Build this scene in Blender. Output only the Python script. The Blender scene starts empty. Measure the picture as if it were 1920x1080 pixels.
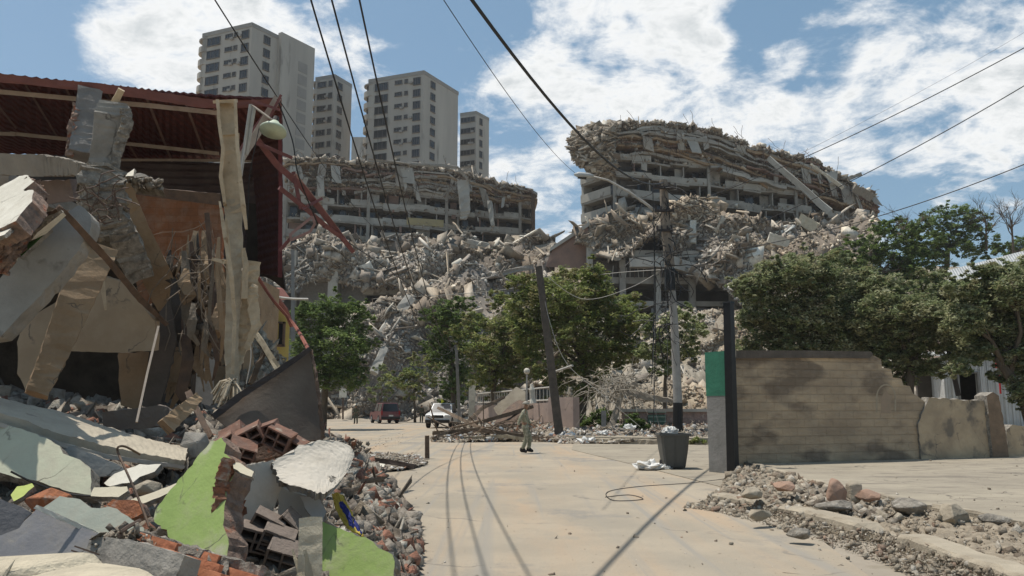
import bpy, bmesh, math, random
import numpy as np
from math import radians, sin, cos, pi
from mathutils import Vector, Matrix, noise as mnoise

random.seed(7); RNG = np.random.default_rng(11)
sc = bpy.context.scene
col = sc.collection

# ------------------------------------------------------------------ camera
F = 1500.0; TH = radians(8.4); CAM = Vector((0, 0, 1.6))
cd = bpy.data.cameras.new('camera'); cam = bpy.data.objects.new('camera', cd); col.objects.link(cam)
cam.location = CAM; cam.rotation_euler = (radians(90) + TH, 0, 0)
cd.sensor_width = 36; cd.lens = 36 * F / 1920; cd.clip_start = 0.1; cd.clip_end = 5000
sc.camera = cam
sc.view_settings.view_transform = 'Standard'; sc.view_settings.look = 'None'
sc.view_settings.exposure = 0.12; sc.view_settings.gamma = 1.0
sc.cycles.max_bounces = 5; sc.cycles.diffuse_bounces = 3; sc.cycles.transparent_max_bounces = 4
sc.cycles.use_denoising = True

def rayv(px, py):
    x = (px - 960) / F; y = (540 - py) / F
    return Vector((x, cos(TH) - y * sin(TH), sin(TH) + y * cos(TH)))
def at(px, py, Y):
    d = rayv(px, py); return CAM + d * (Y / d.y)
def gnd(px, py, z=0.0):
    d = rayv(px, py); return CAM + d * ((z - CAM.z) / d.z)

# ------------------------------------------------------------------ sun and sky
EL, AZ = radians(72), radians(25)
SUN = Vector((-cos(EL) * cos(AZ), cos(EL) * sin(AZ), sin(EL)))
sl = bpy.data.lights.new('sun', 'SUN'); sl.energy = 4.0; sl.angle = radians(0.5); sl.color = (1, .95, .87)
so = bpy.data.objects.new('sun', sl); col.objects.link(so)
so.rotation_euler = SUN.to_track_quat('Z', 'Y').to_euler(); so.location = (0, 0, 60)

world = bpy.data.worlds.new('World'); sc.world = world; world.use_nodes = True
def build_world():
    nt = world.node_tree; N = nt.nodes; L = nt.links; N.clear()
    out = N.new('ShaderNodeOutputWorld'); bg = N.new('ShaderNodeBackground')
    sky = N.new('ShaderNodeTexSky'); sky.sky_type = 'NISHITA'; sky.sun_disc = False
    sky.sun_elevation = EL; sky.sun_rotation = math.atan2(SUN.x, SUN.y)
    sky.air_density = 1.0; sky.dust_density = 1.6; sky.ozone_density = 1.0
    def M(op, a, b=None, c=None, clamp=False):
        n = N.new('ShaderNodeMath'); n.operation = op; n.use_clamp = clamp
        for i, v in enumerate((a, b, c)):
            if v is None: continue
            if hasattr(v, 'links'): L.new(v, n.inputs[i])
            else: n.inputs[i].default_value = v
        return n.outputs[0]
    tc = N.new('ShaderNodeTexCoord'); D = tc.outputs['Generated']
    sep = N.new('ShaderNodeSeparateXYZ'); L.new(D, sep.inputs[0])
    den = M('ADD', M('MAXIMUM', sep.outputs[2], 0.0), 0.22)
    cx = M('DIVIDE', sep.outputs[0], den); cy = M('DIVIDE', sep.outputs[1], den)
    cmb = N.new('ShaderNodeCombineXYZ'); L.new(cx, cmb.inputs[0]); L.new(cy, cmb.inputs[1]); cmb.inputs[2].default_value = 3.7
    def noise(scale, detail, rough, dist=0.0, vec=None):
        n = N.new('ShaderNodeTexNoise'); n.inputs['Scale'].default_value = scale; n.inputs['Detail'].default_value = detail
        n.inputs['Roughness'].default_value = rough; n.inputs['Distortion'].default_value = dist
        L.new(vec or cmb.outputs[0], n.inputs['Vector']); return n.outputs['Fac']
    n1 = noise(3.6, 10, .6, .4); n2 = noise(11.0, 7, .65, .3)
    # cloud masses, each in its own direction of the sky (px, py, radius deg, weight)
    blobs = [(330, 20, 5.2, .85), (240, 90, 4, .7), (480, 60, 4, .8), (430, 130, 3, .6), (640, 110, 4.2, .85), (600, 60, 3, .5), (700, 240, 3, .5),
             (980, 330, 6.5, 1.25), (1040, 200, 4.5, 1.1), (1040, 420, 5, 1.2), (900, 240, 3.4, .8), (1120, 250, 4, .9),
             (1230, 30, 5, 1.1), (1290, 110, 3, .9), (1180, 120, 2.6, .5), (1240, 240, 4.5, .9), (1390, 230, 3.2, .8), (1050, 30, 2.6, .5),
             (1470, 108, 1.5, .8), (1440, 190, 1.5, .55), (1530, 240, 2.6, .8), (1580, 300, 2.2, .7), (1600, 20, 4, .8), (1760, 25, 4.5, .8), (1700, 60, 2, .5),
             (1690, 210, 4, 1.0), (1850, 130, 5, 1.1), (1900, 230, 4.5, 1.0), (1640, 170, 2, .7), (40, 130, 3, .25), (1780, 300, 3, .5),
             (1720, 390, 4, .35), (1450, 20, 2, -.4), (1460, 330, 2, .5)]
    acc = None
    for (px, py, r, w) in blobs:
        d = rayv(px, py).normalized()
        vm = N.new('ShaderNodeVectorMath'); vm.operation = 'DOT_PRODUCT'; L.new(D, vm.inputs[0]); vm.inputs[1].default_value = d
        mr = N.new('ShaderNodeMapRange'); mr.interpolation_type = 'SMOOTHSTEP'; L.new(vm.outputs['Value'], mr.inputs[0])
        mr.inputs[1].default_value = cos(radians(r * 1.25)); mr.inputs[2].default_value = 1.0; mr.inputs[3].default_value = 0; mr.inputs[4].default_value = w
        acc = mr.outputs[0] if acc is None else M('ADD', acc, mr.outputs[0])
    acc = M('MINIMUM', acc, 1.15)
    # behind the camera: ordinary broken cloud
    back = N.new('ShaderNodeMapRange'); L.new(sep.outputs[1], back.inputs[0])
    back.inputs[1].default_value = .6; back.inputs[2].default_value = -.2; back.inputs[3].default_value = 0; back.inputs[4].default_value = .12
    acc = M('ADD', acc, back.outputs[0])
    dens = M('ADD', M('ADD', M('MULTIPLY', acc, .50), M('MULTIPLY', M('SUBTRACT', n1, .5), 2.3)), M('MULTIPLY', M('SUBTRACT', n2, .5), 1.1))
    ms = N.new('ShaderNodeMapRange'); ms.interpolation_type = 'SMOOTHSTEP'; L.new(dens, ms.inputs[0])
    ms.inputs[1].default_value = .20; ms.inputs[2].default_value = .74
    inner = N.new('ShaderNodeMapRange'); inner.interpolation_type = 'SMOOTHSTEP'; L.new(M('ADD', dens, M('MULTIPLY', n2, .5)), inner.inputs[0])
    inner.inputs[1].default_value = .85; inner.inputs[2].default_value = 1.5
    cc = N.new('ShaderNodeMix'); cc.data_type = 'RGBA'; L.new(inner.outputs[0], cc.inputs[0])
    cc.inputs[6].default_value = (.90, .91, .91, 1); cc.inputs[7].default_value = (.56, .60, .62, 1)
    skm = N.new('ShaderNodeVectorMath'); skm.operation = 'SCALE'; L.new(sky.outputs[0], skm.inputs[0]); skm.inputs[3].default_value = .10
    skt = N.new('ShaderNodeMix'); skt.data_type = 'RGBA'; skt.inputs[0].default_value = .26; L.new(skm.outputs[0], skt.inputs[6]); skt.inputs[7].default_value = (.20, .46, .62, 1)
    mx = N.new('ShaderNodeMix'); mx.data_type = 'RGBA'; L.new(ms.outputs[0], mx.inputs[0]); L.new(skt.outputs[2], mx.inputs[6]); L.new(cc.outputs[2], mx.inputs[7])
    L.new(mx.outputs[2], bg.inputs[0]); bg.inputs[1].default_value = 1.0
    L.new(bg.outputs[0], out.inputs[0])
build_world()

# ------------------------------------------------------------------ materials
MATS = {}
def mat(name, c1, c2=None, scale=3.0, rough=.9, bump=.3, bscale=12., metal=0., tint=False, kind='noise', spots=None, stretch=None, trans=0., spec=.3, cracks=0., dust=0.):
    if name in MATS: return MATS[name]
    m = bpy.data.materials.new(name); m.use_nodes = True; nt = m.node_tree; N = nt.nodes; L = nt.links
    b = N['Principled BSDF']; b.inputs['Roughness'].default_value = rough; b.inputs['Metallic'].default_value = metal
    b.inputs['Specular IOR Level'].default_value = spec
    c2 = c2 or tuple(x * .72 for x in c1)
    tc = N.new('ShaderNodeTexCoord'); vec = tc.outputs['Object']
    if stretch:
        mp = N.new('ShaderNodeMapping'); mp.inputs['Scale'].default_value = stretch; L.new(vec, mp.inputs[0]); vec = mp.outputs[0]
    n = N.new('ShaderNodeTexNoise'); n.inputs['Scale'].default_value = scale; n.inputs['Detail'].default_value = 8; n.inputs['Roughness'].default_value = .62
    L.new(vec, n.inputs['Vector'])
    r = N.new('ShaderNodeMapRange'); r.inputs[1].default_value = .34; r.inputs[2].default_value = .66; L.new(n.outputs['Fac'], r.inputs[0])
    mx = N.new('ShaderNodeMix'); mx.data_type = 'RGBA'; L.new(r.outputs[0], mx.inputs[0])
    mx.inputs[6].default_value = (*c2, 1); mx.inputs[7].default_value = (*c1, 1)
    out = mx.outputs[2]
    if spots:      # (colour, scale, threshold)
        s = N.new('ShaderNodeTexNoise'); s.inputs['Scale'].default_value = spots[1]; s.inputs['Detail'].default_value = 6; L.new(vec, s.inputs['Vector'])
        sr = N.new('ShaderNodeMapRange'); sr.inputs[1].default_value = spots[2]; sr.inputs[2].default_value = spots[2] + .09; L.new(s.outputs['Fac'], sr.inputs[0])
        m2 = N.new('ShaderNodeMix'); m2.data_type = 'RGBA'; L.new(sr.outputs[0], m2.inputs[0]); L.new(out, m2.inputs[6]); m2.inputs[7].default_value = (*spots[0], 1); out = m2.outputs[2]
    hsrc = None
    if dust:       # settled tan dust in drifts
        d1 = N.new('ShaderNodeTexNoise'); d1.inputs['Scale'].default_value = 2.6; d1.inputs['Detail'].default_value = 9; d1.inputs['Roughness'].default_value = .72; L.new(tc.outputs['Object'], d1.inputs['Vector'])
        dr = N.new('ShaderNodeMapRange'); dr.inputs[1].default_value = .46; dr.inputs[2].default_value = .70; dr.inputs[4].default_value = dust; L.new(d1.outputs['Fac'], dr.inputs[0])
        m2 = N.new('ShaderNodeMix'); m2.data_type = 'RGBA'; L.new(dr.outputs[0], m2.inputs[0]); L.new(out, m2.inputs[6]); m2.inputs[7].default_value = (.40, .345, .265, 1); out = m2.outputs[2]
    if cracks:     # fine broken cracks
        wn = N.new('ShaderNodeTexNoise'); wn.inputs['Scale'].default_value = cracks * 2.2; wn.inputs['Detail'].default_value = 5; L.new(tc.outputs['Object'], wn.inputs['Vector'])
        wa = N.new('ShaderNodeVectorMath'); wa.operation = 'MULTIPLY_ADD'; L.new(wn.outputs['Color'], wa.inputs[0]); wa.inputs[1].default_value = (.5 / cracks,) * 3; L.new(tc.outputs['Object'], wa.inputs[2])
        vo = N.new('ShaderNodeTexVoronoi'); vo.feature = 'DISTANCE_TO_EDGE'; vo.inputs['Scale'].default_value = cracks; L.new(wa.outputs[0], vo.inputs['Vector'])
        cr_ = N.new('ShaderNodeMapRange'); cr_.inputs[1].default_value = .0; cr_.inputs[2].default_value = .016; cr_.inputs[3].default_value = 1; cr_.inputs[4].default_value = 0; L.new(vo.outputs['Distance'], cr_.inputs[0])
        mk = N.new('ShaderNodeMapRange'); mk.inputs[1].default_value = .48; mk.inputs[2].default_value = .6; L.new(wn.outputs['Fac'], mk.inputs[0])
        mu = N.new('ShaderNodeMath'); mu.operation = 'MULTIPLY'; L.new(cr_.outputs[0], mu.inputs[0]); L.new(mk.outputs[0], mu.inputs[1])
        m2 = N.new('ShaderNodeMix'); m2.data_type = 'RGBA'; L.new(mu.outputs[0], m2.inputs[0]); L.new(out, m2.inputs[6]); m2.inputs[7].default_value = (.10, .085, .07, 1); out = m2.outputs[2]
    if kind in ('blocks', 'bricks'):
        sp = N.new('ShaderNodeSeparateXYZ'); L.new(tc.outputs['Object'], sp.inputs[0]); cb = N.new('ShaderNodeCombineXYZ')
        L.new(sp.outputs[0], cb.inputs[0]); L.new(sp.outputs[2], cb.inputs[1])
        bt = N.new('ShaderNodeTexBrick'); L.new(cb.outputs[0], bt.inputs['Vector'])
        w, h = (.42, .21) if kind == 'blocks' else (.3, .16)
        bt.inputs['Scale'].default_value = 1; bt.inputs['Brick Width'].default_value = w; bt.inputs['Row Height'].default_value = h
        bt.inputs['Mortar Size'].default_value = .012; bt.inputs['Mortar Smooth'].default_value = .4
        bt.inputs['Color1'].default_value = (1, 1, 1, 1); bt.inputs['Color2'].default_value = (.78, .76, .74, 1); bt.inputs['Mortar'].default_value = (.72, .70, .66, 1)
        m2 = N.new('ShaderNodeMix'); m2.data_type = 'RGBA'; m2.blend_type = 'MULTIPLY'; m2.inputs[0].default_value = (.3 if kind == 'blocks' else .6)
        L.new(out, m2.inputs[6]); L.new(bt.outputs['Color'], m2.inputs[7]); out = m2.outputs[2]; hsrc = bt.outputs['Fac']
    if kind in ('corr_x', 'corr_z'):
        wv = N.new('ShaderNodeTexWave'); wv.bands_direction = 'X' if kind == 'corr_x' else 'Z'; wv.inputs['Scale'].default_value = 1.6
        L.new(tc.outputs['Object'], wv.inputs['Vector']); hsrc = wv.outputs['Fac']
    if tint:
        a = N.new('ShaderNodeAttribute'); a.attribute_name = 'tint'
        m2 = N.new('ShaderNodeMix'); m2.data_type = 'RGBA'; m2.blend_type = 'MULTIPLY'; m2.inputs[0].default_value = 1
        L.new(out, m2.inputs[6]); L.new(a.outputs['Color'], m2.inputs[7]); out = m2.outputs[2]
    L.new(out, b.inputs['Base Color'])
    if bump:
        bn = N.new('ShaderNodeTexNoise'); bn.inputs['Scale'].default_value = bscale; bn.inputs['Detail'].default_value = 7; bn.inputs['Roughness'].default_value = .65
        L.new(vec, bn.inputs['Vector'])
        h = bn.outputs['Fac']
        if hsrc is not None:
            ad = N.new('ShaderNodeMath'); ad.operation = 'MULTIPLY_ADD'; L.new(hsrc, ad.inputs[0]); ad.inputs[1].default_value = (-.35 if kind in ('blocks', 'bricks') else 1.2); L.new(h, ad.inputs[2]); h = ad.outputs[0]
        bp = N.new('ShaderNodeBump'); bp.inputs['Strength'].default_value = bump; bp.inputs['Distance'].default_value = .05
        L.new(h, bp.inputs['Height']); L.new(bp.outputs[0], b.inputs['Normal'])
    if trans:
        t = N.new('ShaderNodeBsdfTranslucent'); L.new(out, t.inputs[0]); ms = N.new('ShaderNodeMixShader'); ms.inputs[0].default_value = trans
        L.new(b.outputs[0], ms.inputs[1]); L.new(t.outputs[0], ms.inputs[2]); L.new(ms.outputs[0], N['Material Output'].inputs[0])
    MATS[name] = m; return m

CONC = mat('concrete', (.36, .33, .285), (.22, .20, .17), 2.2, bump=.5, bscale=14, spots=((.16, .145, .125), 5, .62), dust=.4, cracks=.9)
CONCD = mat('dusty concrete', (.42, .36, .27), (.28, .235, .175), 1.8, bump=.6, bscale=16)
RAW = mat('broken concrete', (.40, .355, .29), (.17, .15, .125), 11, bump=1.0, bscale=30, spots=((.46, .42, .36), 16, .6))
BROWN = mat('brown plaster', (.37, .25, .145), (.25, .17, .10), 2.0, bump=.35, bscale=9, dust=.25, cracks=1.3)
BEIGE = mat('beige plaster', (.41, .31, .20), (.31, .235, .155), 1.3, bump=.2, bscale=7, dust=.3, cracks=1.2)
WHITE = mat('white plaster', (.72, .68, .58), (.56, .52, .43), 2.2, bump=.25, bscale=12, dust=.55, cracks=1.6)
CREAM = mat('cream plaster', (.60, .54, .40), (.47, .42, .31), 1.6, bump=.25, bscale=9, spots=((.36, .32, .25), 4, .64), dust=.6, cracks=1.4)
GREYP = mat('grey paint', (.40, .395, .36), (.31, .31, .29), 1.4, bump=.2, bscale=9, spots=((.24, .22, .19), 5, .64), dust=.6, cracks=1.5)
GREYB = mat('slate paint', (.27, .265, .27), (.21, .205, .21), 1.6, bump=.2, bscale=9, spots=((.34, .31, .27), 6, .63), dust=.55, cracks=1.6)
SAGE = mat('sage paint', (.40, .42, .34), (.32, .335, .28), 1.6, bump=.2, bscale=9, dust=.6, cracks=1.5)
PALEG = mat('pale green paint', (.50, .50, .36), (.41, .41, .31), 1.1, bump=.2, bscale=9, spots=((.32, .31, .26), 3.5, .64), dust=.6, cracks=1.3)
GREEN = mat('green paint', (.33, .43, .13), (.26, .35, .105), 1.3, bump=.22, bscale=10, spots=((.42, .43, .27), 4.5, .58), rough=.85, dust=.5, cracks=1.8)
BRICK = mat('clay brick', (.46, .17, .075), (.27, .115, .065), 7, bump=.5, bscale=25, spots=((.42, .33, .26), 9, .6))
BRICKB = mat('brick rubble edge', (.40, .27, .20), (.17, .125, .10), 9, bump=1.0, bscale=26, spots=((.40, .16, .09), 7, .58))
ORANGE = mat('clay block wall', (.31, .12, .05), (.20, .085, .04), 1.6, bump=.35, bscale=12, kind='bricks', dust=.35)
ROOF = mat('red roof sheet', (.135, .036, .028), (.085, .024, .020), 1.2, rough=.6, bump=.8, bscale=4, kind='corr_x')
ROOFS = mat('red side sheet', (.11, .048, .042), (.07, .036, .032), 1.6, rough=.7, bump=.9, bscale=4, kind='corr_z')
REDST = mat('red steel', (.22, .085, .078), (.15, .06, .056), 6, rough=.6, bump=.2)
DARKST = mat('dark steel', (.06, .045, .038), (.035, .028, .025), 6, rough=.6, bump=.2)
BROWNST = mat('rusty steel', (.16, .10, .065), (.085, .06, .045), 5, rough=.75, bump=.3)
PURL = mat('pale steel', (.42, .34, .27), (.32, .26, .2), 5, rough=.6, bump=.1)
CREAMST = mat('cream steel', (.60, .47, .31), (.42, .32, .205), 5, rough=.6, bump=.25, spots=((.30, .20, .11), 7, .63))
SHEET = mat('stained sheet', (.18, .145, .11), (.10, .075, .058), .9, rough=.7, bump=.2, spots=((.13, .075, .045), 2.2, .58))
DARKIN = mat('shade-toned wall', (.09, .075, .06), (.05, .04, .033), 2, bump=.5)  # near-black brown paints the shade inside the shop
RUB = mat('rubble', (1, 1, 1), (.70, .68, .65), 2.5, bump=.6, bscale=9, tint=True)
RUBN = mat('near rubble', (1, 1, 1), (.62, .60, .57), 9, bump=.8, bscale=35, tint=True)
WIRE = mat('cable', (.03, .028, .026), (.02, .02, .02), 8, rough=.6, bump=0)
WIREP = mat('pale wire', (.45, .42, .37), (.35, .33, .29), 8, rough=.6, bump=0)
REBAR = mat('rebar', (.14, .095, .07), (.09, .06, .045), 8, rough=.8, bump=0)
WOOD = mat('weathered wood', (.44, .38, .27), (.25, .205, .14), 5, bump=.5, stretch=(1, 1, .15))
WOODD = mat('dark timber', (.20, .145, .10), (.11, .08, .055), 5, bump=.5)
BARK = mat('bark', (.15, .115, .08), (.08, .062, .045), 6, bump=.8, stretch=(1, 1, .3))
LEAF = mat('leaf', (1, 1, 1), (.8, .85, .7), 1.2, rough=.6, bump=0, tint=True, trans=.42)
GLASS = mat('window glass', (.03, .032, .035), (.018, .019, .02), .3, rough=.15, bump=0, spec=.5)
TOWER = mat('tower render', (.48, .435, .37), (.39, .35, .30), .12, bump=.1, bscale=1, spots=((.27, .245, .21), .30, .60), stretch=(1.6, 1.6, .35))
TOWERB = mat('tower trim', (.34, .31, .275), (.28, .26, .23), .3, bump=.1, bscale=1)
FAC = mat('ruin render', (.38, .345, .29), (.25, .225, .19), .5, bump=.3, bscale=3, spots=((.17, .15, .125), .9, .6))
FACW = mat('ruin parapet', (.46, .43, .37), (.33, .305, .26), .4, bump=.2, bscale=3, spots=((.22, .195, .165), .8, .6))
FACY = mat('ruin yellow', (.46, .37, .19), (.35, .29, .17), .6, bump=.2)
FACO = mat('ruin orange awning', (.62, .27, .07), (.5, .22, .06), .6, bump=.1)
FACR = mat('ruin brick infill', (.30, .19, .14), (.21, .14, .11), .7, bump=.3)
FACD = mat('ruin shadowed room', (.12, .105, .09), (.05, .045, .04), .5, bump=.2)  # dark tone paints shade into room backs, recesses and openings
BLACKP = mat('black paint', (.018, .018, .018), (.012, .012, .012), 5, rough=.5, bump=.1)
TEAL = mat('green painted render', (.045, .19, .12), (.035, .14, .09), 3, bump=.2)
GREYR = mat('grey render', (.26, .25, .235), (.19, .185, .17), 3, bump=.3)
YELLOW = mat('yellow wall', (.44, .33, .09), (.36, .265, .085), 1.2, bump=.2)
TILE = mat('roof tile red', (.30, .11, .08), (.2, .08, .06), 3, bump=.4)
PINK = mat('pink render', (.44, .33, .27), (.34, .26, .22), 1.4, bump=.3, spots=((.25, .19, .16), 3, .62))
SHED = mat('white sheet metal', (.62, .62, .60), (.48, .48, .46), 1.2, rough=.5, bump=.8, bscale=3, kind='corr_x')
BINM = mat('grey plastic', (.105, .105, .095), (.085, .085, .08), 3, rough=.55, bump=.1)
RUBBER = mat('rubber', (.02, .02, .02), (.014, .014, .014), 5, bump=.2)
BAG = mat('white plastic bag', (.75, .74, .70), (.62, .6, .56), 4, rough=.5, bump=.6, bscale=12)
CLOTHY = mat('yellow cloth', (.62, .46, .08), (.5, .36, .07), 5, bump=.4)
CLOTHB = mat('blue cloth', (.04, .05, .22), (.03, .035, .15), 5, bump=.4)

def paint(name, c, rough=.35, dust=(.35, .29, .22)):
    return mat(name, c, tuple(a * .7 + b * .3 for a, b in zip(c, dust)), 2.0, rough=rough, bump=0, spec=.5)

# ------------------------------------------------------------------ mesh helpers
def link(me, name, parent=None, loc=None):
    o = bpy.data.objects.new(name, me); col.objects.link(o)
    if loc is not None: o.location = loc
    if parent is not None: o.parent = parent
    return o
def tag(o, label=None, cat=None, group=None, kind=None):
    if label: o['label'] = label
    if cat: o['category'] = cat
    if group: o['group'] = group
    if kind: o['kind'] = kind
    return o
def thing(name, label, cat, loc, group=None):
    o = bpy.data.objects.new(name, None); col.objects.link(o); o.location = loc; o.empty_display_size = .2
    return tag(o, label, cat, group)

class MB:
    def __init__(s): s.v = []; s.f = []; s.m = []
    def add(s, vs, fs, mi=0):
        b = len(s.v); s.v += [tuple(v) for v in vs]; s.f += [tuple(b + i for i in f) for f in fs]; s.m += [mi] * len(fs)
    def hexa(s, p, mi=0, jit=0.):
        if jit: p = [Vector(q) + Vector([random.uniform(-jit, jit) for _ in range(3)]) for q in p]
        s.add(p, [(0, 3, 2, 1), (4, 5, 6, 7), (0, 1, 5, 4), (1, 2, 6, 5), (2, 3, 7, 6), (3, 0, 4, 7)], mi)
    def box(s, c, size, rot=None, mi=0, jit=0.):
        c = Vector(c); x, y, z = [a / 2 for a in size]
        p = [Vector(q) for q in ((-x, -y, -z), (x, -y, -z), (x, y, -z), (-x, y, -z), (-x, -y, z), (x, -y, z), (x, y, z), (-x, y, z))]
        if rot is not None: p = [rot @ q for q in p]
        s.hexa([c + q for q in p], mi, jit)
    def obox(s, o, U, V, W, mi=0, jit=0.):      # corner + three edge vectors
        o = Vector(o); s.hexa([o, o + U, o + U + V, o + V, o + W, o + U + W, o + U + V + W, o + V + W], mi, jit)
    def tube(s, pts, r, n=6, mi=0, cap=True):
        pts = [Vector(p) for p in pts]; rs = r if isinstance(r, (list, tuple)) else [r] * len(pts)
        rings = []
        for i, p in enumerate(pts):
            t = (pts[min(i + 1, len(pts) - 1)] - pts[max(i - 1, 0)]); t = t.normalized() if t.length > 1e-9 else Vector((0, 0, 1))
            a = t.cross(Vector((0, 0, 1)) if abs(t.z) < .9 else Vector((1, 0, 0))).normalized(); b = t.cross(a)
            rings.append([p + (a * cos(2 * pi * k / n) + b * sin(2 * pi * k / n)) * rs[i] for k in range(n)])
        vs = [v for R in rings for v in R]; fs = []
        for i in range(len(rings) - 1):
            for k in range(n): fs.append((i * n + k, i * n + (k + 1) % n, (i + 1) * n + (k + 1) % n, (i + 1) * n + k))
        if cap: fs.append(tuple(range(n))[::-1]); fs.append(tuple((len(rings) - 1) * n + k for k in range(n)))
        s.add(vs, fs, mi)
    def prism(s, poly, ext, mi=0, ms=None, mb=None):
        poly = [Vector(p) for p in poly]; n = len(poly); ms = mi if ms is None else ms; mb = ms if mb is None else mb
        b = len(s.v); s.v += [tuple(p) for p in poly] + [tuple(p + ext) for p in poly]
        s.f.append(tuple(range(b, b + n))); s.m.append(mi)
        s.f.append(tuple(range(b + 2 * n - 1, b + n - 1, -1))); s.m.append(mb)
        for i in range(n): s.f.append((b + i, b + n + i, b + n + (i + 1) % n, b + (i + 1) % n)); s.m.append(ms)
    def build(s, name, mats, parent=None, base=None, smooth=False, world_base=None):
        mats = mats if isinstance(mats, (list, tuple)) else [mats]
        V = np.array(s.v, dtype=float)
        if parent is not None:
            o0 = Vector(parent.location)
            if parent.parent is not None: o0 = o0 + Vector(parent.parent.location)
            org = o0
        else:
            org = Vector(base) if base is not None else Vector(((V[:, 0].min() + V[:, 0].max()) / 2, (V[:, 1].min() + V[:, 1].max()) / 2, V[:, 2].min()))
        V = V - np.array(org)
        me = bpy.data.meshes.new(name); me.from_pydata([tuple(v) for v in V], [], s.f)
        for m in mats: me.materials.append(m)
        if len(mats) > 1: me.polygons.foreach_set('material_index', s.m)
        if smooth: me.polygons.foreach_set('use_smooth', [True] * len(me.polygons))
        me.update()
        return link(me, name, parent, None if parent is not None else org)

def np_mesh(name, V, Q, tint, mats, parent=None, smooth=False):
    """V (n,3), Q (m,4) quads, tint (n,3)"""
    me = bpy.data.meshes.new(name)
    org = np.array(parent.location) if parent is not None else np.array([(V[:, 0].min() + V[:, 0].max()) / 2, (V[:, 1].min() + V[:, 1].max()) / 2, V[:, 2].min()])
    me.vertices.add(len(V)); me.vertices.foreach_set('co', (V - org).astype(np.float32).ravel())
    me.loops.add(Q.size); me.loops.foreach_set('vertex_index', Q.astype(np.int32).ravel())
    me.polygons.add(len(Q)); me.polygons.foreach_set('loop_start', np.arange(0, Q.size, 4, dtype=np.int32)); me.polygons.foreach_set('loop_total', np.full(len(Q), 4, dtype=np.int32))
    if smooth: me.polygons.foreach_set('use_smooth', np.ones(len(Q), dtype=bool))
    me.update(calc_edges=True)
    a = me.color_attributes.new('tint', 'FLOAT_COLOR', 'POINT')
    a.data.foreach_set('color', np.concatenate([tint, np.ones((len(tint), 1))], 1).astype(np.float32).ravel())
    for m in (mats if isinstance(mats, (list, tuple)) else [mats]): me.materials.append(m)
    return link(me, name, parent, None if parent is not None else Vector(org))

def rot_mats(n, flat=0.0):
    """random rotations; flat 1 = pieces lie nearly level"""
    a = RNG.uniform(0, 2 * pi, n); th = RNG.normal(0, 1, n) * (1.3 * (1 - flat) + .28 * flat); ph = RNG.normal(0, 1, n) * (1.3 * (1 - flat) + .28 * flat)
    def R(ax, t):
        c, s_ = np.cos(t), np.sin(t); z = np.zeros(n); o = np.ones(n)
        if ax == 2: return np.stack([np.stack([c, -s_, z], -1), np.stack([s_, c, z], -1), np.stack([z, z, o], -1)], 1)
        if ax == 0: return np.stack([np.stack([o, z, z], -1), np.stack([z, c, -s_], -1), np.stack([z, s_, c], -1)], 1)
        return np.stack([np.stack([c, z, s_], -1), np.stack([z, o, z], -1), np.stack([-s_, z, c], -1)], 1)
    return R(0, th) @ R(1, ph) @ R(2, a)
CORN = np.array([(-1, -1, -1), (1, -1, -1), (1, 1, -1), (-1, 1, -1), (-1, -1, 1), (1, -1, 1), (1, 1, 1), (-1, 1, 1)], float) * .5
BQ = np.array([(0, 3, 2, 1), (4, 5, 6, 7), (0, 1, 5, 4), (1, 2, 6, 5), (2, 3, 7, 6), (3, 0, 4, 7)])
PAL = {'far': [((.52, .455, .37), .30), ((.39, .335, .265), .34), ((.245, .20, .155), .18), ((.74, .69, .59), .08), ((.37, .31, .25), .10)],
       'dust': [((.48, .42, .33), .35), ((.38, .32, .245), .35), ((.27, .215, .16), .15), ((.55, .50, .42), .10), ((.38, .27, .20), .05)],
       'brick': [((.38, .335, .28), .42), ((.27, .23, .19), .28), ((.38, .19, .13), .12), ((.56, .52, .44), .08), ((.18, .15, .12), .1)],
       'dark': [((.20, .165, .13), .5), ((.13, .105, .085), .3), ((.28, .23, .18), .2)],
       'litter': [((.42, .36, .29), .45), ((.62, .60, .56), .2), ((.24, .20, .16), .2), ((.35, .19, .13), .1), ((.30, .34, .38), .05)]}
def pieces(P, size, pal='far', slab=.35, stick=.12, flat=.3, jit=.17):
    """arrays for len(P) irregular broken pieces"""
    n = len(P); k = RNG.random(n)
    dims = np.stack([np.ones(n), RNG.uniform(.5, .95, n), RNG.uniform(.35, .75, n)], 1)
    m = k < slab; dims[m, 1] = RNG.uniform(.35, .9, m.sum()); dims[m, 2] = RNG.uniform(.05, .14, m.sum()); dims[m, :2] *= RNG.uniform(1., 1.6, (m.sum(), 1))
    m2 = k > 1 - stick; dims[m2] = np.stack([RNG.uniform(1.5, 3.2, m2.sum()), RNG.uniform(.08, .2, m2.sum()), RNG.uniform(.06, .16, m2.sum())], 1)
    dims *= size[:, None]
    V = CORN[None] * dims[:, None, :] * (1 + RNG.uniform(-jit, jit, (n, 8, 3)) * 1.6)
    V = np.einsum('nij,nkj->nki', rot_mats(n, flat), V) + P[:, None, :]
    Q = (BQ[None] + (np.arange(n) * 8)[:, None, None]).reshape(-1, 4)
    cs = np.array([c for c, w in PAL[pal]]); ws = np.array([w for c, w in PAL[pal]]); ws /= ws.sum()
    t = cs[RNG.choice(len(cs), n, p=ws)] * RNG.uniform(.8, 1.2, (n, 1))
    return V.reshape(-1, 3), Q, np.repeat(t, 8, 0)
def join_np(parts):
    V, Q, T = [], [], []; b = 0
    for v, q, t in parts: V.append(v); Q.append(q + b); T.append(t); b += len(v)
    return np.concatenate(V), np.concatenate(Q), np.concatenate(T)
def cr(a, b, c, d, t): return .5 * ((2 * b) + (-a + c) * t + (2 * a - 5 * b + 4 * c - d) * t * t + (-a + 3 * b - 3 * c + d) * t ** 3)
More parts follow.
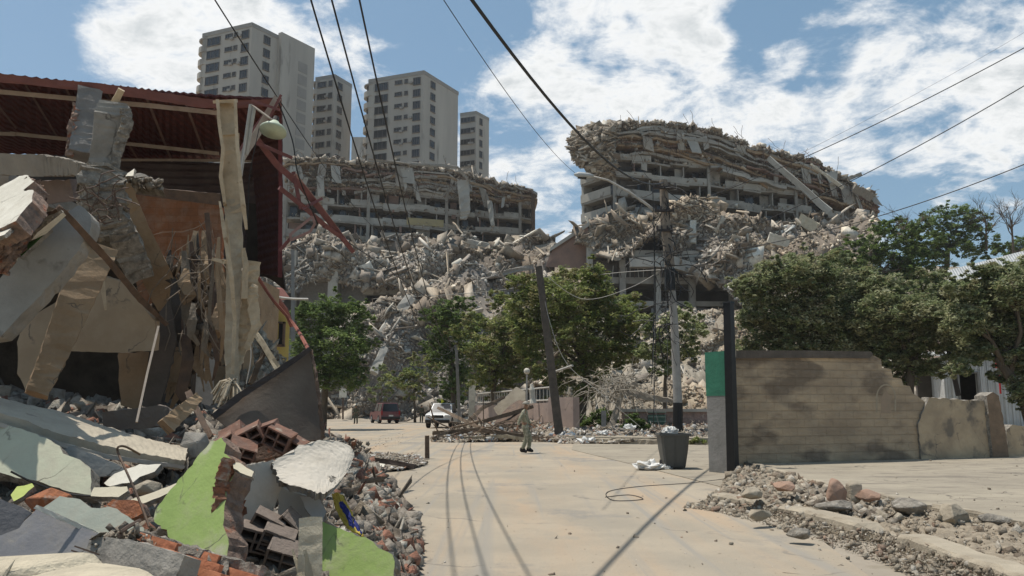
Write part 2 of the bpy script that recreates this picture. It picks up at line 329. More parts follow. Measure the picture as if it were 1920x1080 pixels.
class Patch:
    """smooth surface through a grid of control points (px, py, Y)"""
    def __init__(s, rows, world=False): s.G = np.array([[tuple(c) if world else tuple(at(*c)) for c in r] for r in rows], float)
    def ev(s, u, v):
        G = s.G; R, C = G.shape[:2]; a = np.clip(v * (R - 1), 0, R - 1 - 1e-6); b = np.clip(u * (C - 1), 0, C - 1 - 1e-6)
        i = a.astype(int); j = b.astype(int); ta = (a - i)[:, None]; tb = (b - j)[:, None]
        def row(ii): 
            g = lambda jj: G[np.clip(ii, 0, R - 1), np.clip(jj, 0, C - 1)]
            return cr(g(j - 1), g(j), g(j + 1), g(j + 2), tb)
        return cr(row(i - 1), row(i), row(i + 1), row(i + 2), ta)
    def grid(s, nu, nv, rough=0., colr=(.3, .26, .21)):
        U, W = np.meshgrid(np.linspace(0, 1, nu), np.linspace(0, 1, nv)); P = s.ev(U.ravel(), W.ravel())
        P[:, 2] += RNG.normal(0, 1, len(P)) * rough
        idx = np.arange(nu * nv).reshape(nv, nu)
        Q = np.stack([idx[:-1, :-1], idx[:-1, 1:], idx[1:, 1:], idx[1:, :-1]], -1).reshape(-1, 4)
        return P, Q, np.repeat(np.array([colr]), len(P), 0) * RNG.uniform(.75, 1.15, (len(P), 1))
    def scatter(s, n, lo, hi, pal='far', slab=.35, stick=.1, flat=.3, lift=.25, p=2.2, umin=0, umax=1, vmin=0, vmax=1, big=False):
        n = n if big else int(n * (2.0 if s.G[..., 1].min() > 40 else 1.25)); u = RNG.uniform(umin, umax, n); v = RNG.uniform(vmin, vmax, n); P = s.ev(u, v)
        x = RNG.random(n) ** p; size = (lo + (hi - lo) * x) * P[:, 1] / F
        size *= (1. if big else np.where(P[:, 1] > 40, .5, .72)); P[:, 2] += size * RNG.uniform(-.1, lift, n)
        return pieces(P, size, pal, slab, stick, flat)

def jag(pts, step, amp, seed=0):
    """subdivide a closed 3D outline and roughen it in its own plane"""
    out = []; n = len(pts); c = sum(pts, Vector()) / n
    for i in range(n):
        a, b = pts[i], pts[(i + 1) % n]; d = b - a; k = max(1, int(d.length / step))
        for j in range(k):
            p = a + d * (j / k)
            if j: p = p + (c - p).normalized() * (mnoise.noise(p * (1.2 / max(amp, .001) * .12) + Vector((seed, 0, 0))) * amp * 1.6 + random.uniform(-.5, .5) * amp) + d.normalized() * random.uniform(-.3, .3) * step
            out.append(p)
    return out
def planar(outline, anchor, nrm):
    A = at(*anchor); n = Vector(nrm).normalized(); out = []
    for (px, py) in outline:
        d = rayv(px, py); out.append(CAM + d * ((A - CAM).dot(n) / d.dot(n)))
    return out, n
def slab(name, outline, anchor, nrm, th, front, side, step=.09, amp=.02, parent=None, label=None, cat=None, group=None, back=None):
    P, n = planar(outline, anchor, nrm)
    if n.dot(CAM - P[0]) < 0: n = -n
    if amp: P = jag(P, step, amp, len(name) + outline[0][0])
    mb = MB(); ext = -n * th; N_ = len(P)
    # two rings through the thickness so the broken edge is uneven
    mid = [p + ext * random.uniform(.35, .65) + Vector([random.uniform(-1, 1) for _ in range(3)]) * amp * .9 for p in P]
    bk = [p + ext + Vector([random.uniform(-1, 1) for _ in range(3)]) * amp * .5 for p in P]
    b = 0; mb.v = [tuple(p) for p in P] + [tuple(p) for p in mid] + [tuple(p) for p in bk]
    mb.f.append(tuple(range(N_))); mb.m.append(0); mb.f.append(tuple(range(3 * N_ - 1, 2 * N_ - 1, -1))); mb.m.append(2 if back else 1)
    for r in (0, 1):
        for i in range(N_): mb.f.append((r * N_ + i, (r + 1) * N_ + i, (r + 1) * N_ + (i + 1) % N_, r * N_ + (i + 1) % N_)); mb.m.append(1)
    o = mb.build(name, [front, side] + ([back] if back else []), parent)
    return tag(o, label, cat, group)
def loft_mb(mb, path, ratio=1., rnd=0., sub=6, mi=0, taper=None):
    """rectangular bar through (px, py, Y, width_px) stations, rough by rnd metres"""
    st = [(at(a, b, c), w * c / F) for a, b, c, w in path]
    pts = []; ws = []
    for i in range(len(st) - 1):
        for k in range(sub): t = k / sub; pts.append(st[i][0].lerp(st[i + 1][0], t)); ws.append(st[i][1] * (1 - t) + st[i + 1][1] * t)
    pts.append(st[-1][0]); ws.append(st[-1][1])
    b = len(mb.v); n = 8
    for i, p in enumerate(pts):
        t = (pts[min(i + 1, len(pts) - 1)] - pts[max(i - 1, 0)]).normalized(); vd = (p - CAM).normalized()
        s = t.cross(vd).normalized(); d = t.cross(s).normalized(); w = ws[i] / 2; h = w * ratio
        for (a, c) in ((-1, -1), (0, -1), (1, -1), (1, 0), (1, 1), (0, 1), (-1, 1), (-1, 0)):
            q = p + s * a * w + d * c * h
            if rnd: q = q + mnoise.noise_vector(q * (1.1 / max(w, .04))) * rnd * 1.7 + Vector([random.uniform(-rnd, rnd) for _ in range(3)]) * .22
            mb.v.append(tuple(q))
    for i in range(len(pts) - 1):
        for k in range(n): mb.f.append((b + i * n + k, b + i * n + (k + 1) % n, b + (i + 1) * n + (k + 1) % n, b + (i + 1) * n + k)); mb.m.append(mi)
    mb.f.append(tuple(range(b, b + n))[::-1]); mb.f.append(tuple(b + (len(pts) - 1) * n + k for k in range(n))); mb.m += [mi, mi]
def loft(name, path, mats, ratio=1., rnd=0., sub=6, parent=None, label=None, cat=None, group=None):
    mb = MB(); loft_mb(mb, path, ratio, rnd, sub); return tag(mb.build(name, mats, parent), label, cat, group)
def sheet(name, rows, mats, th=.03, nu=24, nv=14, corr=0., corrn=0, parent=None, label=None, cat=None, group=None, rnd=0., edge=False, ragged=0.):
    """bent sheet through a grid of (px, py, Y) control points, real thickness"""
    P, Q, _ = Patch(rows).grid(nu, nv, 0)
    G = P.reshape(nv, nu, 3); du = np.gradient(G, axis=1); dv = np.gradient(G, axis=0); n = np.cross(du, dv); n /= np.linalg.norm(n, axis=2, keepdims=True) + 1e-9
    if (n[nv // 2, nu // 2] @ (np.array(CAM) - G[nv // 2, nu // 2])) < 0: n = -n
    if corr: G = G + n * (np.sin(np.linspace(0, 2 * pi * corrn, nu))[None, :, None] * corr)
    if rnd: G = G + RNG.normal(0, rnd, G.shape)
    if ragged:      # torn outline
        for sl in ((0, slice(None)), (-1, slice(None)), (slice(None), 0), (slice(None), -1)):
            e = G[sl]; k_ = e.shape[0]; c_ = G.mean((0, 1)); w_ = np.repeat(RNG.uniform(0, 1, k_ // 2 + 1), 2)[:k_] + RNG.uniform(-.3, .3, k_); dd = c_ - e; dd /= np.linalg.norm(dd, axis=1, keepdims=True); G[sl] = e + dd * (w_ * ragged)[:, None]
    B = G - n * th; V = np.concatenate([G.reshape(-1, 3), B.reshape(-1, 3)]); k = nu * nv
    idx = np.arange(k).reshape(nv, nu); f = [tuple(q) for q in Q] + [tuple(q[::-1] + k) for q in Q]
    mi = [0] * len(f); ring = list(idx[0, :]) + list(idx[1:, -1]) + list(idx[-1, :-1][::-1]) + list(idx[1:-1, 0][::-1])
    for i in range(len(ring)): a, b = ring[i], ring[(i + 1) % len(ring)]; f.append((a, b, b + k, a + k)); mi.append(1 if edge else 0)
    mb = MB(); mb.v = [tuple(v) for v in V]; mb.f = [tuple(int(x) for x in q) for q in f]; mb.m = mi
    return tag(mb.build(name, mats, parent), label, cat, group)
def cable(name, pts, r, mats, label, cat='cable', group=None, sub=8, parent=None):
    P = [Vector(p) if len(p) == 3 and isinstance(p, Vector) else at(*p) for p in pts]; out = []
    for i in range(len(P) - 1):
        a, b, c, d = P[max(i - 1, 0)], P[i], P[i + 1], P[min(i + 2, len(P) - 1)]
        for k in range(sub): out.append(cr(a, b, c, d, k / sub))
    out.append(P[-1]); mb = MB(); mb.tube(out, r, 5); return tag(mb.build(name, mats, parent), label, cat, group)
def span(name, A, B, sag, r, mats, label, t0=0., t1=1., cat='cable'):
    """hanging line between two points, sagging by a parabola; t0 < 0 carries it on overhead"""
    A, B = at(*A), at(*B); P = []
    for k in range(49):
        t = t0 + (t1 - t0) * k / 48; p = A.lerp(B, t) if 0 <= t <= 1 else A + (B - A) * t; P.append(p - Vector((0, 0, 4 * sag * t * (1 - t))))
    mb = MB(); mb.tube(P, r, 6); return tag(mb.build(name, mats), label, cat)

# ================================================================== THE SETTING
def smooth(t): t = np.clip(t, 0, 1); return t * t * (3 - 2 * t)
def hill(x, y):
    z = 26 * smooth((y - 92) / 50) + 6 * smooth((y - 150) / 50)
    z = z * (1 - .25 * smooth((-x - 60) / 60))
    return z - 60 * smooth((y - 700) / 1500) * 0
def ground():
    xs = np.concatenate([np.linspace(-1500, -150, 12), np.linspace(-140, 140, 141), np.linspace(150, 1500, 12)])
    ys = np.concatenate([np.linspace(-400, -40, 6), np.linspace(-30, 75, 54), np.linspace(77, 220, 90), np.linspace(240, 2500, 14)])
    X, Y = np.meshgrid(xs, ys); Z = hill(X, Y) - .03
    far = (Y > 84); Z += far * RNG.normal(0, .35, X.shape); Z -= 40 * smooth((Y - 260) / 1500)
    V = np.stack([X, Y, Z], -1).reshape(-1, 3); idx = np.arange(len(V)).reshape(X.shape)
    Q = np.stack([idx[:-1, :-1], idx[:-1, 1:], idx[1:, 1:], idx[1:, :-1]], -1).reshape(-1, 4)
    o = np_mesh('ground', V, Q, np.ones((len(V), 3)), mat('dry earth', (.35, .30, .235), (.25, .21, .16), .35, bump=.8, bscale=2.5, spots=((.22, .185, .13), .8, .58)))
    tag(o, 'dry dusty earth running up the hill', None, None, 'structure')
ground()

def road_mat():
    m = bpy.data.materials.new('dusty road'); m.use_nodes = True; nt = m.node_tree; N = nt.nodes; L = nt.links; b = N['Principled BSDF']
    b.inputs['Roughness'].default_value = .92; b.inputs['Specular IOR Level'].default_value = .2
    tc = N.new('ShaderNodeTexCoord')
    def nz(sc_, det, st=(1, 1, 1), rough=.6):
        mp = N.new('ShaderNodeMapping'); mp.inputs['Scale'].default_value = st; L.new(tc.outputs['Object'], mp.inputs[0])
        n = N.new('ShaderNodeTexNoise'); n.inputs['Scale'].default_value = sc_; n.inputs['Detail'].default_value = det; n.inputs['Roughness'].default_value = rough; L.new(mp.outputs[0], n.inputs['Vector']); return n.outputs['Fac']
    def ramp(f, a, z):
        r = N.new('ShaderNodeMapRange'); r.interpolation_type = 'SMOOTHSTEP'; r.inputs[1].default_value = a; r.inputs[2].default_value = z; L.new(f, r.inputs[0]); return r.outputs[0]
    def mix(f, a, c):
        x = N.new('ShaderNodeMix'); x.data_type = 'RGBA'; L.new(f, x.inputs[0])
        for i, v in ((6, a), (7, c)):
            if isinstance(v, tuple): x.inputs[i].default_value = (*v, 1)
            else: L.new(v, x.inputs[i])
        return x.outputs[2]
    c = mix(ramp(nz(.5, 8), .35, .65), (.385, .325, .245), (.31, .27, .21))
    c = mix(ramp(nz(.5, 7, (1.6, .22, 1)), .42, .80), c, (.42, .30, .195))     # ochre dust streaks along the wheel tracks
    c = mix(ramp(nz(1.1, 8, (1.3, .5, 1)), .56, .68), c, (.33, .285, .22))
    c = mix(ramp(nz(14, 8, rough=.8), .56, .74), c, (.22, .19, .15))             # grit
    c = mix(ramp(nz(2.3, 9, (1, 1, 1), .8), .63, .70), c, (.28, .25, .205))
    c = mix(ramp(nz(1.0, 5, (2.6, .05, 1), .55), .53, .66), c, (.30, .27, .225))   # tyre tracks
    c = mix(ramp(nz(.33, 10, (1, .7, 1), .72), .52, .64), c, (.25, .228, .195))      # worn patches where the asphalt shows
    wn = N.new('ShaderNodeTexNoise'); wn.inputs['Scale'].default_value = .8; wn.inputs['Detail'].default_value = 7; L.new(tc.outputs['Object'], wn.inputs['Vector'])
    wa = N.new('ShaderNodeVectorMath'); wa.operation = 'MULTIPLY_ADD'; L.new(wn.outputs['Color'], wa.inputs[0]); wa.inputs[1].default_value = (2.2, 2.2, 0); L.new(tc.outputs['Object'], wa.inputs[2])
    vo = N.new('ShaderNodeTexVoronoi'); vo.feature = 'DISTANCE_TO_EDGE'; vo.inputs['Scale'].default_value = .30; L.new(wa.outputs[0], vo.inputs['Vector'])
    cr_ = N.new('ShaderNodeMath'); cr_.operation = 'MULTIPLY'; L.new(ramp(vo.outputs['Distance'], .012, .002), cr_.inputs[0]); L.new(ramp(wn.outputs['Fac'], .53, .62), cr_.inputs[1])
    c = mix(cr_.outputs[0], c, (.24, .21, .17))
    L.new(c, b.inputs['Base Color'])
    bp = N.new('ShaderNodeBump'); bp.inputs['Strength'].default_value = .5; bp.inputs['Distance'].default_value = .04; L.new(nz(9, 9, rough=.75), bp.inputs['Height']); L.new(bp.outputs[0], b.inputs['Normal'])
    return m
ROADM = road_mat()
PAVEM = mat('dusty pavement', (.37, .32, .24), (.25, .215, .165), .8, bump=1.0, bscale=6, spots=((.21, .18, .14), 1.6, .56), cracks=.6, dust=.4, stretch=(.5, 1.2, 1))
def strip_sheet(name, outline, z, m, label, kind='structure', ext=None):
    P = [gnd(a, b, z) if not isinstance(a, Vector) else a for a, b in outline]
    mb = MB()
    if ext: mb.prism(P, Vector((0, 0, -ext)))
    else: mb.add(P, [tuple(range(len(P)))])
    o = mb.build(name, m, base=(0, 0, 0)); return tag(o, label, None, None, kind)
mb = MB(); mb.add([(-16, -25, .004), (3.0, -25, .004), (3.0, 2, .004), (3.4, 8, .004), (3.9, 11, .004), (5.6, 14, .004), (9, 18, .004), (9, 33, .004), (2.2, 36, .004), (-4, 52, .004), (-8, 84, .004), (-30, 84, .004), (-24, 50, .004), (-16, 20, .004)], [tuple(range(14))])
tag(mb.build('road', ROADM, base=(0, 0, 0)), 'dusty tan road with ochre streaks and cable shadows', None, None, 'structure')

# ---- right-hand pavement: broken kerb, dug-up verge, footpath edge, apron before the block wall
def edge_bar(name, pts, w, h, m, label, cat='kerb', rough=.025, gap=(), side=1, zb=0.0):
    """kerb following ground points, broken top edges"""
    mb = MB(); P = [Vector(p) for p in pts]; fine = []
    for i in range(len(P) - 1):
        k = max(1, int((P[i + 1] - P[i]).length / .16))
        for j in range(k): fine.append(P[i].lerp(P[i + 1], j / k))
    fine.append(P[-1]); b = 0; rows = []
    for i, p in enumerate(fine):
        t = (fine[min(i + 1, len(fine) - 1)] - fine[max(i - 1, 0)]).normalized(); s = Vector((-t.y, t.x, 0)) * side
        hh = h * (1 - .28 * max(0, mnoise.noise(p * .9))) ; bite = w * .35 * max(0, mnoise.noise(p * 1.7 + Vector((5, 2, 1))))
        if any(a < i / len(fine) < z for a, z in gap): hh *= .45; bite += w * .35
        r = lambda: random.uniform(-rough, rough)
        rows.append([p + s * (bite + r()) + Vector((0, 0, zb - .02)), p + s * (bite + w * .08 + r()) + Vector((0, 0, hh * .8 + zb)), p + s * (bite + w * .2 + r()) + Vector((0, 0, hh + r() * .5 + zb)), p + s * w + Vector((0, 0, hh + r() * .3 + zb)), p + s * (w + .02) + Vector((0, 0, zb - .02))])
    vs = [v for R in rows for v in R]; fs = []
    for i in range(len(rows) - 1):
        for k in range(4): fs.append((i * 5 + k, i * 5 + k + 1, (i + 1) * 5 + k + 1, (i + 1) * 5 + k))
    fs += [(0, 1, 2, 3, 4), tuple((len(rows) - 1) * 5 + k for k in (4, 3, 2, 1, 0))]
    mb.add(vs, fs); o = mb.build(name, m); return tag(o, label, None, None, 'structure')
KA = [gnd(1330, 945), gnd(1400, 955), gnd(1520, 985), gnd(1700, 1035), gnd(1800, 1075), gnd(1990, 1150), gnd(2500, 1400)]
KA = [Vector((p.x, p.y, 0)) for p in KA]
edge_bar('kerb', KA, .34, .17, CONCD, 'chipped concrete kerb crumbling along the road', gap=((.1, .16), (.36, .44)), rough=.02)
KB = [Vector((p.x, p.y, 0)) for p in (gnd(1345, 912), gnd(1390, 880, .0), gnd(1480, 908), gnd(1560, 935), gnd(1640, 950), gnd(1760, 978), gnd(1920, 1010), gnd(2400, 1110))]
mb = MB(); top = .20
poly = [Vector((p.x, p.y, top)) for p in KB[1:]] + [Vector((60, 12, top)), Vector((60, 34, top)), Vector((6.9, 25, top)), Vector((6.0, 24, top))]
mb.prism(poly, Vector((0, 0, -.22))); tag(mb.build('pavement', PAVEM, base=(0, 0, 0)), 'raised dusty footpath in front of the block wall', None, None, 'structure')
edge_bar('footpath_edge', [p + Vector((-.02, -.04, 0)) for p in KB[1:]], .16, .225, CONCD, 'pale concrete edge of the raised footpath', gap=((.0, .08), (.26, .36), (.6, .66)), rough=.012)
# soil of the dug-up verge
VERGE = Patch([[tuple(p + Vector((.05, .3, .03))) for p in (KA[0], KA[1], KA[2], KA[3], KA[4], KA[5])],
               [tuple((KA[i].lerp(KB[min(i + 1, 6)], .5)) + Vector((0, 0, .11))) for i in range(6)],
               [tuple(KB[i + 1] + Vector((0, .05, .14))) for i in range(6)]], world=True)
v, q, t = VERGE.grid(90, 24, .018, (.42, .35, .26))
tag(np_mesh('verge_soil', v, q, t, RUBN, smooth=True), 'dug up earth strip between kerb and footpath', None, None, 'structure')
# apron between the kerbs and the far pavement
mb = MB(); mb.prism([Vector(p) for p in ((5.2, 13.5, .02), (6.2, 17, .02), (8.2, 24, .02), (9.5, 33.4, .02), (2.6, 34.6, .02), (2.2, 30, .02), (3.4, 22, .02), (4.2, 16, .02))], Vector((0, 0, -.03)))
tag(mb.build('forecourt', PAVEM, base=(0, 0, 0)), 'worn dusty concrete apron round the grey bin', None, None, 'structure')
# far pavement behind the second kerb, ground a little higher
FP = [Vector((x, y, 0)) for x, y in ((-7, 84), (-3.5, 60), (-1.2, 46), (.6, 39.5), (2.4, 36.2), (4.4, 34.8), (9.5, 33.5), (14, 33), (60, 33))]
mb = MB(); mb.prism([p + Vector((0, 0, .28)) for p in FP] + [Vector((60, 80, .28)), Vector((-7, 84, .28))], Vector((0, 0, -.3)))
tag(mb.build('far_pavement', PAVEM, base=(0, 0, 0)), 'littered footpath beyond the bin and under the trees', None, None, 'structure')
edge_bar('far_kerb', [p + Vector((0, -.1, 0)) for p in FP[2:8]], .3, .24, CONCD, 'pale broken kerb under the trees', side=1)

# ================================================================== APARTMENT TOWERS
def tower(label, C, Lp, Rp, top, windows_l, windows_r, storey, nfl, group, stain=False, balcony=True, loc_z=30., damaged=()):
    C, Lp, Rp = [Vector((a, b, 0)) for a, b in (C, Lp, Rp)]
    base = Vector((C.x, C.y, loc_z)); t = thing('apartment_tower', label, 'tower block', base, group)
    Bk = Lp + (Rp - C); H = top - loc_z
    mb = MB(); z = lambda p, h: Vector((p.x, p.y, h))
    mb.prism([z(C, loc_z), z(Rp, loc_z), z(Bk, loc_z), z(Lp, loc_z)], Vector((0, 0, H - .9))); mb.build('wall', TOWER, t)
    dd = (C - Lp); ll = dd.length; dd = dd.normalized(); na = Vector((dd.y, -dd.x, 0)); na = na if na.dot(CAM - C) > 0 else -na; ra = random.Random(int(top * 10) + nfl)
    for fl in range(nfl):       # air conditioners under some windows
        for u in (.78, .62):
            if ra.random() < .45: m = MB(); q = Lp + dd * (u * ll) + na * .25; m.box((q.x, q.y, top - 2.6 - fl * storey + ra.uniform(-.2, .2)), (.8, .5, .5), Matrix.Rotation(math.atan2(dd.y, dd.x), 3, 'Z')); m.build('air_conditioner', TOWERB, t)
    cen = (C + Bk) / 2; mb = MB()
    mb.prism([z(cen + (p - cen) * 1.015, top - .9) for p in (C, Rp, Bk, Lp)], Vector((0, 0, .9))); mb.build('parapet', TOWERB, t)
    wcache = {}
    def face(A, B, wins, key):
        d = (B - A); Ld = d.length; d.normalize(); n = Vector((d.y, -d.x, 0))
        if n.dot(CAM - A) < 0: n = -n
        for fl in range(nfl):
            zt = top - 1.6 - fl * storey
            for (u, w, h, kind) in wins:
                if (key, fl, kind) in damaged: continue
                mkey = (round(w * 10), round(h * 10), key)
                p = A + d * (u * Ld) + n * .06; p = Vector((p.x, p.y, zt - h / 2))
                if mkey not in wcache:
                    m = MB(); m.box((0, 0, 0), (w, .10, h), Matrix.Rotation(math.atan2(d.y, d.x), 3, 'Z'))
                    m2 = MB(); R = Matrix.Rotation(math.atan2(d.y, d.x), 3, 'Z')
                    for c_, s_ in (((0, 0, h / 2 + .05), (w + .25, .3, .1)), ((0, 0, -h / 2 - .08), (w + .3, .4, .14)), ((w / 2 + .05, 0, 0), (.1, .26, h)), ((-w / 2 - .05, 0, 0), (.1, .26, h)), ((w * .17, -.0, 0), (.07, .2, h)), ((-w * .2, -.0, 0), (.07, .2, h))):
                        m2.box(R @ Vector(c_), s_, R)
                    me = []
                    for q, mm, nm in ((m, GLASS, 'window'), (m2, TOWERB, 'window_frame')):
                        k = bpy.data.meshes.new(nm); k.from_pydata(q.v, [], q.f); k.materials.append(mm if nm == 'window' else mat('window trim', (.17, .155, .14), (.12, .11, .10), 3, bump=0)); me.append(k)
                    wcache[mkey] = me
                o = link(wcache[mkey][0], 'window', t, p - base); link(wcache[mkey][1], 'window_frame', o, Vector((0, 0, 0)))
    face(Lp, C, windows_l, 'l'); face(C, Rp, windows_r, 'r')
    d = (Rp - C).normalized(); n = Vector((d.y, -d.x, 0)); n = n if n.dot(CAM - C) > 0 else -n
    if stain:   # pilaster step and the filled-in panels of the stair shaft
        mb = MB(); p = C + d * ((Rp - C).length * .42); mb.obox(z(p, loc_z), (Rp - p) * 1.0 + n * .0, n * 1.1, Vector((0, 0, H + .5))); mb.build('stair_shaft', TOWER, t)
        for fl in range(9):
            m = MB(); q = C + d * ((Rp - C).length * .72) + n * 1.1; m.obox(Vector((q.x, q.y, top - 6.5 - fl * storey)), d * 2.6, n * .06, Vector((0, 0, storey * .78))); m.build('panel', TOWERB, t)
    if balcony:
        dl = (Lp - C).normalized(); nl = Vector((-dl.y, dl.x, 0)); nl = nl if nl.dot(CAM - C) > 0 else -nl
        for fl in range(nfl):
            zt = top - 1.0 - fl * storey; m = MB(); m2 = MB(); q = Lp - dl * .3 - nl * 2.2
            ring = [q + dl * (2.6 * cos(a)) + nl * (2.4 * sin(a)) for a in np.linspace(-pi / 2, pi / 2 + .4, 12)]
            ring = ring + [q - dl * .5 + nl * 2.0, q - dl * .5 - nl * 2.4]
            m.prism([z(r_, zt - .28 - storey * .0) for r_ in ring], Vector((0, 0, .28)));
            if fl: m.prism([z(r_, zt) for r_ in ring], Vector((0, 0, 1.05)))
            m.build('balcony', TOWER if fl else TOWERB, t)
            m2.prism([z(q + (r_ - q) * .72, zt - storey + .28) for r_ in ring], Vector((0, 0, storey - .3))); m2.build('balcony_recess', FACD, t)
    return t
def xy(px, Y): return ((px - 960) / F * Y * (1 / 1.0), Y)
def txy(px, py, z):     # plan point of a roof corner seen at (px, py) with height z
    d = rayv(px, py); p = CAM + d * ((z - CAM.z) / d.z); return (p.x, p.y)
wl = ((.24, 3.3, 1.65, 'a'), (.55, 1.7, .8, 'b'), (.69, .7, .8, 'c'), (.88, 1.7, 1.6, 'd'))
WG = 'high apartment towers standing behind the ruins'
tower('tallest beige apartment tower, leftmost, with round corner balconies and a windowless stair shaft', txy(473, 42, 81), txy(381, 63, 81), txy(584, 97, 81), 81, wl, ((.24, 1.5, 1.6, 'e'),), 2.92, 13, WG, stain=True)
tower('narrow lower block joined behind the right side of the leftmost tower', txy(628, 139, 80), txy(592, 145, 80), txy(660, 158, 80), 80, ((.35, 2.2, 1.2, 'a'), (.8, .8, 1.2, 'b')), ((.3, 1.5, 1.5, 'e'),), 3.0, 10, WG, balcony=True)
tower('middle beige apartment tower with cracked lower storeys above the crushed block', txy(795, 132, 79), txy(692, 149, 79), txy(859, 172, 79), 79, wl, ((.25, 1.6, 1.5, 'e'),), 2.9, 11, WG, stain=False)
tower('slim beige block on the right of the middle tower', txy(893, 208, 79), txy(863, 212, 79), txy(917, 221, 79), 79, ((.35, 2.6, 1.2, 'a'), (.8, .9, 1.1, 'b')), ((.35, 1.0, 1.6, 'e'),), 3.0, 10, WG, balcony=False)
mb = MB()
c0 = at(664, 262, 235); mb.box((c0.x + 2, 235, c0.z - 6), (4.4, 5, 12)); o = mb.build('apartment_annex', TOWER)
tag(o, 'small pale roof block peeping between the two big towers', 'building')

# ================================================================== CRUSHED BLOCKS
def ruin(name, label, A, B, back, zs, top, cb, depth=11., bays=14, orange=None, seed=1, base_z=20, colE=5, yellow=None):
    """A,B = front ends (x, y) left/right; zs = floor levels standing; top(u) = height of the crushed pile"""
    random.seed(seed)
    A = Vector((*A, 0)); B = Vector((*B, 0)); d = B - A; Ld = d.length; d.normalize(); n = Vector(back).normalized()
    base = Vector((A.x, A.y, base_z)); t = thing(name, label, 'ruined building', base)
    P = lambda u, v, z: A + d * (u * Ld) + n * v + Vector((0, 0, z))
    bw = 1 / bays; wins = 0
    # carcass behind
    mb = MB()
    for i in range(bays): mb.obox(P(i * bw + .001, 3.2, base_z - 6), d * (Ld * bw * 1.0), n * (depth - 3.2), Vector((0, 0, cb(i * bw + bw / 2) - base_z + 6)))
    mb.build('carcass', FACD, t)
    for k, z in enumerate(zs):
        sl_, pw, bk = MB(), MB(), MB(); wm = []
        for i in range(bays):
            u0 = i * bw; tz = top(u0 + bw / 2)
            if z > cb(u0 + bw / 2) - .8: continue
            sag = mnoise.noise(Vector((u0 * 7, k * 2.7, seed))) * 1.1 - .1 + random.uniform(-.08, .05); w = bw * Ld; slope = Vector((0, 0, random.uniform(-.22, .22)))
            sl_.obox(P(u0, -.15 + random.uniform(0, .1), z - .32 + sag * .5), d * w * 1.01 + slope, n * (3.4), Vector((0, 0, .30)))
            nh = zs[k + 1] - z if k + 1 < len(zs) else 2.9
            r = random.random()
            if r > .16:      # parapet
                hh = random.choice((.95, 1.0, 1.05, 1.05, .6)); tl = random.uniform(-.12, .12)
                pw.obox(P(u0, -.12 + random.uniform(-.03, .03), z + sag * .5), d * w * 1.0 + slope + Vector((0, 0, tl * (r < .4))), n * .14, Vector((0, 0, hh)) + n * (random.uniform(-.4, .0) if r < .24 else 0))
            kk = random.random()
            if kk < .35:      # solid infill set back a little
                a, b_ = sorted((random.uniform(0, .6), random.uniform(.5, 1))); bk.obox(P(u0 + a * bw, random.uniform(.6, 1.6), z + .02), d * w * (b_ - a), n * .15, Vector((0, 0, nh * random.uniform(.75, .98))))
            if kk > .3 and wins < 60:
                m = MB(); a = random.uniform(.08, .4); m.obox(P(u0 + a * bw, 1.7, z + .25), d * w * random.uniform(.3, .5), n * .08, Vector((0, 0, nh - .8))); m.build('window', GLASS, t); wins += 1
            if random.random() < .5:   # cross wall between flats
                bk.obox(P(u0 + random.uniform(.0, .9) * bw, 0.05, z), d * .18, n * 3.2, Vector((0, 0, nh - .3)))
            if random.random() < .3:   # hanging lump under the slab edge
                bk.obox(P(u0 + random.uniform(.0, .6) * bw, -.1, z + nh - .34), d * w * random.uniform(.1, .35) + Vector((0, 0, random.uniform(-.3, .3))), n * .5, Vector((0, 0, -random.uniform(.3, 1.2))))
        if sl_.v: sl_.build('floor_slab', FAC, t)
        for h in range(0, len(pw.v), 8): q_ = MB(); q_.add(pw.v[h:h + 8], [f for f in pw.f[:6]]); q_.build('parapet', FACW if random.random() < .8 else FAC, t)
        for h in range(0, len(bk.v), 8): q_ = MB(); q_.add(bk.v[h:h + 8], [f for f in bk.f[:6]]); q_.build('partition', random.choice((FAC, FACR, FAC, FACW)), t)
    for i in range(0, bays + 1, colE):
        u = min(i * bw, .985); tz = cb(u) + random.uniform(-.3, 1.5); mb = MB(); mb.obox(P(u, -.3, base_z - 6), d * .55, n * .5, Vector((0, 0, tz - base_z + 6))); mb.build('column', FAC, t)
    if orange:
        u0, u1, z = orange; mb = MB(); mb.obox(P(u0, .2, z), d * ((u1 - u0) * Ld), n * .15, Vector((0, 0, 1.3)) + n * 1.0); mb.build('awning', FACO, t)
    if yellow:
        u0, u1, z = yellow; mb = MB(); mb.obox(P(u0, -.28, z), d * ((u1 - u0) * Ld), n * .12, Vector((0, 0, 1.25))); mb.build('parapet', FACY, t)
    # storeys crushed flat onto one another
    layers = []; 
    for u in np.linspace(0, 1, 9): layers.append(top(u))
    nl = 70
    for L_ in range(nl):
        u0 = random.uniform(-.02, .86); ln = random.uniform(.1, .38); u1 = min(1.02, u0 + ln); f = random.random()
        mb = MB(); seg = 9; th = random.uniform(.22, .5); v0 = random.uniform(-1.3, .9); dep = random.uniform(4, 9); rows = []
        drop = random.uniform(-1.1, 1.1)
        for i in range(seg + 1):
            u = u0 + (u1 - u0) * i / seg; tz = top(min(max(u, 0), 1)); zb = min(cb(min(max(u, 0), 1)) - .4, tz - .5)
            z = zb + (tz - zb) * f * .97 + mnoise.noise(Vector((u * 9, L_ * 3.1, seed))) * .35 + drop * (i / seg - .5)
            if i in (0, seg): z -= .3
            vv = v0 + mnoise.noise(Vector((u * 14, L_, 9))) * .7
            rows.append([P(u, vv, z + random.uniform(-.08, .08)), P(u, vv + dep, z + random.uniform(-.5, .6)), P(u, vv + dep, z - th - .2), P(u, vv + random.uniform(-.05, .05), z - th)])
        vs = [q for R in rows for q in R]; fs = []
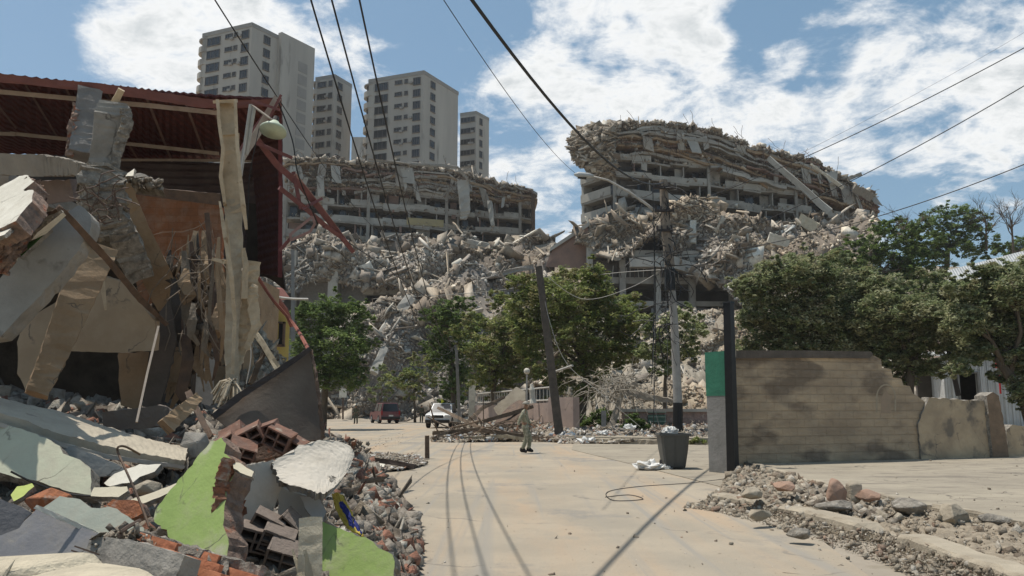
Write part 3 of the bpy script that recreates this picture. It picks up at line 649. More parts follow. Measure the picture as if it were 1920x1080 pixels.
        for i in range(seg):
            for k in range(4): fs.append((i * 4 + k, i * 4 + (k + 1) % 4, (i + 1) * 4 + (k + 1) % 4, (i + 1) * 4 + k))
        fs += [(0, 1, 2, 3), tuple(seg * 4 + k for k in (3, 2, 1, 0))]
        mb.add(vs, fs); mb.build('crushed_slab', random.choice((FAC, FAC, FACW, FACR, BROWN)), t)
    # dangling panels and bars
    for k in range(16):
        u = random.uniform(.02, .98); tz = top(u); z1 = tz - random.uniform(.5, 3.5); mb = MB(); w = random.uniform(.6, 2.0); h = random.uniform(1.2, 3.8)
        mb.obox(P(u, -1.2, z1), d * w + Vector((0, 0, random.uniform(-.4, .4))), n * .16, Vector((0, 0, -h)) + d * random.uniform(-1.2, 1.2) + n * random.uniform(-.6, .5), jit=.12); mb.build('hanging_panel', random.choice((FAC, FACW, FACW)), t)
    mb = MB()
    for k in range(150):
        u = random.uniform(0, 1); tz = top(u); z1 = tz - random.uniform(-.3, 5); p = P(u, -1.1 - random.random() * .4, z1); q = [p]
        dr = Vector((random.uniform(-.5, .5), 0, -1)) if random.random() < .75 else Vector((random.uniform(-1, 1), 0, 1.))
        for j in range(4): dr = (dr + Vector((random.uniform(-.5, .5), random.uniform(-.2, .2), random.uniform(-.4, .4)))).normalized(); q.append(q[-1] + dr * random.uniform(.3, 1.2))
        mb.tube(q, .035, 3, cap=False)
    tag(mb.build('rebar', REBAR, t), None, None, None, 'stuff')
    # loose debris on and between the layers
    n_ = 12000; u = RNG.random(n_); tz = np.array([top(x) for x in u]); zb = np.minimum(np.array([cb(x) for x in u]) - .3, tz - .6); f = RNG.random(n_) ** .8
    v = RNG.uniform(-.9, 1.8, n_); topm = RNG.random(n_) < .72; f[topm] = RNG.uniform(.95, 1.04, topm.sum()); v[topm] = RNG.uniform(-.8, depth, topm.sum())
    Pn = np.array(A)[None] + np.array(d)[None] * (u * Ld)[:, None] + np.array(n)[None] * v[:, None]; Pn[:, 2] = zb + (tz - zb) * f
    size = (.16 + 1.15 * RNG.random(n_) ** 4) * np.where(topm, 1., .6)
    a1 = pieces(Pn, size, 'far', .6, .12, .6)
    # spill on the floor edges
    m_ = 2200; u = RNG.random(m_); fl = RNG.choice(len(zs) - 0, m_); Pm = np.array(A)[None] + np.array(d)[None] * (u * Ld)[:, None] + np.array(n)[None] * RNG.uniform(-.2, 1.5, m_)[:, None]; Pm[:, 2] = np.array(zs)[fl] + RNG.uniform(0, .9, m_) ** 2
    ok = Pm[:, 2] < np.array([top(x) for x in u]); a2 = pieces(Pm[ok], .15 + .5 * RNG.random(ok.sum()) ** 2, 'far', .3, .2, .4)
    V, Q, T = join_np([a1, a2]); tag(np_mesh('loose_rubble', V, Q, T, RUB, t), None, None, None, 'stuff')
    return t
def prof(pts):
    xs = [p[0] for p in pts]; ys = [p[1] for p in pts]
    return lambda u: float(np.interp(u, xs, ys)) + .45 * mnoise.noise(Vector((u * 23, pts[0][1], 0))) + .3 * mnoise.noise(Vector((u * 61, pts[0][1], 4)))
# right block: front from (1148, Y120) to (1642, Y136); heights from pixel rows
def zat(py, Y): return CAM.z + (761.5 - py) * Y / F * 1.0
def zpx(px, py, Y): return at(px, py, Y).z
A = at(1150, 400, 120); B = at(1640, 400, 137)
def uY(u): return 120 + 17 * u
tp = [(0, zpx(1150, 234, 120)), (.12, zpx(1210, 232, 122)), (.25, zpx(1275, 236, 124)), (.36, zpx(1330, 246, 126)), (.5, zpx(1400, 272, 128)), (.62, zpx(1460, 288, 130)), (.74, zpx(1520, 300, 132)), (.86, zpx(1580, 330, 134)), (.95, zpx(1625, 356, 136)), (1, zpx(1640, 372, 137))]
zr = [zpx(1150, y, 120) for y in (438, 401, 364, 327)]; zr.append(zpx(1150, 294, 120))
random.seed(3)
ruin('crushed_apartment_block', 'long crushed apartment block on the right, its upper storeys sagging under a crown of rubble', (A.x, A.y), (B.x, B.y), (-.05, 1, 0), zr, prof(tp), prof([(0, zpx(1150, 268, 120)), (.25, zpx(1275, 292, 124)), (.5, zpx(1400, 330, 128)), (.8, zpx(1550, 372, 133)), (1, zpx(1640, 392, 137))]), bays=15, seed=5, orange=(.0, .2, zr[1] - 1.9), base_z=24)
# its short left wing turned the other way, with three whole balconies
def left_wing():
    A2 = at(1090, 400, 126); t = thing('balcony_bay', 'square corner bay with three whole balconies at the left end of the right crushed block', 'building', (A2.x, A2.y, 22))
    P0 = Vector((A2.x, A2.y, 0)); P1 = Vector((A.x - .3, A.y + .2, 0)); d = P1 - P0; n = Vector((-d.y, d.x, 0)).normalized() ; n = n if n.y > 0 else -n
    mb = MB(); mb.obox(P0 + n * 2 + Vector((0, 0, 18)), d, n * 10, Vector((0, 0, zr[3] - 18 + 2.6))); mb.build('carcass', FACD, t)
    for k, z in enumerate(zr[:4]):
        m = MB(); m.obox(P0 + Vector((0, 0, z - .32)), d, n * 2.6, Vector((0, 0, .3))); m.build('floor_slab', FAC, t)
        m = MB(); m.obox(P0 - n * .12 + Vector((0, 0, z - .0)), d, n * .14, Vector((0, 0, 1.35 if k < 3 else 1.8))); m.build('parapet', FACW, t)
        m = MB(); m.obox(P0 + n * 1.9 + d * .12 + Vector((0, 0, z + .3)), d * .7, n * .07, Vector((0, 0, 2.0))); m.build('window', GLASS, t)
    m = MB(); m.obox(P0 + n * .1 + Vector((0, 0, 18)), d.normalized() * .5, n * 2.6, Vector((0, 0, zr[3] - 16))); m.build('side_wall', FACW, t)
left_wing()
# overhanging crown at the left end
crown = Patch([[(1082, 300, 124), (1110, 322, 122), (1150, 330, 119.4)], [(1074, 272, 124), (1100, 282, 121), (1150, 288, 118.6)], [(1088, 258, 125), (1112, 252, 122), (1150, 250, 119)], [(1120, 244, 130), (1150, 242, 128), (1190, 242, 127)]])
V, Q, T = join_np([crown.grid(26, 22, .25, (.34, .3, .25)), crown.scatter(1500, 4, 24, 'far', .85, .08, .85, .4, 2.2, big=True)])
tag(np_mesh('rubble_crown', V, Q, T, RUB), 'lump of crushed floors overhanging the left end of the right block', 'rubble', None, 'stuff')

A = at(530, 430, 131); B = at(999, 430, 145)
tp = [(0, zpx(530, 300, 131)), (.12, zpx(590, 296, 132)), (.25, zpx(645, 306, 134)), (.42, zpx(725, 308, 137)), (.55, zpx(790, 312, 138)), (.68, zpx(850, 322, 140)), (.78, zpx(900, 338, 142)), (.86, zpx(935, 346, 143)), (.98, zpx(994, 356, 145)), (1, zpx(999, 358, 145))]
zl = [zpx(690, y, 135) for y in (476, 446, 416, 386, 356)]
ruin('crushed_apartment_block', 'broad crushed apartment block on the left in front of the towers', (A.x, A.y), (B.x, B.y), (-.05, 1, 0), zl, prof(tp), prof([(0, zpx(530, 348, 131)), (.3, zpx(670, 348, 134)), (.6, zpx(810, 352, 138)), (.85, zpx(930, 372, 142)), (1, zpx(999, 372, 145))]), bays=16, seed=9, yellow=(.47, .62, zl[2] + .1), base_z=20)
mb = MB(); pts = [at(x, y, Y) for x, y, Y in ((980, 358, 144), (993, 358, 144), (999, 364, 144), (1000, 395, 144.4), (1000, 440, 144.5), (1000, 470, 144.5))]
mb.tube(pts, .35, 8); tag(mb.build('bent_downpipe', BROWNST), 'dark bent pipe running down the right corner of the left crushed block', 'pipe')

# ---- podiums
def podium_right():
    o0 = at(1100, 500, 112); t = thing('parking_podium', 'dark open podium of parking decks under the right crushed block', 'building', (o0.x, o0.y, 8))
    X0 = o0.x; X1 = at(1420, 500, 118).x
    def z(py, Y=112): return zat(py, Y) + .0
    def P(x, y, zz): return Vector((x, y, zz))
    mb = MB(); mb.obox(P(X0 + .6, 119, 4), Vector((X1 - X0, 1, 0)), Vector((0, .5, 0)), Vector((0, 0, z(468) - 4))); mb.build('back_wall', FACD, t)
    def zz(py): return at(1200, py, 112).z
    for a, b_, y0, m in ((470, 482, 111.3, FACW), (532, 520, 111.6, FAC), (565, 574, 111.2, FACW)):
        mb = MB(); mb.obox(P(X0, y0, min(zz(a), zz(b_))), Vector((X1 - X0, 1.2, 0)), Vector((0, 7, 0)), Vector((0, 0, abs(zz(a) - zz(b_))))); mb.build('deck_slab', m, t)
    mb = MB(); mb.obox(P(X0 + 9, 111.8, 5), Vector((X1 - X0 - 9, 1.2, 0)), Vector((0, .4, 0)), Vector((0, 0, zz(578) - 5))); mb.build('lower_wall', GREYR, t)
    mb = MB(); mb.obox(P(X0, 112, zz(524)), Vector((X1 - X0, 1.2, 0)), Vector((0, .3, 0)), Vector((0, 0, zz(487) - zz(524)))); mb.build('screen_wall', FACD, t)
    for px in (1099, 1160, 1225, 1290, 1365, 1410):
        mb = MB(); x = at(px, 500, 112).x; mb.obox(P(x, 111.0 + (x - X0) * .03, 5), Vector((.85, 0, 0)), Vector((0, .8, 0)), Vector((0, 0, zz(484 if px > 1100 else 462) - 5))); mb.build('column', FACW if px in (1099, 1225) else FAC, t)
    for k in range(46):
        x = X0 + 1 + k * .62
        if k % 9 == 5: continue
        mb = MB(); tl = random.uniform(-.25, .25); mb.tube([P(x, 110.9, zz(523)), P(x + tl, 110.9, zz(492) - random.random())], .05, 4); mb.build('baluster', FACW if k % 3 else REBAR, t)
    mb = MB(); mb.hexa([at(*p) for p in ((1022, 500, 113), (1105, 505, 112), (1105, 505, 122), (1022, 500, 122), (1036, 468, 113), (1102, 418, 112), (1102, 418, 122), (1036, 468, 122))]); mb.build('sloping_wing', FACR, t)
    mb = MB(); mb.hexa([at(*p) for p in ((1030, 472, 112.6), (1104, 424, 111.6), (1104, 424, 122), (1030, 472, 122), (1032, 464, 112.6), (1104, 416, 111.6), (1104, 416, 122), (1032, 464, 122))]); mb.build('coping', FACW, t)
podium_right()
slab('tilted_deck', [(1180, 484), (1260, 478), (1395, 530), (1392, 545), (1255, 500), (1182, 500)], (1280, 500, 109.5), (0, -1, .2), .6, FACW, RAW, step=1.5, amp=.2, label='long tilted deck slab resting on the parking podium', cat='concrete slab')
def podium_left():
    o0 = at(560, 560, 112); t = thing('parking_podium', 'grey podium with a black loading opening under the left crushed block', 'building', (o0.x, o0.y, 4))
    def P(px, y, py): p = at(px, py, y); return p
    def bx(nm, px0, px1, py0, py1, Y, dep, m): a = at(px0, py1, Y); b_ = at(px1, py0, Y); mb = MB(); mb.obox(a, Vector((b_.x - a.x, 0, 0)), Vector((0, dep, 0)), Vector((0, 0, b_.z - a.z))); mb.build(nm, m, t)
    bx('back_wall', 480, 860, 500, 640, 118, .6, FACD); bx('deck_slab', 500, 800, 490, 505, 113, 5, FAC); bx('front_wall', 560, 688, 525, 600, 114, .5, GREYR)
    bx('beam', 680, 752, 534, 552, 112.5, 1.2, FACW); bx('lintel', 560, 780, 515, 528, 113, 1.5, FAC); bx('column', 612, 634, 500, 610, 111.5, 1.5, FACW); bx('column', 752, 764, 520, 600, 112, 1.2, FAC); bx('column', 546, 556, 470, 600, 111, 1, FACW)
    bx('side_wall', 764, 860, 515, 600, 115, .6, FAC)
podium_left()

# ================================================================== RUBBLE SLOPES
def relief(P, amp, wl):
    z = np.zeros(len(P)); r_ = np.random.default_rng(5)
    for k in range(14):
        f = 2 * pi / (wl * r_.uniform(.25, 1.2)); d = r_.normal(0, 1, 3); d /= np.linalg.norm(d); z += np.sin(P @ d * f + r_.uniform(0, 6)) * r_.uniform(.4, 1) * min(1, 6.3 / f / wl * 1.6)
    return z * amp / 2.6
def rubble(name, rows, nu, nv, n, lo, hi, label, pal='far', m=None, rough=.3, extra=(), cat='rubble', bump=0., **kw):
    p = Patch(rows)
    if bump:
        ev0 = p.ev
        def ev(u, v):
            P = ev0(u, v); P[:, 2] += relief(P, bump, 11.); P[:, 1] -= relief(P[:, [2, 0, 1]], bump * .8, 9.); return P
        p.ev = ev
    c = {'far': (.24, .205, .17), 'dust': (.38, .32, .24), 'brick': (.33, .27, .21), 'dark': (.15, .12, .1), 'litter': (.36, .31, .24)}[pal]  # far bed kept darker, painting shade into the gaps between pieces
    parts = [p.grid(nu, nv, rough, c), p.scatter(n, lo, hi, pal, **kw)]
    for e in extra: parts.append(p.scatter(*e[0], **e[1]))
    V, Q, T = join_np(parts)
    if bump:
        g = relief(V[:, [1, 2, 0]] * np.array([1, 1, 1.]), 1., 14.); w = relief(V[:, [2, 0, 1]], 1., 18.)
        T = T * (1 + .22 * np.clip(g, -1, 1))[:, None] * (1 + np.clip(w, -1, 1)[:, None] * np.array([.05, 0, -.07]))
    o = np_mesh(name, V, Q, T, m or RUB); tag(o, label, cat, None, 'stuff'); return p
PL = rubble('rubble_slope', [[(560, 790, 84), (640, 787, 88), (700, 785, 90), (800, 785, 92), (960, 780, 90), (1060, 770, 86)],
                             [(560, 740, 90), (650, 722, 93), (690, 705, 94), (780, 690, 96), (900, 690, 95), (1060, 700, 90)],
                             [(600, 690, 92), (650, 660, 94), (705, 620, 98), (790, 580, 100), (900, 585, 100), (1040, 620, 98)],
                             [(640, 640, 104), (690, 600, 105), (760, 570, 108), (830, 520, 112), (920, 515, 114), (1040, 540, 112)],
                             [(720, 600, 112), (770, 560, 114), (830, 500, 118), (880, 468, 124), (950, 470, 126), (1040, 482, 126)],
                             [(760, 590, 125), (800, 500, 130), (860, 480, 132), (880, 466, 134), (950, 474, 134), (1040, 484, 134)]],
            80, 80, 13000, 3, 17, 'slope of grey concrete rubble spilling down to the far end of the road', extra=(((1100, 9, 36), dict(slab=.78, stick=.22, flat=.6, p=2.8, lift=.4, big=True)),), rough=.25, bump=2.0)
rubble('rubble_slope', [[(480, 545, 110), (560, 535, 110.5), (640, 530, 111), (720, 535, 111), (810, 545, 111.5)],
                        [(480, 510, 111), (560, 500, 111), (640, 492, 111.3), (720, 500, 111.6), (820, 510, 112)],
                        [(480, 480, 114), (560, 474, 114), (640, 468, 114), (740, 468, 115), (850, 472, 116)],
                        [(480, 466, 128), (560, 464, 128), (640, 462, 128), (740, 464, 129), (880, 458, 130)]],
       60, 36, 7500, 3, 16, 'band of grey rubble heaped on the podium of the left crushed block', extra=(((450, 8, 28), dict(slab=.65, stick=.25, flat=.45, p=2.4, lift=.5, big=True)),), rough=.3, bump=1.2)
PR = rubble('rubble_slope', [[(1080, 470, 110.5), (1150, 470, 110.5), (1260, 500, 110), (1350, 540, 107), (1480, 580, 102), (1640, 600, 98)],
                        [(1090, 455, 113), (1150, 445, 112), (1260, 455, 111), (1350, 485, 109), (1480, 520, 106), (1640, 540, 104)],
                        [(1110, 432, 117), (1180, 430, 116), (1260, 418, 115), (1350, 430, 114), (1480, 460, 114), (1640, 470, 114)],
                        [(1130, 425, 119.5), (1200, 412, 119.5), (1260, 400, 120), (1350, 402, 122), (1480, 420, 126), (1640, 425, 131)]],
       90, 44, 13000, 3, 15, 'broad fan of pale rubble below the right crushed block', extra=(((1100, 8, 30), dict(slab=.7, stick=.22, flat=.5, p=2.6, lift=.5, big=True)),), rough=.3, bump=1.7)
rubble('rubble_slope', [[(1060, 800, 60), (1180, 790, 60), (1300, 785, 60), (1420, 780, 62), (1600, 790, 62), (1800, 790, 60)],
                        [(1060, 730, 70), (1180, 720, 70), (1300, 712, 70), (1420, 700, 72), (1600, 720, 70), (1800, 730, 68)],
                        [(1060, 690, 84), (1180, 650, 84), (1300, 636, 84), (1420, 620, 84), (1600, 640, 82), (1800, 680, 80)],
                        [(1060, 640, 98), (1180, 600, 100), (1300, 600, 102), (1420, 570, 102), (1600, 590, 98), (1800, 600, 96)]],
       80, 50, 12000, 3, 16, 'dusty brown and white rubble bank behind the trees and the low wall', pal='dust', extra=(((700, 8, 28), dict(slab=.65, stick=.2, flat=.5, p=2.6, lift=.4, big=True)),), rough=.25, bump=1.3)

# single big pieces that can be picked out
FARS = [
 ('fallen_column', [(715, 628, 96, 17), (768, 560, 103, 19)], FACW, 'long pale column leaning on the slope above the red car'),
 ('concrete_slab', [(836, 556, 108, 14), (862, 512, 110, 16)], FACW, 'short pale slab standing upright near the middle of the left slope'),
 ('concrete_slab', [(862, 600, 103, 12), (905, 545, 107, 15)], CONC, 'narrow slab leaning right on the slope above the fallen grey poles'),
 ('fallen_beam', [(905, 520, 112, 9), (1000, 500, 115, 8)], CONC, 'horizontal dark beam across the top of the left slope'),
 ('fallen_beam', [(700, 700, 90, 16), (722, 652, 92, 13)], FACW, 'white stub of column halfway down behind the left tree'),
 ('concrete_slab', [(875, 455, 124, 16), (935, 468, 124, 14)], FACW, 'beige slab tipped over the crest right under the left block'),
 ('fallen_column', [(1298, 456, 113, 13), (1300, 415, 114, 11)], WHITE, 'white column stub standing in the fan behind the lamp pole'),
 ('fallen_column', [(1440, 296, 126, 9), (1556, 398, 124, 13)], FACW, 'long tilted column hanging down the front of the right block'),
 ('concrete_slab', [(1520, 308, 128, 5), (1580, 352, 130, 7)], WHITE, 'thin white strip slab near the right end of the crushed crown'),
 ('concrete_slab', [(1440, 445, 112, 20), (1478, 456, 112, 16)], WHITE, 'white flat slab lying on the fan under the right block'),
 ('concrete_slab', [(1498, 410, 120, 22), (1530, 428, 119, 20)], CREAM, 'cream tilted slab at the upper right of the fan'),
 ('hanging_slab', [(868, 340, 138, 22), (872, 395, 137.5, 20), (868, 412, 137.4, 10)], FACW, 'pale torn slab hanging down the front of the left crushed block'),
 ('hanging_slab', [(918, 378, 140, 10), (924, 424, 139, 7)], FACW, 'thin pale strip hanging beside the torn slab of the left crushed block'),
 ('fallen_beam', [(690, 300, 133, 5), (858, 314, 136, 5), (880, 340, 137, 5)], CONC, 'long roof edge beam lying along the top of the left crushed block'),
 ('fallen_beam', [(1590, 335, 130, 7), (1615, 326, 130, 6)], CONC, 'stub of beam sticking up at the right end of the right block'),
 ('fallen_beam', [(1600, 352, 133, 14), (1634, 370, 134, 16)], RAW, 'round broken column head at the far right of the crushed crown')]
for nm, path, m, lb in FARS: loft(nm, path, m, .6, .12, 6, label=lb, cat='beam' if 'beam' in nm else ('column' if 'column' in nm else 'concrete slab'))

# ================================================================== TREES
def leaves(C, R, n, size, cols, squash=.8, seed=0):
    """n leaf quads gathered in small sprays on and inside one lobe of a crown"""
    k = max(4, n // 42); d = RNG.normal(0, 1, (k, 3)); d /= np.linalg.norm(d, axis=1, keepdims=True)
    rr = RNG.random(k) ** .33; cen = C + d * (R * rr)[:, None] * np.array([1, 1, squash])
    per = 42; idx = np.repeat(np.arange(k), per); N_ = len(idx)
    sr = np.minimum(R * RNG.uniform(.13, .24, k), RNG.uniform(.22, .42, k) * (1 + R * .1)); off = RNG.normal(0, 1, (N_, 3)) * sr[idx][:, None] * np.array([.75, .75, .42])
    P = cen[idx] + off
    a = RNG.normal(0, 1, (N_, 3)); a[:, 2] *= .45; a /= np.linalg.norm(a, axis=1, keepdims=True)
    up = RNG.normal(0, .55, (N_, 3)) + np.array([0, 0, 1.]); b = np.cross(a, up); b /= np.linalg.norm(b, axis=1, keepdims=True) + 1e-6
    s = size * RNG.uniform(.6, 1.3, N_); a *= s[:, None]; b *= (s * .42)[:, None]
    V = np.stack([P - a * .5, P + b * .5, P + a * .5, P - b * .5], 1).reshape(-1, 3); Q = np.arange(N_ * 4).reshape(-1, 4)
    cs = np.array(cols); T = cs[RNG.integers(0, len(cs), k)][idx] * RNG.uniform(.7, 1.3, (N_, 1)); return V, Q, np.repeat(T, 4, 0)
GR = dict(dark=[(0.152, 0.211, 0.062), (0.203, 0.265, 0.088), (0.109, 0.156, 0.048)], mid=[(0.261, 0.292, 0.094), (0.189, 0.231, 0.075), (0.341, 0.354, 0.138), (0.290, 0.258, 0.125)],
          grey=[(0.275, 0.299, 0.138), (0.334, 0.354, 0.188), (0.189, 0.231, 0.100)], pale=[(0.377, 0.367, 0.225), (0.290, 0.313, 0.163), (0.478, 0.435, 0.288)], blue=[(0.246, 0.279, 0.138), (0.319, 0.340, 0.194), (0.174, 0.204, 0.094), (0.435, 0.422, 0.275), (0.290, 0.272, 0.150)])
def tree(name, label, Y, blobs, trunk, pal='mid', dens=1., size=.22, group=None, limbs=5, cat='tree', dy=1.0, tr=.18, ground_z=None, bark=BARK):
    """blobs (px, py, r_px); trunk [(px, py), ...] from ground up"""
    b0 = at(trunk[0][0], trunk[0][1], Y); bz = b0.z if ground_z is None else ground_z
    t = thing(name, label, cat, (b0.x, b0.y, bz), group)
    parts = []; cens = []
    for (px, py, r) in blobs:
        c = at(px, py, Y + random.uniform(-dy, dy)); R = r * Y / F; cens.append((c, R))
        n = int(dens * 5600 * (r / 60) ** 2 * (.22 / size) ** 1.2 * (F / Y / 30) ** .3) + 60
        parts.append(leaves(np.array(c), R, n, size, GR[pal]))
        for _ in range(5):      # smaller outriders break the outline
            d = Vector([random.gauss(0, 1), random.gauss(0, 1), random.gauss(0, .7)]).normalized(); c2 = c + d * R * random.uniform(.9, 1.3); parts.append(leaves(np.array(c2), R * random.uniform(.2, .42), max(50, n // 12), size, GR[pal]))
    V, Q, T = join_np(parts); np_mesh('crown', V, Q, T, LEAF, t)
    mb = MB(); tp = [at(a, b, Y) for a, b in trunk]; tp[0].z = bz - .1; r0 = tr
    mb.tube(tp, [r0 * (1.25 - .6 * i / (len(tp) - 1)) for i in range(len(tp))], 9); mb.build('trunk', bark, t, smooth=True)
    top = tp[-1]; order = sorted(cens, key=lambda c: -c[1])[:limbs]
    for c, R in order:
        mb = MB(); s = tp[-2].lerp(top, random.uniform(.2, 1)); m = s.lerp(c, .5) + Vector((random.uniform(-.3, .3), random.uniform(-.3, .3), random.uniform(-.2, .4)))
        mb.tube([s, m, c], [r0 * .5, r0 * .33, r0 * .12], 6)
        for _ in range(6):
            e = c + Vector([random.gauss(0, 1) for _ in range(3)]).normalized() * R * .85; q = m.lerp(c, random.random()); mb.tube([q, q.lerp(e, .5) + Vector((0, 0, .1)), e], [r0 * .16, r0 * .1, r0 * .03], 4)
        mb.build('limb', bark, t)
    return t
tree('shade_tree', 'dense dark green tree at the left kerb beside the yellow house', 56,
     [(600, 600, 42), (650, 598, 40), (575, 650, 36), (640, 650, 46), (672, 640, 30), (610, 700, 40), (650, 710, 36), (570, 585, 26), (625, 575, 28), (575, 710, 26), (672, 580, 18), (680, 690, 16)],
     [(604, 806), (607, 770), (610, 730), (618, 690)], 'dark', 1.25, .24, tr=.24)
tree('feathery_tree', 'leafy yellow-green tree standing over the wall in the middle, the biggest there', 47,
     [(1040, 560, 50), (1100, 560, 52), (1150, 600, 44), (985, 575, 40), (1070, 620, 55), (1130, 650, 44), (1000, 640, 42), (1110, 512, 26), (1060, 520, 28), (975, 530, 24), (1180, 570, 26), (1170, 625, 26), (1120, 700, 30), (1080, 680, 34), (1020, 690, 30), (1148, 665, 30), (990, 610, 34), (1190, 600, 28), (1180, 660, 26), (1045, 715, 28), (1100, 730, 26), (1130, 540, 28), (1010, 540, 26)],
     [(1085, 808), (1092, 760), (1100, 710), (1090, 660)], 'mid', 1.15, .2, tr=.26, ground_z=.28, limbs=7)
tree('feathery_tree', 'olive green tree left of the leaning dark pole, over the pink wall', 55,
     [(930, 620, 36), (900, 650, 34), (950, 660, 38), (915, 690, 34), (965, 610, 30), (960, 700, 28), (890, 600, 22), (870, 620, 22), (940, 575, 20), (970, 680, 30), (900, 720, 26), (950, 730, 24), (990, 650, 28), (930, 560, 20)],
     [(925, 808), (928, 770), (925, 730), (930, 690)], 'mid', 1.15, .22, tr=.2, ground_z=.28)
tree('narrow_tree', 'tall dark narrow tree behind the thin pole', 63,
     [(848, 640, 30), (850, 680, 28), (852, 715, 26), (848, 748, 24), (842, 610, 26), (835, 590, 20), (866, 700, 16), (832, 665, 18), (860, 600, 22), (820, 620, 20), (815, 590, 22), (880, 620, 24), (870, 570, 20), (810, 650, 20), (875, 660, 22), (840, 575, 22)],
     [(850, 800), (850, 760), (850, 720), (848, 660)], 'dark', 1.5, .24, tr=.2)
tree('feathery_shrub', 'low feathery green tree at the foot of the rubble slope, behind the red car', 80,
     [(780, 695, 26), (760, 715, 26), (798, 715, 22), (735, 712, 18), (775, 735, 20), (810, 690, 18), (790, 670, 14)], [(778, 792), (778, 770), (776, 740), (778, 715)], 'mid', 1.0, .28, tr=.12, limbs=3)
tree('feathery_shrub', 'grey green bush between the left tree and the red car', 84,
     [(715, 715, 18), (700, 735, 14), (728, 730, 16), (712, 690, 12)], [(712, 790), (712, 770), (712, 745)], 'grey', .9, .28, tr=.1, limbs=3)
tree('dusty_tree', 'small dusty grey-leaved tree just behind the lamp pole', 43,
     [(1230, 620, 26), (1270, 600, 26), (1300, 625, 24), (1215, 660, 24), (1255, 650, 26), (1290, 660, 22), (1245, 690, 20), (1210, 600, 14), (1310, 600, 12)],
     [(1246, 800), (1247, 760), (1247, 720), (1250, 680)], 'grey', 1.0, .2, tr=.11, ground_z=.28, limbs=6)
BT = 'broad trees behind the block wall'
tree('broad_tree', 'broad grey-green tree over the block wall, right of the black post', 42,
     [(1430, 530, 40), (1490, 520, 46), (1550, 530, 48), (1460, 580, 48), (1530, 590, 54), (1590, 600, 50), (1480, 630, 44), (1550, 650, 50), (1440, 640, 36), (1610, 560, 38), (1610, 650, 44), (1400, 540, 24), (1500, 490, 26), (1440, 500, 22), (1560, 490, 30), (1620, 520, 26), (1500, 665, 30), (1410, 600, 30), (1400, 650, 26), (1450, 680, 30), (1540, 700, 34), (1600, 700, 34), (1420, 560, 30), (1390, 535, 22)],
     [(1560, 800), (1560, 760), (1555, 710), (1550, 660)], 'blue', 1.2, .2, BT, tr=.3, ground_z=.2, limbs=7)
tree('broad_tree', 'broad grey-green tree between the block wall and the white shed', 40,
     [(1660, 580, 46), (1720, 590, 50), (1700, 640, 48), (1770, 620, 50), (1650, 640, 42), (1745, 550, 36), (1680, 540, 34), (1790, 570, 36), (1720, 680, 30), (1660, 680, 34), (1800, 655, 34), (1630, 600, 34), (1640, 715, 26), (1690, 715, 24), (1760, 690, 26), (1690, 560, 30), (1760, 520, 24), (1640, 540, 30)],
     [(1700, 800), (1702, 760), (1705, 720), (1710, 670)], 'blue', 1.2, .2, BT, tr=.26, ground_z=.2, limbs=7)
tree('broad_tree', 'broad grey-green tree at the right edge with bare dark lower limbs over the shed', 36,
     [(1850, 560, 48), (1900, 540, 50), (1850, 620, 52), (1905, 620, 54), (1960, 580, 60), (1810, 600, 38), (1880, 505, 26), (1940, 500, 34), (1800, 545, 26), (1960, 680, 50), (1905, 668, 26), (1990, 620, 60), (1840, 665, 26), (1880, 700, 24), (1930, 730, 34), (1800, 690, 22), (1850, 510, 24)],
     [(1945, 820), (1925, 760), (1900, 715), (1870, 670)], 'blue', 1.2, .19, BT, tr=.28, ground_z=.2, limbs=8)
HT = 'trees on the slope behind the fan of rubble'
tree('slope_tree', 'dark green tree growing at the right edge of the rubble fan', 84, [(1640, 470, 30), (1680, 480, 32), (1620, 500, 26), (1700, 500, 28), (1650, 440, 22), (1580, 480, 22), (1560, 510, 24), (1600, 530, 26), (1690, 520, 30), (1640, 530, 30), (1700, 455, 20), (1730, 480, 22), (1600, 450, 18), (1710, 430, 20), (1670, 425, 16), (1740, 510, 26), (1750, 450, 18)], [(1655, 640), (1655, 600), (1655, 540), (1652, 500)], 'dark', 2.6, .34, HT, tr=.3)
tree('hilltop_tree', 'round green tree crowning the hill on the skyline', 110, [(1760, 410, 28), (1800, 405, 28), (1830, 415, 26), (1730, 425, 26), (1780, 440, 30), (1820, 440, 26), (1700, 440, 26), (1850, 450, 20), (1690, 415, 14), (1770, 465, 26), (1805, 468, 24), (1740, 462, 24), (1835, 470, 22), (1715, 465, 22), (1770, 490, 24)], [(1775, 500), (1777, 480), (1778, 455)], 'dark', 2.8, .42, tr=.3)
tree('hilltop_tree', 'dark bush low on the tan hill at the right edge', 112, [(1890, 470, 20), (1920, 462, 24), (1940, 450, 26), (1870, 462, 14)], [(1905, 500), (1905, 485), (1905, 470)], 'dark', 2.6, .42, tr=.2, limbs=3)
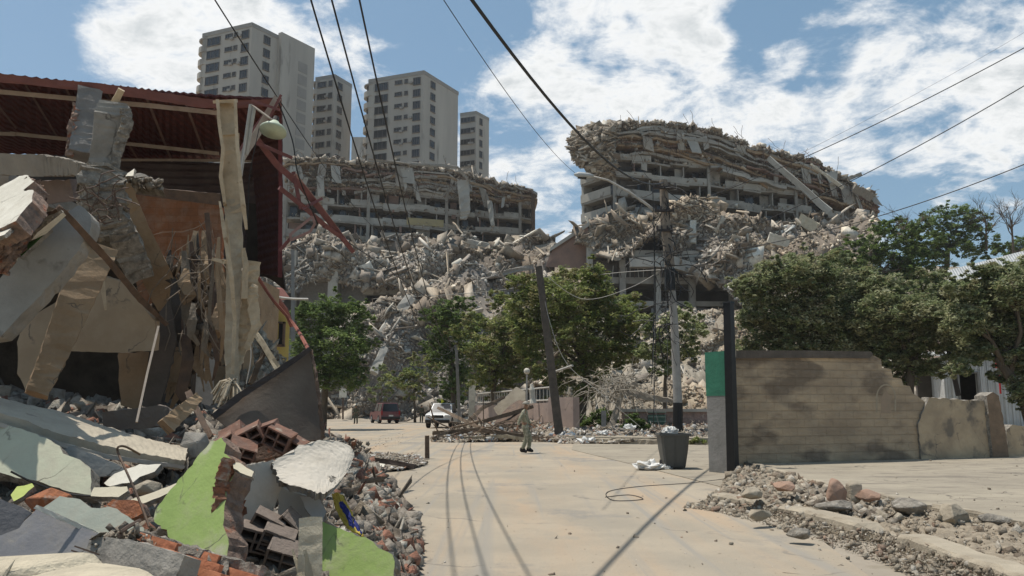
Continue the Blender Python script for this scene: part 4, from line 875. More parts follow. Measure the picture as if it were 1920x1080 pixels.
def bare_tree(label, px, py, Y, h, sp, group=None, n=5):
    p0 = at(px, py, Y); t = thing('bare_tree', label, 'tree', p0, group); k = h * Y / F; w = sp * Y / F
    mb = MB(); mb.tube([p0, p0 + Vector((.1, 0, k * .35))], [.16, .12], 6); mb.build('trunk', BARK, t)
    mb = MB()
    def br(p, d, L_, r, lv):
        q = [p]; 
        for j in range(3): d = (d + Vector((random.gauss(0, .22), random.gauss(0, .22), .05))).normalized(); q.append(q[-1] + d * L_ / 3)
        mb.tube(q, [r, r * .8, r * .65, r * .45], 4, cap=False)
        if lv:
            for _ in range(3 if lv > 1 else 4): br(q[random.choice((1, 2, 3))], (d + Vector((random.gauss(0, .6), random.gauss(0, .5), random.gauss(.1, .35)))).normalized(), L_ * .68, r * .55, lv - 1)
    for _ in range(n): br(p0 + Vector((.1, 0, k * .33)), Vector((random.gauss(0, .6) * w / k, random.gauss(0, .4), 1)).normalized(), k * .42, .09, 3)
    mb.build('crown', BARK, t)
bare_tree('leafless twiggy tree on the skyline behind the right end of the crushed block', 1700, 470, 106, 85, 70)
bare_tree('leafless twiggy tree on the skyline, right of the round green one', 1850, 470, 108, 90, 60)
bare_tree('leafless twiggy tree on the skyline at the right edge', 1900, 475, 104, 100, 70)
random.seed(21)
# fallen dry branches against the low wall
t = thing('dry_branches', 'tangle of dry grey branches drooping over the low wall under the leafy tree', 'dead branches', at(1160, 800, 40))
mb = MB()
for k in range(90):
    p = at(random.uniform(1100, 1190), random.uniform(700, 745), 40 + random.uniform(-1.5, 1.5)); q = [p]; d = Vector((random.gauss(.3, .7), random.gauss(0, .5), random.gauss(-.25, .45))).normalized()
    for j in range(5): d = (d + Vector((random.gauss(0, .25), random.gauss(0, .2), random.gauss(-.08, .22)))).normalized(); q.append(q[-1] + d * random.uniform(.2, .5))
    mb.tube(q, [.03, .025, .02, .016, .012, .008], 4, cap=False)
mb.build('twigs', mat('dry twigs', (.34, .30, .24), (.22, .19, .15), 3, bump=0), t)
loft('branch', [(1195, 720, 40, 9), (1160, 730, 40, 10), (1215, 745, 39.5, 12), (1262, 752, 39, 7)], mat('dry wood', (.36, .31, .24), (.24, .2, .16), 3, bump=.3), .9, .03, 5, parent=t)
loft('branch', [(1165, 740, 39.6, 8), (1150, 790, 39.4, 12), (1136, 818, 39, 14)], mat('dry wood', (.36, .31, .24)), .9, .03, 5, parent=t)

# ================================================================== MIDDLE DISTANCE
# yellow house
def yellow_house():
    a = at(513, 690, 33); t = thing('yellow_house', 'narrow yellow house with a red tiled roof edge, half hidden behind the collapsed shop', 'house', (a.x, a.y, 0))
    zt = at(513, 566, 33).z; x0, x1 = a.x, at(540, 690, 33.8).x
    mb = MB(); mb.hexa([Vector(p) for p in ((x0, 33, 0), (x1, 33.8, 0), (x1 * 1.2, 40.5, 0), (x0 - 1.5, 40, 0), (x0, 33, zt), (x1, 33.8, zt - .9), (x1 * 1.2, 40.5, zt - .9), (x0 - 1.5, 40, zt))]); mb.build('wall', YELLOW, t)
    mb = MB(); mb.hexa([Vector(p) for p in ((x0 - 4, 32.9, 0), (x0 - .02, 32.9, 0), (x0 - 2.6, 40, 0), (x0 - 5, 40, 0), (x0 - 4, 32.9, zt + .6), (x0 - .02, 32.9, zt + .05), (x0 - 2.6, 40, zt), (x0 - 4, 40, zt + .6))]); mb.build('side_wall', GREYR, t)
    d = Vector((x1 - x0, .8, 0)).normalized(); c = at(524.5, 626, 33.1)
    mb = MB(); mb.box((c.x, 33.25, c.z), (.22, .12, .86)); w = mb.build('window', GLASS, t)
    mb = MB()
    for dx, dz, sx, sz in ((-.14, 0, .06, 1.0), (.14, 0, .06, 1.0), (0, .48, .34, .07), (0, -.48, .38, .1)): mb.box((c.x + dx, 33.22, c.z + dz), (sx, .2, sz))
    mb.build('window_frame', BROWNST, t)
    mb = MB(); mb.tube([at(500, 548, 32.6), at(520, 560, 32.7), at(535, 580, 32.9), at(548, 612, 33.2)], .1, 6); mb.build('gutter', TILE, t)
    mb = MB(); mb.hexa([at(*p) for p in ((480, 545, 32.5), (500, 546, 32.5), (530, 540, 40), (500, 538, 40), (480, 552, 32.5), (512, 566, 32.6), (545, 560, 40), (500, 548, 40))]); mb.build('roof', TILE, t)
yellow_house()
cable('wooden_arm', [(514, 556, 31), (545, 560, 31), (578, 561, 31)], .05, WIREP, 'pale horizontal arm sticking out above the yellow house', 'bracket')
loft('lamp_post', [(549, 640, 44, 7), (549, 470, 44, 6)], GREYR, 1, .0, 2, label='thin grey concrete post rising behind the yellow house', cat='post')

def skin_body(name, joints, edges, m, parent=None, loc=None, sub=2):
    me = bpy.data.meshes.new(name); me.from_pydata([j[0] for j in joints], edges, []); me.materials.append(m)
    o = link(me, name, parent, loc); sk = o.modifiers.new('skin', 'SKIN'); sk.use_smooth_shade = True
    if not me.skin_vertices: me.attributes
    for v, j in zip(me.skin_vertices[0].data, joints): v.radius = j[1] if isinstance(j[1], tuple) else (j[1], j[1])
    me.skin_vertices[0].data[0].use_root = True
    ss = o.modifiers.new('sub', 'SUBSURF'); ss.levels = sub; ss.render_levels = sub; return o
def person(label, foot, face, pose, height=1.74, uniform=None, skin=None, hat='cap', detail=True):
    """face = heading angle; pose dict of limb offsets in the body's own frame (x forward, y left, z up)"""
    t = thing('person', label, 'person', foot); t.rotation_euler = (0, 0, face); s = height / 1.74
    S = skin or mat('skin', (.33, .19, .12), (.28, .16, .10), 6, bump=0); U = uniform
    p = dict(hip=(0, 0, .92), chest=(.03, 0, 1.30), neck=(.05, 0, 1.47), head=(.07, 0, 1.60), lk=(.10, .10, .50), la=(.05, .10, .09), lt=(.22, .10, .04),
             rk=(.05, -.10, .50), ra=(-.22, -.10, .13), rt=(-.07, -.10, .04), le=(-.06, .24, 1.12), lw=(.06, .26, .90), re=(-.10, -.24, 1.13), rw=(.02, -.27, .90)); p.update(pose)
    V = lambda k: Vector(p[k]) * s
    hip, ch, nk, hd = V('hip'), V('chest'), V('neck'), V('head'); shl = ch + Vector((0, .18, .10)) * s; shr = ch + Vector((0, -.18, .10)) * s
    hl = hip + Vector((0, .09, -.06)) * s; hr = hip + Vector((0, -.09, -.06)) * s
    J = [(hip, (.13, .10)), (hip.lerp(ch, .5), (.125, .095)), (ch, (.15, .11)), (nk, .052), (hd + Vector((0, 0, -.06)) * s, (.07, .066)), (hd + Vector((.01, 0, .06)) * s, (.088, .078)),
         (hl, .085), (V('lk'), .055), (V('la'), .042), (V('lt'), .035), (hr, .085), (V('rk'), .055), (V('ra'), .042), (V('rt'), .035),
         (shl, .055), (V('le'), .042), (V('lw'), .03), (shr, .055), (V('re'), .042), (V('rw'), .03)]
    E_ = [(0, 1), (1, 2), (2, 3), (3, 4), (4, 5), (0, 6), (6, 7), (7, 8), (8, 9), (0, 10), (10, 11), (11, 12), (12, 13), (2, 14), (14, 15), (15, 16), (2, 17), (17, 18), (18, 19)]
    # hands: palm, four fingers, thumb on each wrist, part of the same body
    for w, e, sg in ((16, 15, 1), (19, 18, -1)):
        W = J[w][0]; dr = (W - J[e][0]).normalized(); sd = Vector((1, 0, 0)); k = len(J); palm = W + dr * .06 * s; J.append((palm, (.022, .034))); E_.append((w, k))
        for fi in range(4):
            o_ = sd * (fi - 1.5) * .02 * s; L_ = (.075, .085, .08, .06)[fi] * s; J.append((palm + dr * .045 * s + o_, .009)); J.append((palm + dr * (.045 * s + L_ * .7) + o_ - Vector((0, sg * .02, 0)), .008)); E_ += [(k, len(J) - 2), (len(J) - 2, len(J) - 1)]
        J.append((palm + sd * .045 * s + dr * .01, .011)); J.append((palm + sd * .06 * s + dr * .045 * s, .009)); E_ += [(k, len(J) - 2), (len(J) - 2, len(J) - 1)]
    skin_body('body', [(tuple(a), b) for a, b in J], E_, S, t)
    g = 1.18
    up = lambda r, a=.018: tuple(x + a for x in (r if isinstance(r, tuple) else (r, r)))
    ids = [0, 1, 2, 14, 15, 16, 17, 18, 19]; JJ = [(tuple(J[i][0]), up(J[i][1], .022)) for i in ids]
    JJ[5] = (tuple(J[15][0].lerp(J[16][0], .88)), (.046, .046)); JJ[8] = (tuple(J[18][0].lerp(J[19][0], .88)), (.046, .046)); JJ.append((tuple(nk + Vector((0, 0, -.03))), (.075, .075)))
    skin_body('jacket', JJ, [(0, 1), (1, 2), (2, 3), (3, 4), (4, 5), (2, 6), (6, 7), (7, 8), (2, 9)], U, t)
    JJ = [(tuple(J[i][0]), up(J[i][1], a)) for i, a in ((0, .02), (6, .018), (7, .028), (8, .026), (10, .018), (11, .028), (12, .026))]; JJ.insert(1, (tuple(hip + Vector((0, 0, .10))), (.145, .115)))
    skin_body('trousers', JJ, [(0, 1), (0, 2), (2, 3), (3, 4), (0, 5), (5, 6), (6, 7)], U, t)
    bt = mat('dark boots', (.035, .03, .028), (.025, .02, .02), 5, bump=0)
    for a, b_ in ((8, 9), (12, 13)):
        mb_ = J[a][0]; tt = J[b_][0]; hl_ = mb_ - (tt - mb_) * .35; hl_.z = min(mb_.z, tt.z) + .01
        skin_body('boot', [(tuple(mb_ + Vector((0, 0, .12))), (.062, .062)), (tuple(mb_), (.062, .06)), (tuple(tt), (.045, .052)), (tuple(hl_), (.045, .045))], [(0, 1), (1, 2), (1, 3)], bt, t)
    # head details
    mb = MB(); mb.tube([hd + Vector((.095, 0, .02)), hd + Vector((.125, 0, -.012))], [.012, .017], 6); mb.build('nose', S, None, base=(0, 0, 0)).parent = t
    for sg in (1, -1):
        mb = MB(); mb.box(hd + Vector((.092, .032 * sg, .03)), (.016, .022, .012)); mb.build('eye', DARKST, None, base=(0, 0, 0)).parent = t
        mb = MB(); mb.box(hd + Vector((.0, .084 * sg, .0)), (.035, .02, .06), jit=.003); mb.build('ear', S, None, base=(0, 0, 0)).parent = t
    mb = MB(); mb.box(hd + Vector((.096, 0, -.052)), (.012, .045, .01)); mb.build('mouth', mat('lips', (.24, .11, .08), (.2, .09, .07), 5, bump=0), None, base=(0, 0, 0)).parent = t
    # helmet or cap
    mb = MB(); n = 14; r = .118 if hat == 'helmet' else .102; H = .12 if hat == 'helmet' else .09; c = hd + Vector((0, 0, .045)); rings = 6; vs = []; fs = []
    for i in range(rings + 1):
        a = i / rings * pi / 2
        for k in range(n): vs.append(c + Vector((cos(2 * pi * k / n) * r * 1.1 * cos(a), sin(2 * pi * k / n) * r * cos(a), H * sin(a))))
    for i in range(rings):
        for k in range(n): fs.append((i * n + k, i * n + (k + 1) % n, (i + 1) * n + (k + 1) % n, (i + 1) * n + k))
    fs.append(tuple(range(n))[::-1]); mb.add(vs, fs)
    br = [c + Vector((r * 1.0 * cos(a) + .075, r * .75 * sin(a), .004)) for a in np.linspace(-pi / 2, pi / 2, 9)]; mb.prism(br, Vector((0, 0, .012)))
    hatm = U if hat != 'helmet' else mat('drab helmet', (.30, .27, .22), (.2, .18, .14), 9, rough=.6, bump=.1)
    mb.build('helmet' if hat == 'helmet' else 'cap', hatm, None, base=(0, 0, 0), smooth=True).parent = t
    return t
CAMO = mat('camouflage cloth', (.36, .34, .25), (.15, .155, .10), 13, bump=.2, spots=((.42, .39, .29), 11, .56))
OLIVE = mat('olive cloth', (.085, .085, .055), (.06, .06, .04), 8, bump=.2)
g0 = gnd(986, 850); person('person in camouflage uniform and helmet walking to the right across the road', Vector((g0.x - .02, g0.y, .01)), radians(-8),
       dict(chest=(-.02, 0, 1.31), neck=(0, 0, 1.47), head=(.03, 0, 1.60), la=(.10, .08, .10), lt=(.28, .08, .06), lk=(.16, .08, .52), ra=(-.10, -.09, .11), rt=(.08, -.09, .035), rk=(.06, -.09, .5), re=(-.16, -.26, 1.12), rw=(-.22, -.30, .90), le=(.05, .25, 1.1), lw=(.2, .2, .95)), 1.74, CAMO, hat='helmet')
g0 = gnd(667, 795); person('person in dark olive clothes standing far down the road near the left tree', Vector((g0.x, g0.y, .01)), radians(-100), dict(la=(-.05, .12, .08), lt=(.1, .12, .03), lk=(.03, .12, .5), ra=(.0, -.12, .08), rt=(.14, -.13, .03), rk=(.03, -.11, .5)), 1.72, OLIVE)
g0 = gnd(790, 792.5); person('person in dark clothes standing far away left of the white pickup', Vector((g0.x, g0.y, .01)), radians(-70), dict(la=(-.05, .10, .08), lt=(.1, .10, .03), ra=(-.03, -.10, .08), rt=(.12, -.10, .03)), 1.72, OLIVE)

# ---- vehicles
def car(name, label, cat, loc, rz, paintm, prof_, L_, W_, glass, wheels, wr=.36, bed=None, extras=None):
    """prof_: side outline (x, z) of the lower body; glass: greenhouse outline; front is +x"""
    t = thing(name, label, cat, loc); t.rotation_euler = (0, 0, rz)
    def pr(outl, w0, w1, zc):   # prism across the width, narrowing above zc
        mb = MB(); n = len(outl); ys = lambda z: (w0 if z <= zc else w0 + (w1 - w0) * min(1, (z - zc) / .6)) / 2
        mb.v = [(x, -ys(z), z) for x, z in outl] + [(x, ys(z), z) for x, z in outl]
        mb.f = [tuple(range(n)), tuple(range(2 * n - 1, n - 1, -1))] + [(i, n + i, n + (i + 1) % n, (i + 1) % n) for i in range(n)]; mb.m = [0] * len(mb.f); return mb
    def fin(mb, nm, m, bev=.0):
        o = mb.build(nm, m, None, base=(0, 0, 0)); o.parent = t
        if bev: b = o.modifiers.new('bevel', 'BEVEL'); b.width = bev; b.segments = 2
        return o
    fin(pr(prof_, W_, W_ * .97, .9), 'body', paintm, .05)
    fin(pr(glass, W_ * .96, W_ * .76, .95), 'cabin', paintm, .05)
    gx = [p[0] for p in glass]; gz = [p[1] for p in glass]; z0, z1 = min(gz), max(gz)
    f0 = max(gx); topf = max(p[0] for p in glass if p[1] > z1 - .02); topb = min(p[0] for p in glass if p[1] > z1 - .02); b0 = min(gx)
    hw = W_ * .96 / 2; ht = W_ * .76 / 2
    def quad(a, b, c, d, nm='windscreen', push=(0, 0, 0)):
        mb = MB(); P = [Vector(q) for q in (a, b, c, d)]; n = (P[1] - P[0]).cross(P[3] - P[0]).normalized(); cc = sum(P, Vector()) / 4
        if n.dot(cc - Vector(((f0 + b0) / 2, 0, (z0 + z1) / 2))) < 0: n = -n
        mb.prism([cc + (q - cc) * .86 + n * .012 for q in P], n * .015); return fin(mb, nm, GLASS)
    quad((f0, -hw, z0), (f0, hw, z0), (topf, ht, z1), (topf, -ht, z1)); quad((b0, -hw, z0), (b0, hw, z0), (topb, ht, z1), (topb, -ht, z1), 'rear_window')
    for sg in (1, -1):
        mid = (f0 + b0) / 2
        quad((f0 - .06, sg * hw, z0), (mid + .04, sg * hw, z0), (mid + .04, sg * ht, z1), (topf, sg * ht, z1), 'side_window'); quad((mid - .04, sg * hw, z0), (b0 + .06, sg * hw, z0), (topb, sg * ht, z1), (mid - .04, sg * ht, z1), 'side_window')
        mb = MB(); mb.box((f0 - .25, sg * (hw + .12), z0 + .08), (.1, .2, .15)); fin(mb, 'mirror', BLACKP, .02)
    for wx in wheels:
        for sg in (1, -1):
            mb = MB(); y = sg * (W_ / 2 - .1); mb.tube([Vector((wx, y - .13, wr)), Vector((wx, y - .1, wr)), Vector((wx, y + .1, wr)), Vector((wx, y + .13, wr))], [wr * .9, wr, wr, wr * .9], 20); w = fin(mb, 'wheel', RUBBER)
            mb = MB(); mb.tube([Vector((wx, y + sg * .1, wr)), Vector((wx, y + sg * .145, wr))], [wr * .62, wr * .55], 14); o = mb.build('rim', GREYR, None, base=(0, 0, 0)); o.parent = w
    xf = max(p[0] for p in prof_); xb = min(p[0] for p in prof_)
    for sg in (1, -1):
        mb = MB(); mb.box((xf - .03, sg * (W_ / 2 - .24), .86), (.1, .36, .18)); fin(mb, 'headlight', mat('lamp lens', (.6, .6, .58), (.5, .5, .48), 5, rough=.15, bump=0), .02)
        mb = MB(); mb.box((xb + .02, sg * (W_ / 2 - .1), .98), (.08, .16, .36)); fin(mb, 'tail_light', mat('red lens', (.3, .02, .02), (.22, .015, .015), 5, rough=.2, bump=0), .02)
    mb = MB(); mb.box((xf + .03, 0, .5), (.16, W_ * .96, .24)); fin(mb, 'bumper', extras or BLACKP, .04)
    mb = MB(); mb.box((xb - .03, 0, .52), (.16, W_ * .96, .22)); fin(mb, 'bumper', extras or BLACKP, .04)
    mb = MB(); mb.box((xf - .01, 0, .84), (.06, W_ * .46, .2)); fin(mb, 'grille', BLACKP, .01)
    mb = MB(); mb.box((xb - .12, 0, .72), (.02, .42, .13)); fin(mb, 'number_plate', mat('plate', (.6, .6, .56), (.5, .5, .46), 5, bump=0))
    if bed:
        mb = MB(); a, b_, z_ = bed
        mb.box(((a + b_) / 2, 0, z_ - .02), (abs(b_ - a), W_ * .84, .06)); fin(mb, 'load_bed', BLACKP)
    return t
g0 = gnd(721, 793.5); REDP = paint('dusty red paint', (.13, .022, .025), .4, (.27, .2, .17))
car('off_road_car', 'dusty dark red off-road car seen from behind on the far road', 'car', Vector((g0.x - .0, g0.y, .01)), radians(113), REDP,
    [(-2.2, .45), (-2.25, .6), (-2.2, 1.1), (1.25, 1.12), (2.05, 1.02), (2.2, .85), (2.2, .45), (1.85, .32), (-1.9, .32)], 4.5, 1.85,
    [(-2.16, 1.05), (-2.0, 1.88), (.15, 1.88), (.85, 1.05)], (-1.35, 1.4), .39)
g0 = gnd(827, 803); WP = paint('dusty white paint', (.72, .72, .70), .35)
pk = car('pickup_truck', 'white pickup truck with a yellow flag, facing us behind the heap of poles', 'pickup', Vector((g0.x, g0.y + 2.2, .01)), radians(-96), WP,
    [(-2.6, .5), (-2.6, 1.12), (1.3, 1.14), (2.2, 1.02), (2.4, .9), (2.45, .5), (2.1, .36), (-2.2, .36)], 5, 1.88,
    [(-.75, 1.08), (-.62, 1.8), (.55, 1.8), (1.3, 1.08)], (-1.55, 1.6), .4, bed=(-2.5, -.9, 1.14))
mb = MB(); mb.box((.2, -.955, .9), (3.6, .012, .16)); o = mb.build('stripe', mat('yellow stripe', (.62, .62, .05), (.5, .5, .05), 5, bump=0), None, base=(0, 0, 0)); o.parent = pk
mb = MB(); mb.tube([Vector((.55, -.1, 1.8)), Vector((.55, -.1, 2.15))], .012, 5); mb.prism([Vector((.55, -.1, 2.15)), Vector((.5, .12, 1.95)), Vector((.55, -.1, 1.78))], Vector((.012, 0, 0))); o = mb.build('flag', mat('yellow stripe', (.6, .6, .05)), None, base=(0, 0, 0)); o.parent = pk

# ---- street pieces
loft('sign_post', [(643, 786, 86, 3.2), (643, 744, 86, 3.2)], BROWNST, 1, 0, 1, label='thin post of the square pale sign at the left kerb far down the road', cat='post')
bpy.data.objects['sign_post'].name = 'road_sign'; rs = bpy.data.objects['road_sign']; rs['label'] = 'far road sign, a square pale panel on a thin post left of the standing person'; rs['category'] = 'sign'
c = at(643, 737, 85.9) - rs.location; mb = MB(); mb.box((0, 0, 0), (.8, .06, .95)); mb.v = [(a + c.x, b + c.y, z_ + c.z) for a, b, z_ in mb.v]; o = mb.build('panel', WHITE, None, base=(0, 0, 0)); o.parent = rs
g0 = gnd(801, 860); mb = MB(); mb.tube([Vector((g0.x, g0.y, 0)), Vector((g0.x - .015, g0.y, .70))], [.075, .07], 10)
tag(mb.build('bollard', mat('rusty brown paint', (.17, .12, .085), (.10, .07, .05), 9, bump=.3)), 'short rusty brown bollard standing alone on the road edge', 'bollard')
loft('thin_pole', [(862, 800, 58, 6.5), (855, 640, 58, 5.5)], GREYR, 1, 0, 4, label='thin grey pole in front of the dark narrow tree', cat='utility pole')
LPY = 37.5
loft('leaning_pole', [(1050, 826, LPY, 16), (1030, 660, LPY, 14), (1010, 500, LPY, 12)], mat('tarred wood', (.12, .10, .08), (.07, .06, .05), 4, bump=.5), 1, .015, 6, label='dark wooden pole leaning left in front of the leafy tree', cat='utility pole')

# utility pole with curved street lamp arm
PY = 38.0; pb = at(1271, 808, PY)
up = thing('lamp_pole', 'tall concrete pole with black painted foot, curved street lamp arm and tangled wires', 'street lamp', Vector((pb.x, PY, .28)))
mb = MB(); pts = [Vector((pb.x, PY, .2)), at(1271, 755, PY)]; mb.tube(pts, [.235, .225], 14); mb.build('painted_foot', BLACKP, up, smooth=False)
POLE = mat('pole concrete', (.37, .35, .32), (.28, .265, .24), 2, bump=.3)
mb = MB(); pts = [at(1271, 755, PY), at(1264, 600, PY), at(1256, 500, PY)]; mb.tube(pts, [.21, .185, .17], 14); mb.build('shaft', POLE, up)
mb = MB(); pts = [at(1256, 545, PY), at(1256, 505, PY)]; mb.tube(pts, [.26, .26], 12); mb.build('collar', BLACKP, up)
mb = MB(); pts = [at(1256, 500, PY), at(1248, 420, PY), at(1244, 338, PY)]; mb.tube(pts, [.24, .235, .19], 14); mb.build('shaft_top', mat('weathered pole top', (.27, .22, .17), (.17, .14, .11), 5, bump=.6), up)
mb = MB(); pts = [at(1243, 408, PY), at(1215, 385, PY), at(1180, 360, PY), at(1140, 338, PY), at(1108, 330, PY)]; mb.tube(pts, [.075, .07, .06, .055, .05], 8); mb.build('lamp_arm', WIREP, up, smooth=True)
mb = MB(); a = at(1112, 330, PY); b_ = at(1076, 327, PY); mb.tube([a, a.lerp(b_, .25), a.lerp(b_, .75), b_], [.07, .13, .15, .04], 10); mb.build('lamp_head', mat('lamp housing', (.46, .46, .43), (.38, .38, .36), 5, rough=.5, bump=0), up, smooth=True)
mb = MB(); mb.tube([a.lerp(b_, .35) - Vector((0, 0, .12)), a.lerp(b_, .8) - Vector((0, 0, .12))], [.09, .08], 8); mb.build('lamp_lens', GLASS, up)
for py, wd in ((352, 44), (395, 36), (432, 30)):
    mb = MB(); c = at(1246, py, PY - .25); mb.box(c, (wd * PY / F, .12, .12)); 
    for k in (-1, -.4, .4, 1): mb.tube([c + Vector((k * wd * PY / F * .46, 0, .05)), c + Vector((k * wd * PY / F * .46, 0, .24))], [.05, .035], 6)
    mb.build('crossarm', DARKST, up)
random.seed(44)
mb = MB()
for k in range(70):     # tangled drop wires around the head and shaft
    p = at(1246 + random.uniform(-10, 12), random.uniform(345, 640), PY - .3); L_ = random.uniform(.4, 2.6); q = [p]; d = Vector((random.gauss(0, .6), random.gauss(-.1, .2), random.uniform(-1.2, .3))).normalized()
    for j in range(7): d = (d + Vector((random.gauss(0, .35), random.gauss(0, .12), random.gauss(-.1, .3)))).normalized(); q.append(q[-1] + d * L_ / 6)
    mb.tube(q, random.choice((.012, .018, .025)), 4, cap=False)
for (x0, y0, x1, y1) in ((1200, 470, 1240, 400), (1222, 720, 1228, 380), (1226, 640, 1224, 350), (1225, 800, 1229, 500)):
    mb.tube([at(x0, y0, PY - .3), at((x0 + x1) / 2 + 2, (y0 + y1) / 2, PY - .35), at(x1, y1, PY - .3)], .02, 4, cap=False)
mb.build('tangled_wires', WIRE, up)
cable('guy_wire', [(1247, 500, PY - .2), (1252, 700, 30), (1240, 870, 20.8)], .008, WIRE, 'thin wire hanging down in front of the lamp pole towards the bin')
cable('drop_cable', [(1250, 470, PY), (1240, 520, 33), (1226, 640, 29), (1228, 760, 26), (1243, 815, 22)], .009, WIRE, 'thin dark cable drooping from the lamp pole to the bin')

# overhead lines
span('power_cable', (885, 0, 12), (1244, 342, PY), 1.05, .034, WIRE, 'thickest black twisted power cable, swooping from the top to the lamp pole', -1.0)
span('power_cable', (583, 0, 11), (855, 642, 58), 2.6, .015, WIRE, 'left one of the three dark lines running past the towers', -.25)
span('power_cable', (622, 0, 11), (855, 644, 58), 2.2, .015, WIRE, 'middle one of the three dark lines running past the towers', -.25)
span('power_cable', (674, 0, 11), (855, 646, 58), 1.9, .015, WIRE, 'right one of the three dark lines running past the towers', -.25)
span('power_cable', (403, 0, 10), (720, 440, 50), .5, .011, WIRE, 'thin line crossing the face of the leftmost tower')
span('power_cable', (832, 0, 14), (1078, 324, 37), .35, .010, WIRE, 'thin grey line coming down to the street lamp head')
span('power_cable', (2100, -10, 22), (1246, 398, PY), .5, .016, WIRE, 'upper line from the lamp pole to the right edge')
span('power_cable', (2100, 50, 22), (1250, 480, PY), .7, .016, WIRE, 'middle line from the lamp pole to the right edge')
span('power_cable', (2100, 230, 25), (1252, 480, PY), .9, .018, WIRE, 'lowest line from the lamp pole to the right edge')
span('power_cable', (2100, -50, 42), (1250, 405, PY), .6, .007, WIRE, 'faintest line, highest of those reaching the right edge')
cable('power_cable', [(1250, 505, PY), (1150, 512, 44), (1060, 524, 52), (900, 548, 62), (700, 560, 70)], .02, WIREP, 'pale line running left from the lamp pole over the leafy tree')
cable('power_cable', [(1011, 505, LPY), (1090, 560, 37.8), (1180, 540, 38), (1250, 500, PY)], .014, WIREP, 'slack line between the leaning pole and the lamp pole')
cable('power_cable', [(1012, 510, LPY), (1030, 600, 37.2), (1062, 680, 36.6), (1130, 740, 36), (1200, 800, 36)], .012, WIREP, 'fallen line drooping from the leaning pole into the dry branches')

# low pink wall with railing, gate pillar and ornaments
def far_wall():
    q = [Vector((x, y, 0)) for x, y in ((at(884, 780, 62).x, 62), (at(1028, 780, 41).x, 41), (at(1075, 800, 39).x, 39))]
    t = thing('garden_wall', 'low pink garden wall with a pale railing behind the heap of poles', 'wall', Vector((q[1].x, q[1].y, .28)))
    mb = MB(); n = Vector((.3, 0, 0))
    for a, b_, h0, h1 in ((q[0], q[1], 1.35, 1.5), (q[1], q[2], 1.75, 1.75)):
        mb.hexa([a, b_, b_ + n, a + n] + [a + Vector((0, 0, h0 + .28)), b_ + Vector((0, 0, h1 + .28)), b_ + n + Vector((0, 0, h1 + .28)), a + n + Vector((0, 0, h0 + .28))])
    mb.build('wall', PINK, t)
    mb = MB()
    for k in range(30):
        p = q[0].lerp(q[1], k / 30); z0 = 1.7; mb.tube([p + Vector((.15, 0, z0)), p + Vector((.15, 0, z0 + .8))], .025, 4)
    for z0 in (2.5, 1.85): mb.tube([q[0] + Vector((.15, 0, z0)), q[1] + Vector((.15, 0, z0 + .05))], .05, 5)
    mb.build('railing', WIREP, t)
    mb = MB(); p = at(1052, 745, 40); mb.tube([q[1] + Vector((.1, 0, 2.0)), q[1] + Vector((.1, 0, 3.25))], .05, 6); mb.tube([q[1] + Vector((.1, 0, 3.25)), q[2] + Vector((0, 0, 3.55))], .06, 6); mb.build('handrail', WIREP, t)
far_wall()
mb = MB(); p = at(885, 800, 61); mb.box((p.x, 61, 1.75), (.5, .5, 3.5)); mb.box((p.x, 61, 3.55), (.66, .66, .16)); tag(mb.build('gate_pillar', WHITE), 'white gate pillar beside the dark narrow tree', 'pillar')
g1 = at(988, 770, 43); t = thing('garden_lamp', 'small pale garden lamp with a round globe on the pink wall', 'lamp', (g1.x, 43, 1.7))
mb = MB(); mb.tube([Vector((g1.x, 43, 1.7)), Vector((g1.x, 43, 3.3))], .045, 8); mb.build('stem', WIREP, t)
bm_ = MB(); vs = []; fs = []
for i in range(7):
    a = -pi / 2 + pi * i / 6
    for k in range(10): vs.append(Vector((g1.x + .17 * cos(a) * cos(k * pi / 5), 43 + .17 * cos(a) * sin(k * pi / 5), 3.45 + .17 * sin(a))))
for i in range(6):
    for k in range(10): fs.append((i * 10 + k, i * 10 + (k + 1) % 10, (i + 1) * 10 + (k + 1) % 10, (i + 1) * 10 + k))
bm_.add(vs, fs); bm_.build('globe', WHITE, t, smooth=True)
mb = MB(); g2 = at(1000, 780, 42.2); mb.tube([Vector((g2.x, 42.2, 1.75)), Vector((g2.x - .02, 42.2, 2.0)), Vector((g2.x - .06, 42.2, 2.45)), Vector((g2.x - .1, 42.2, 2.75))], [.2, .13, .15, .05], 8)
tag(mb.build('urn', WHITE), 'small white garden ornament on the pink wall', 'ornament')

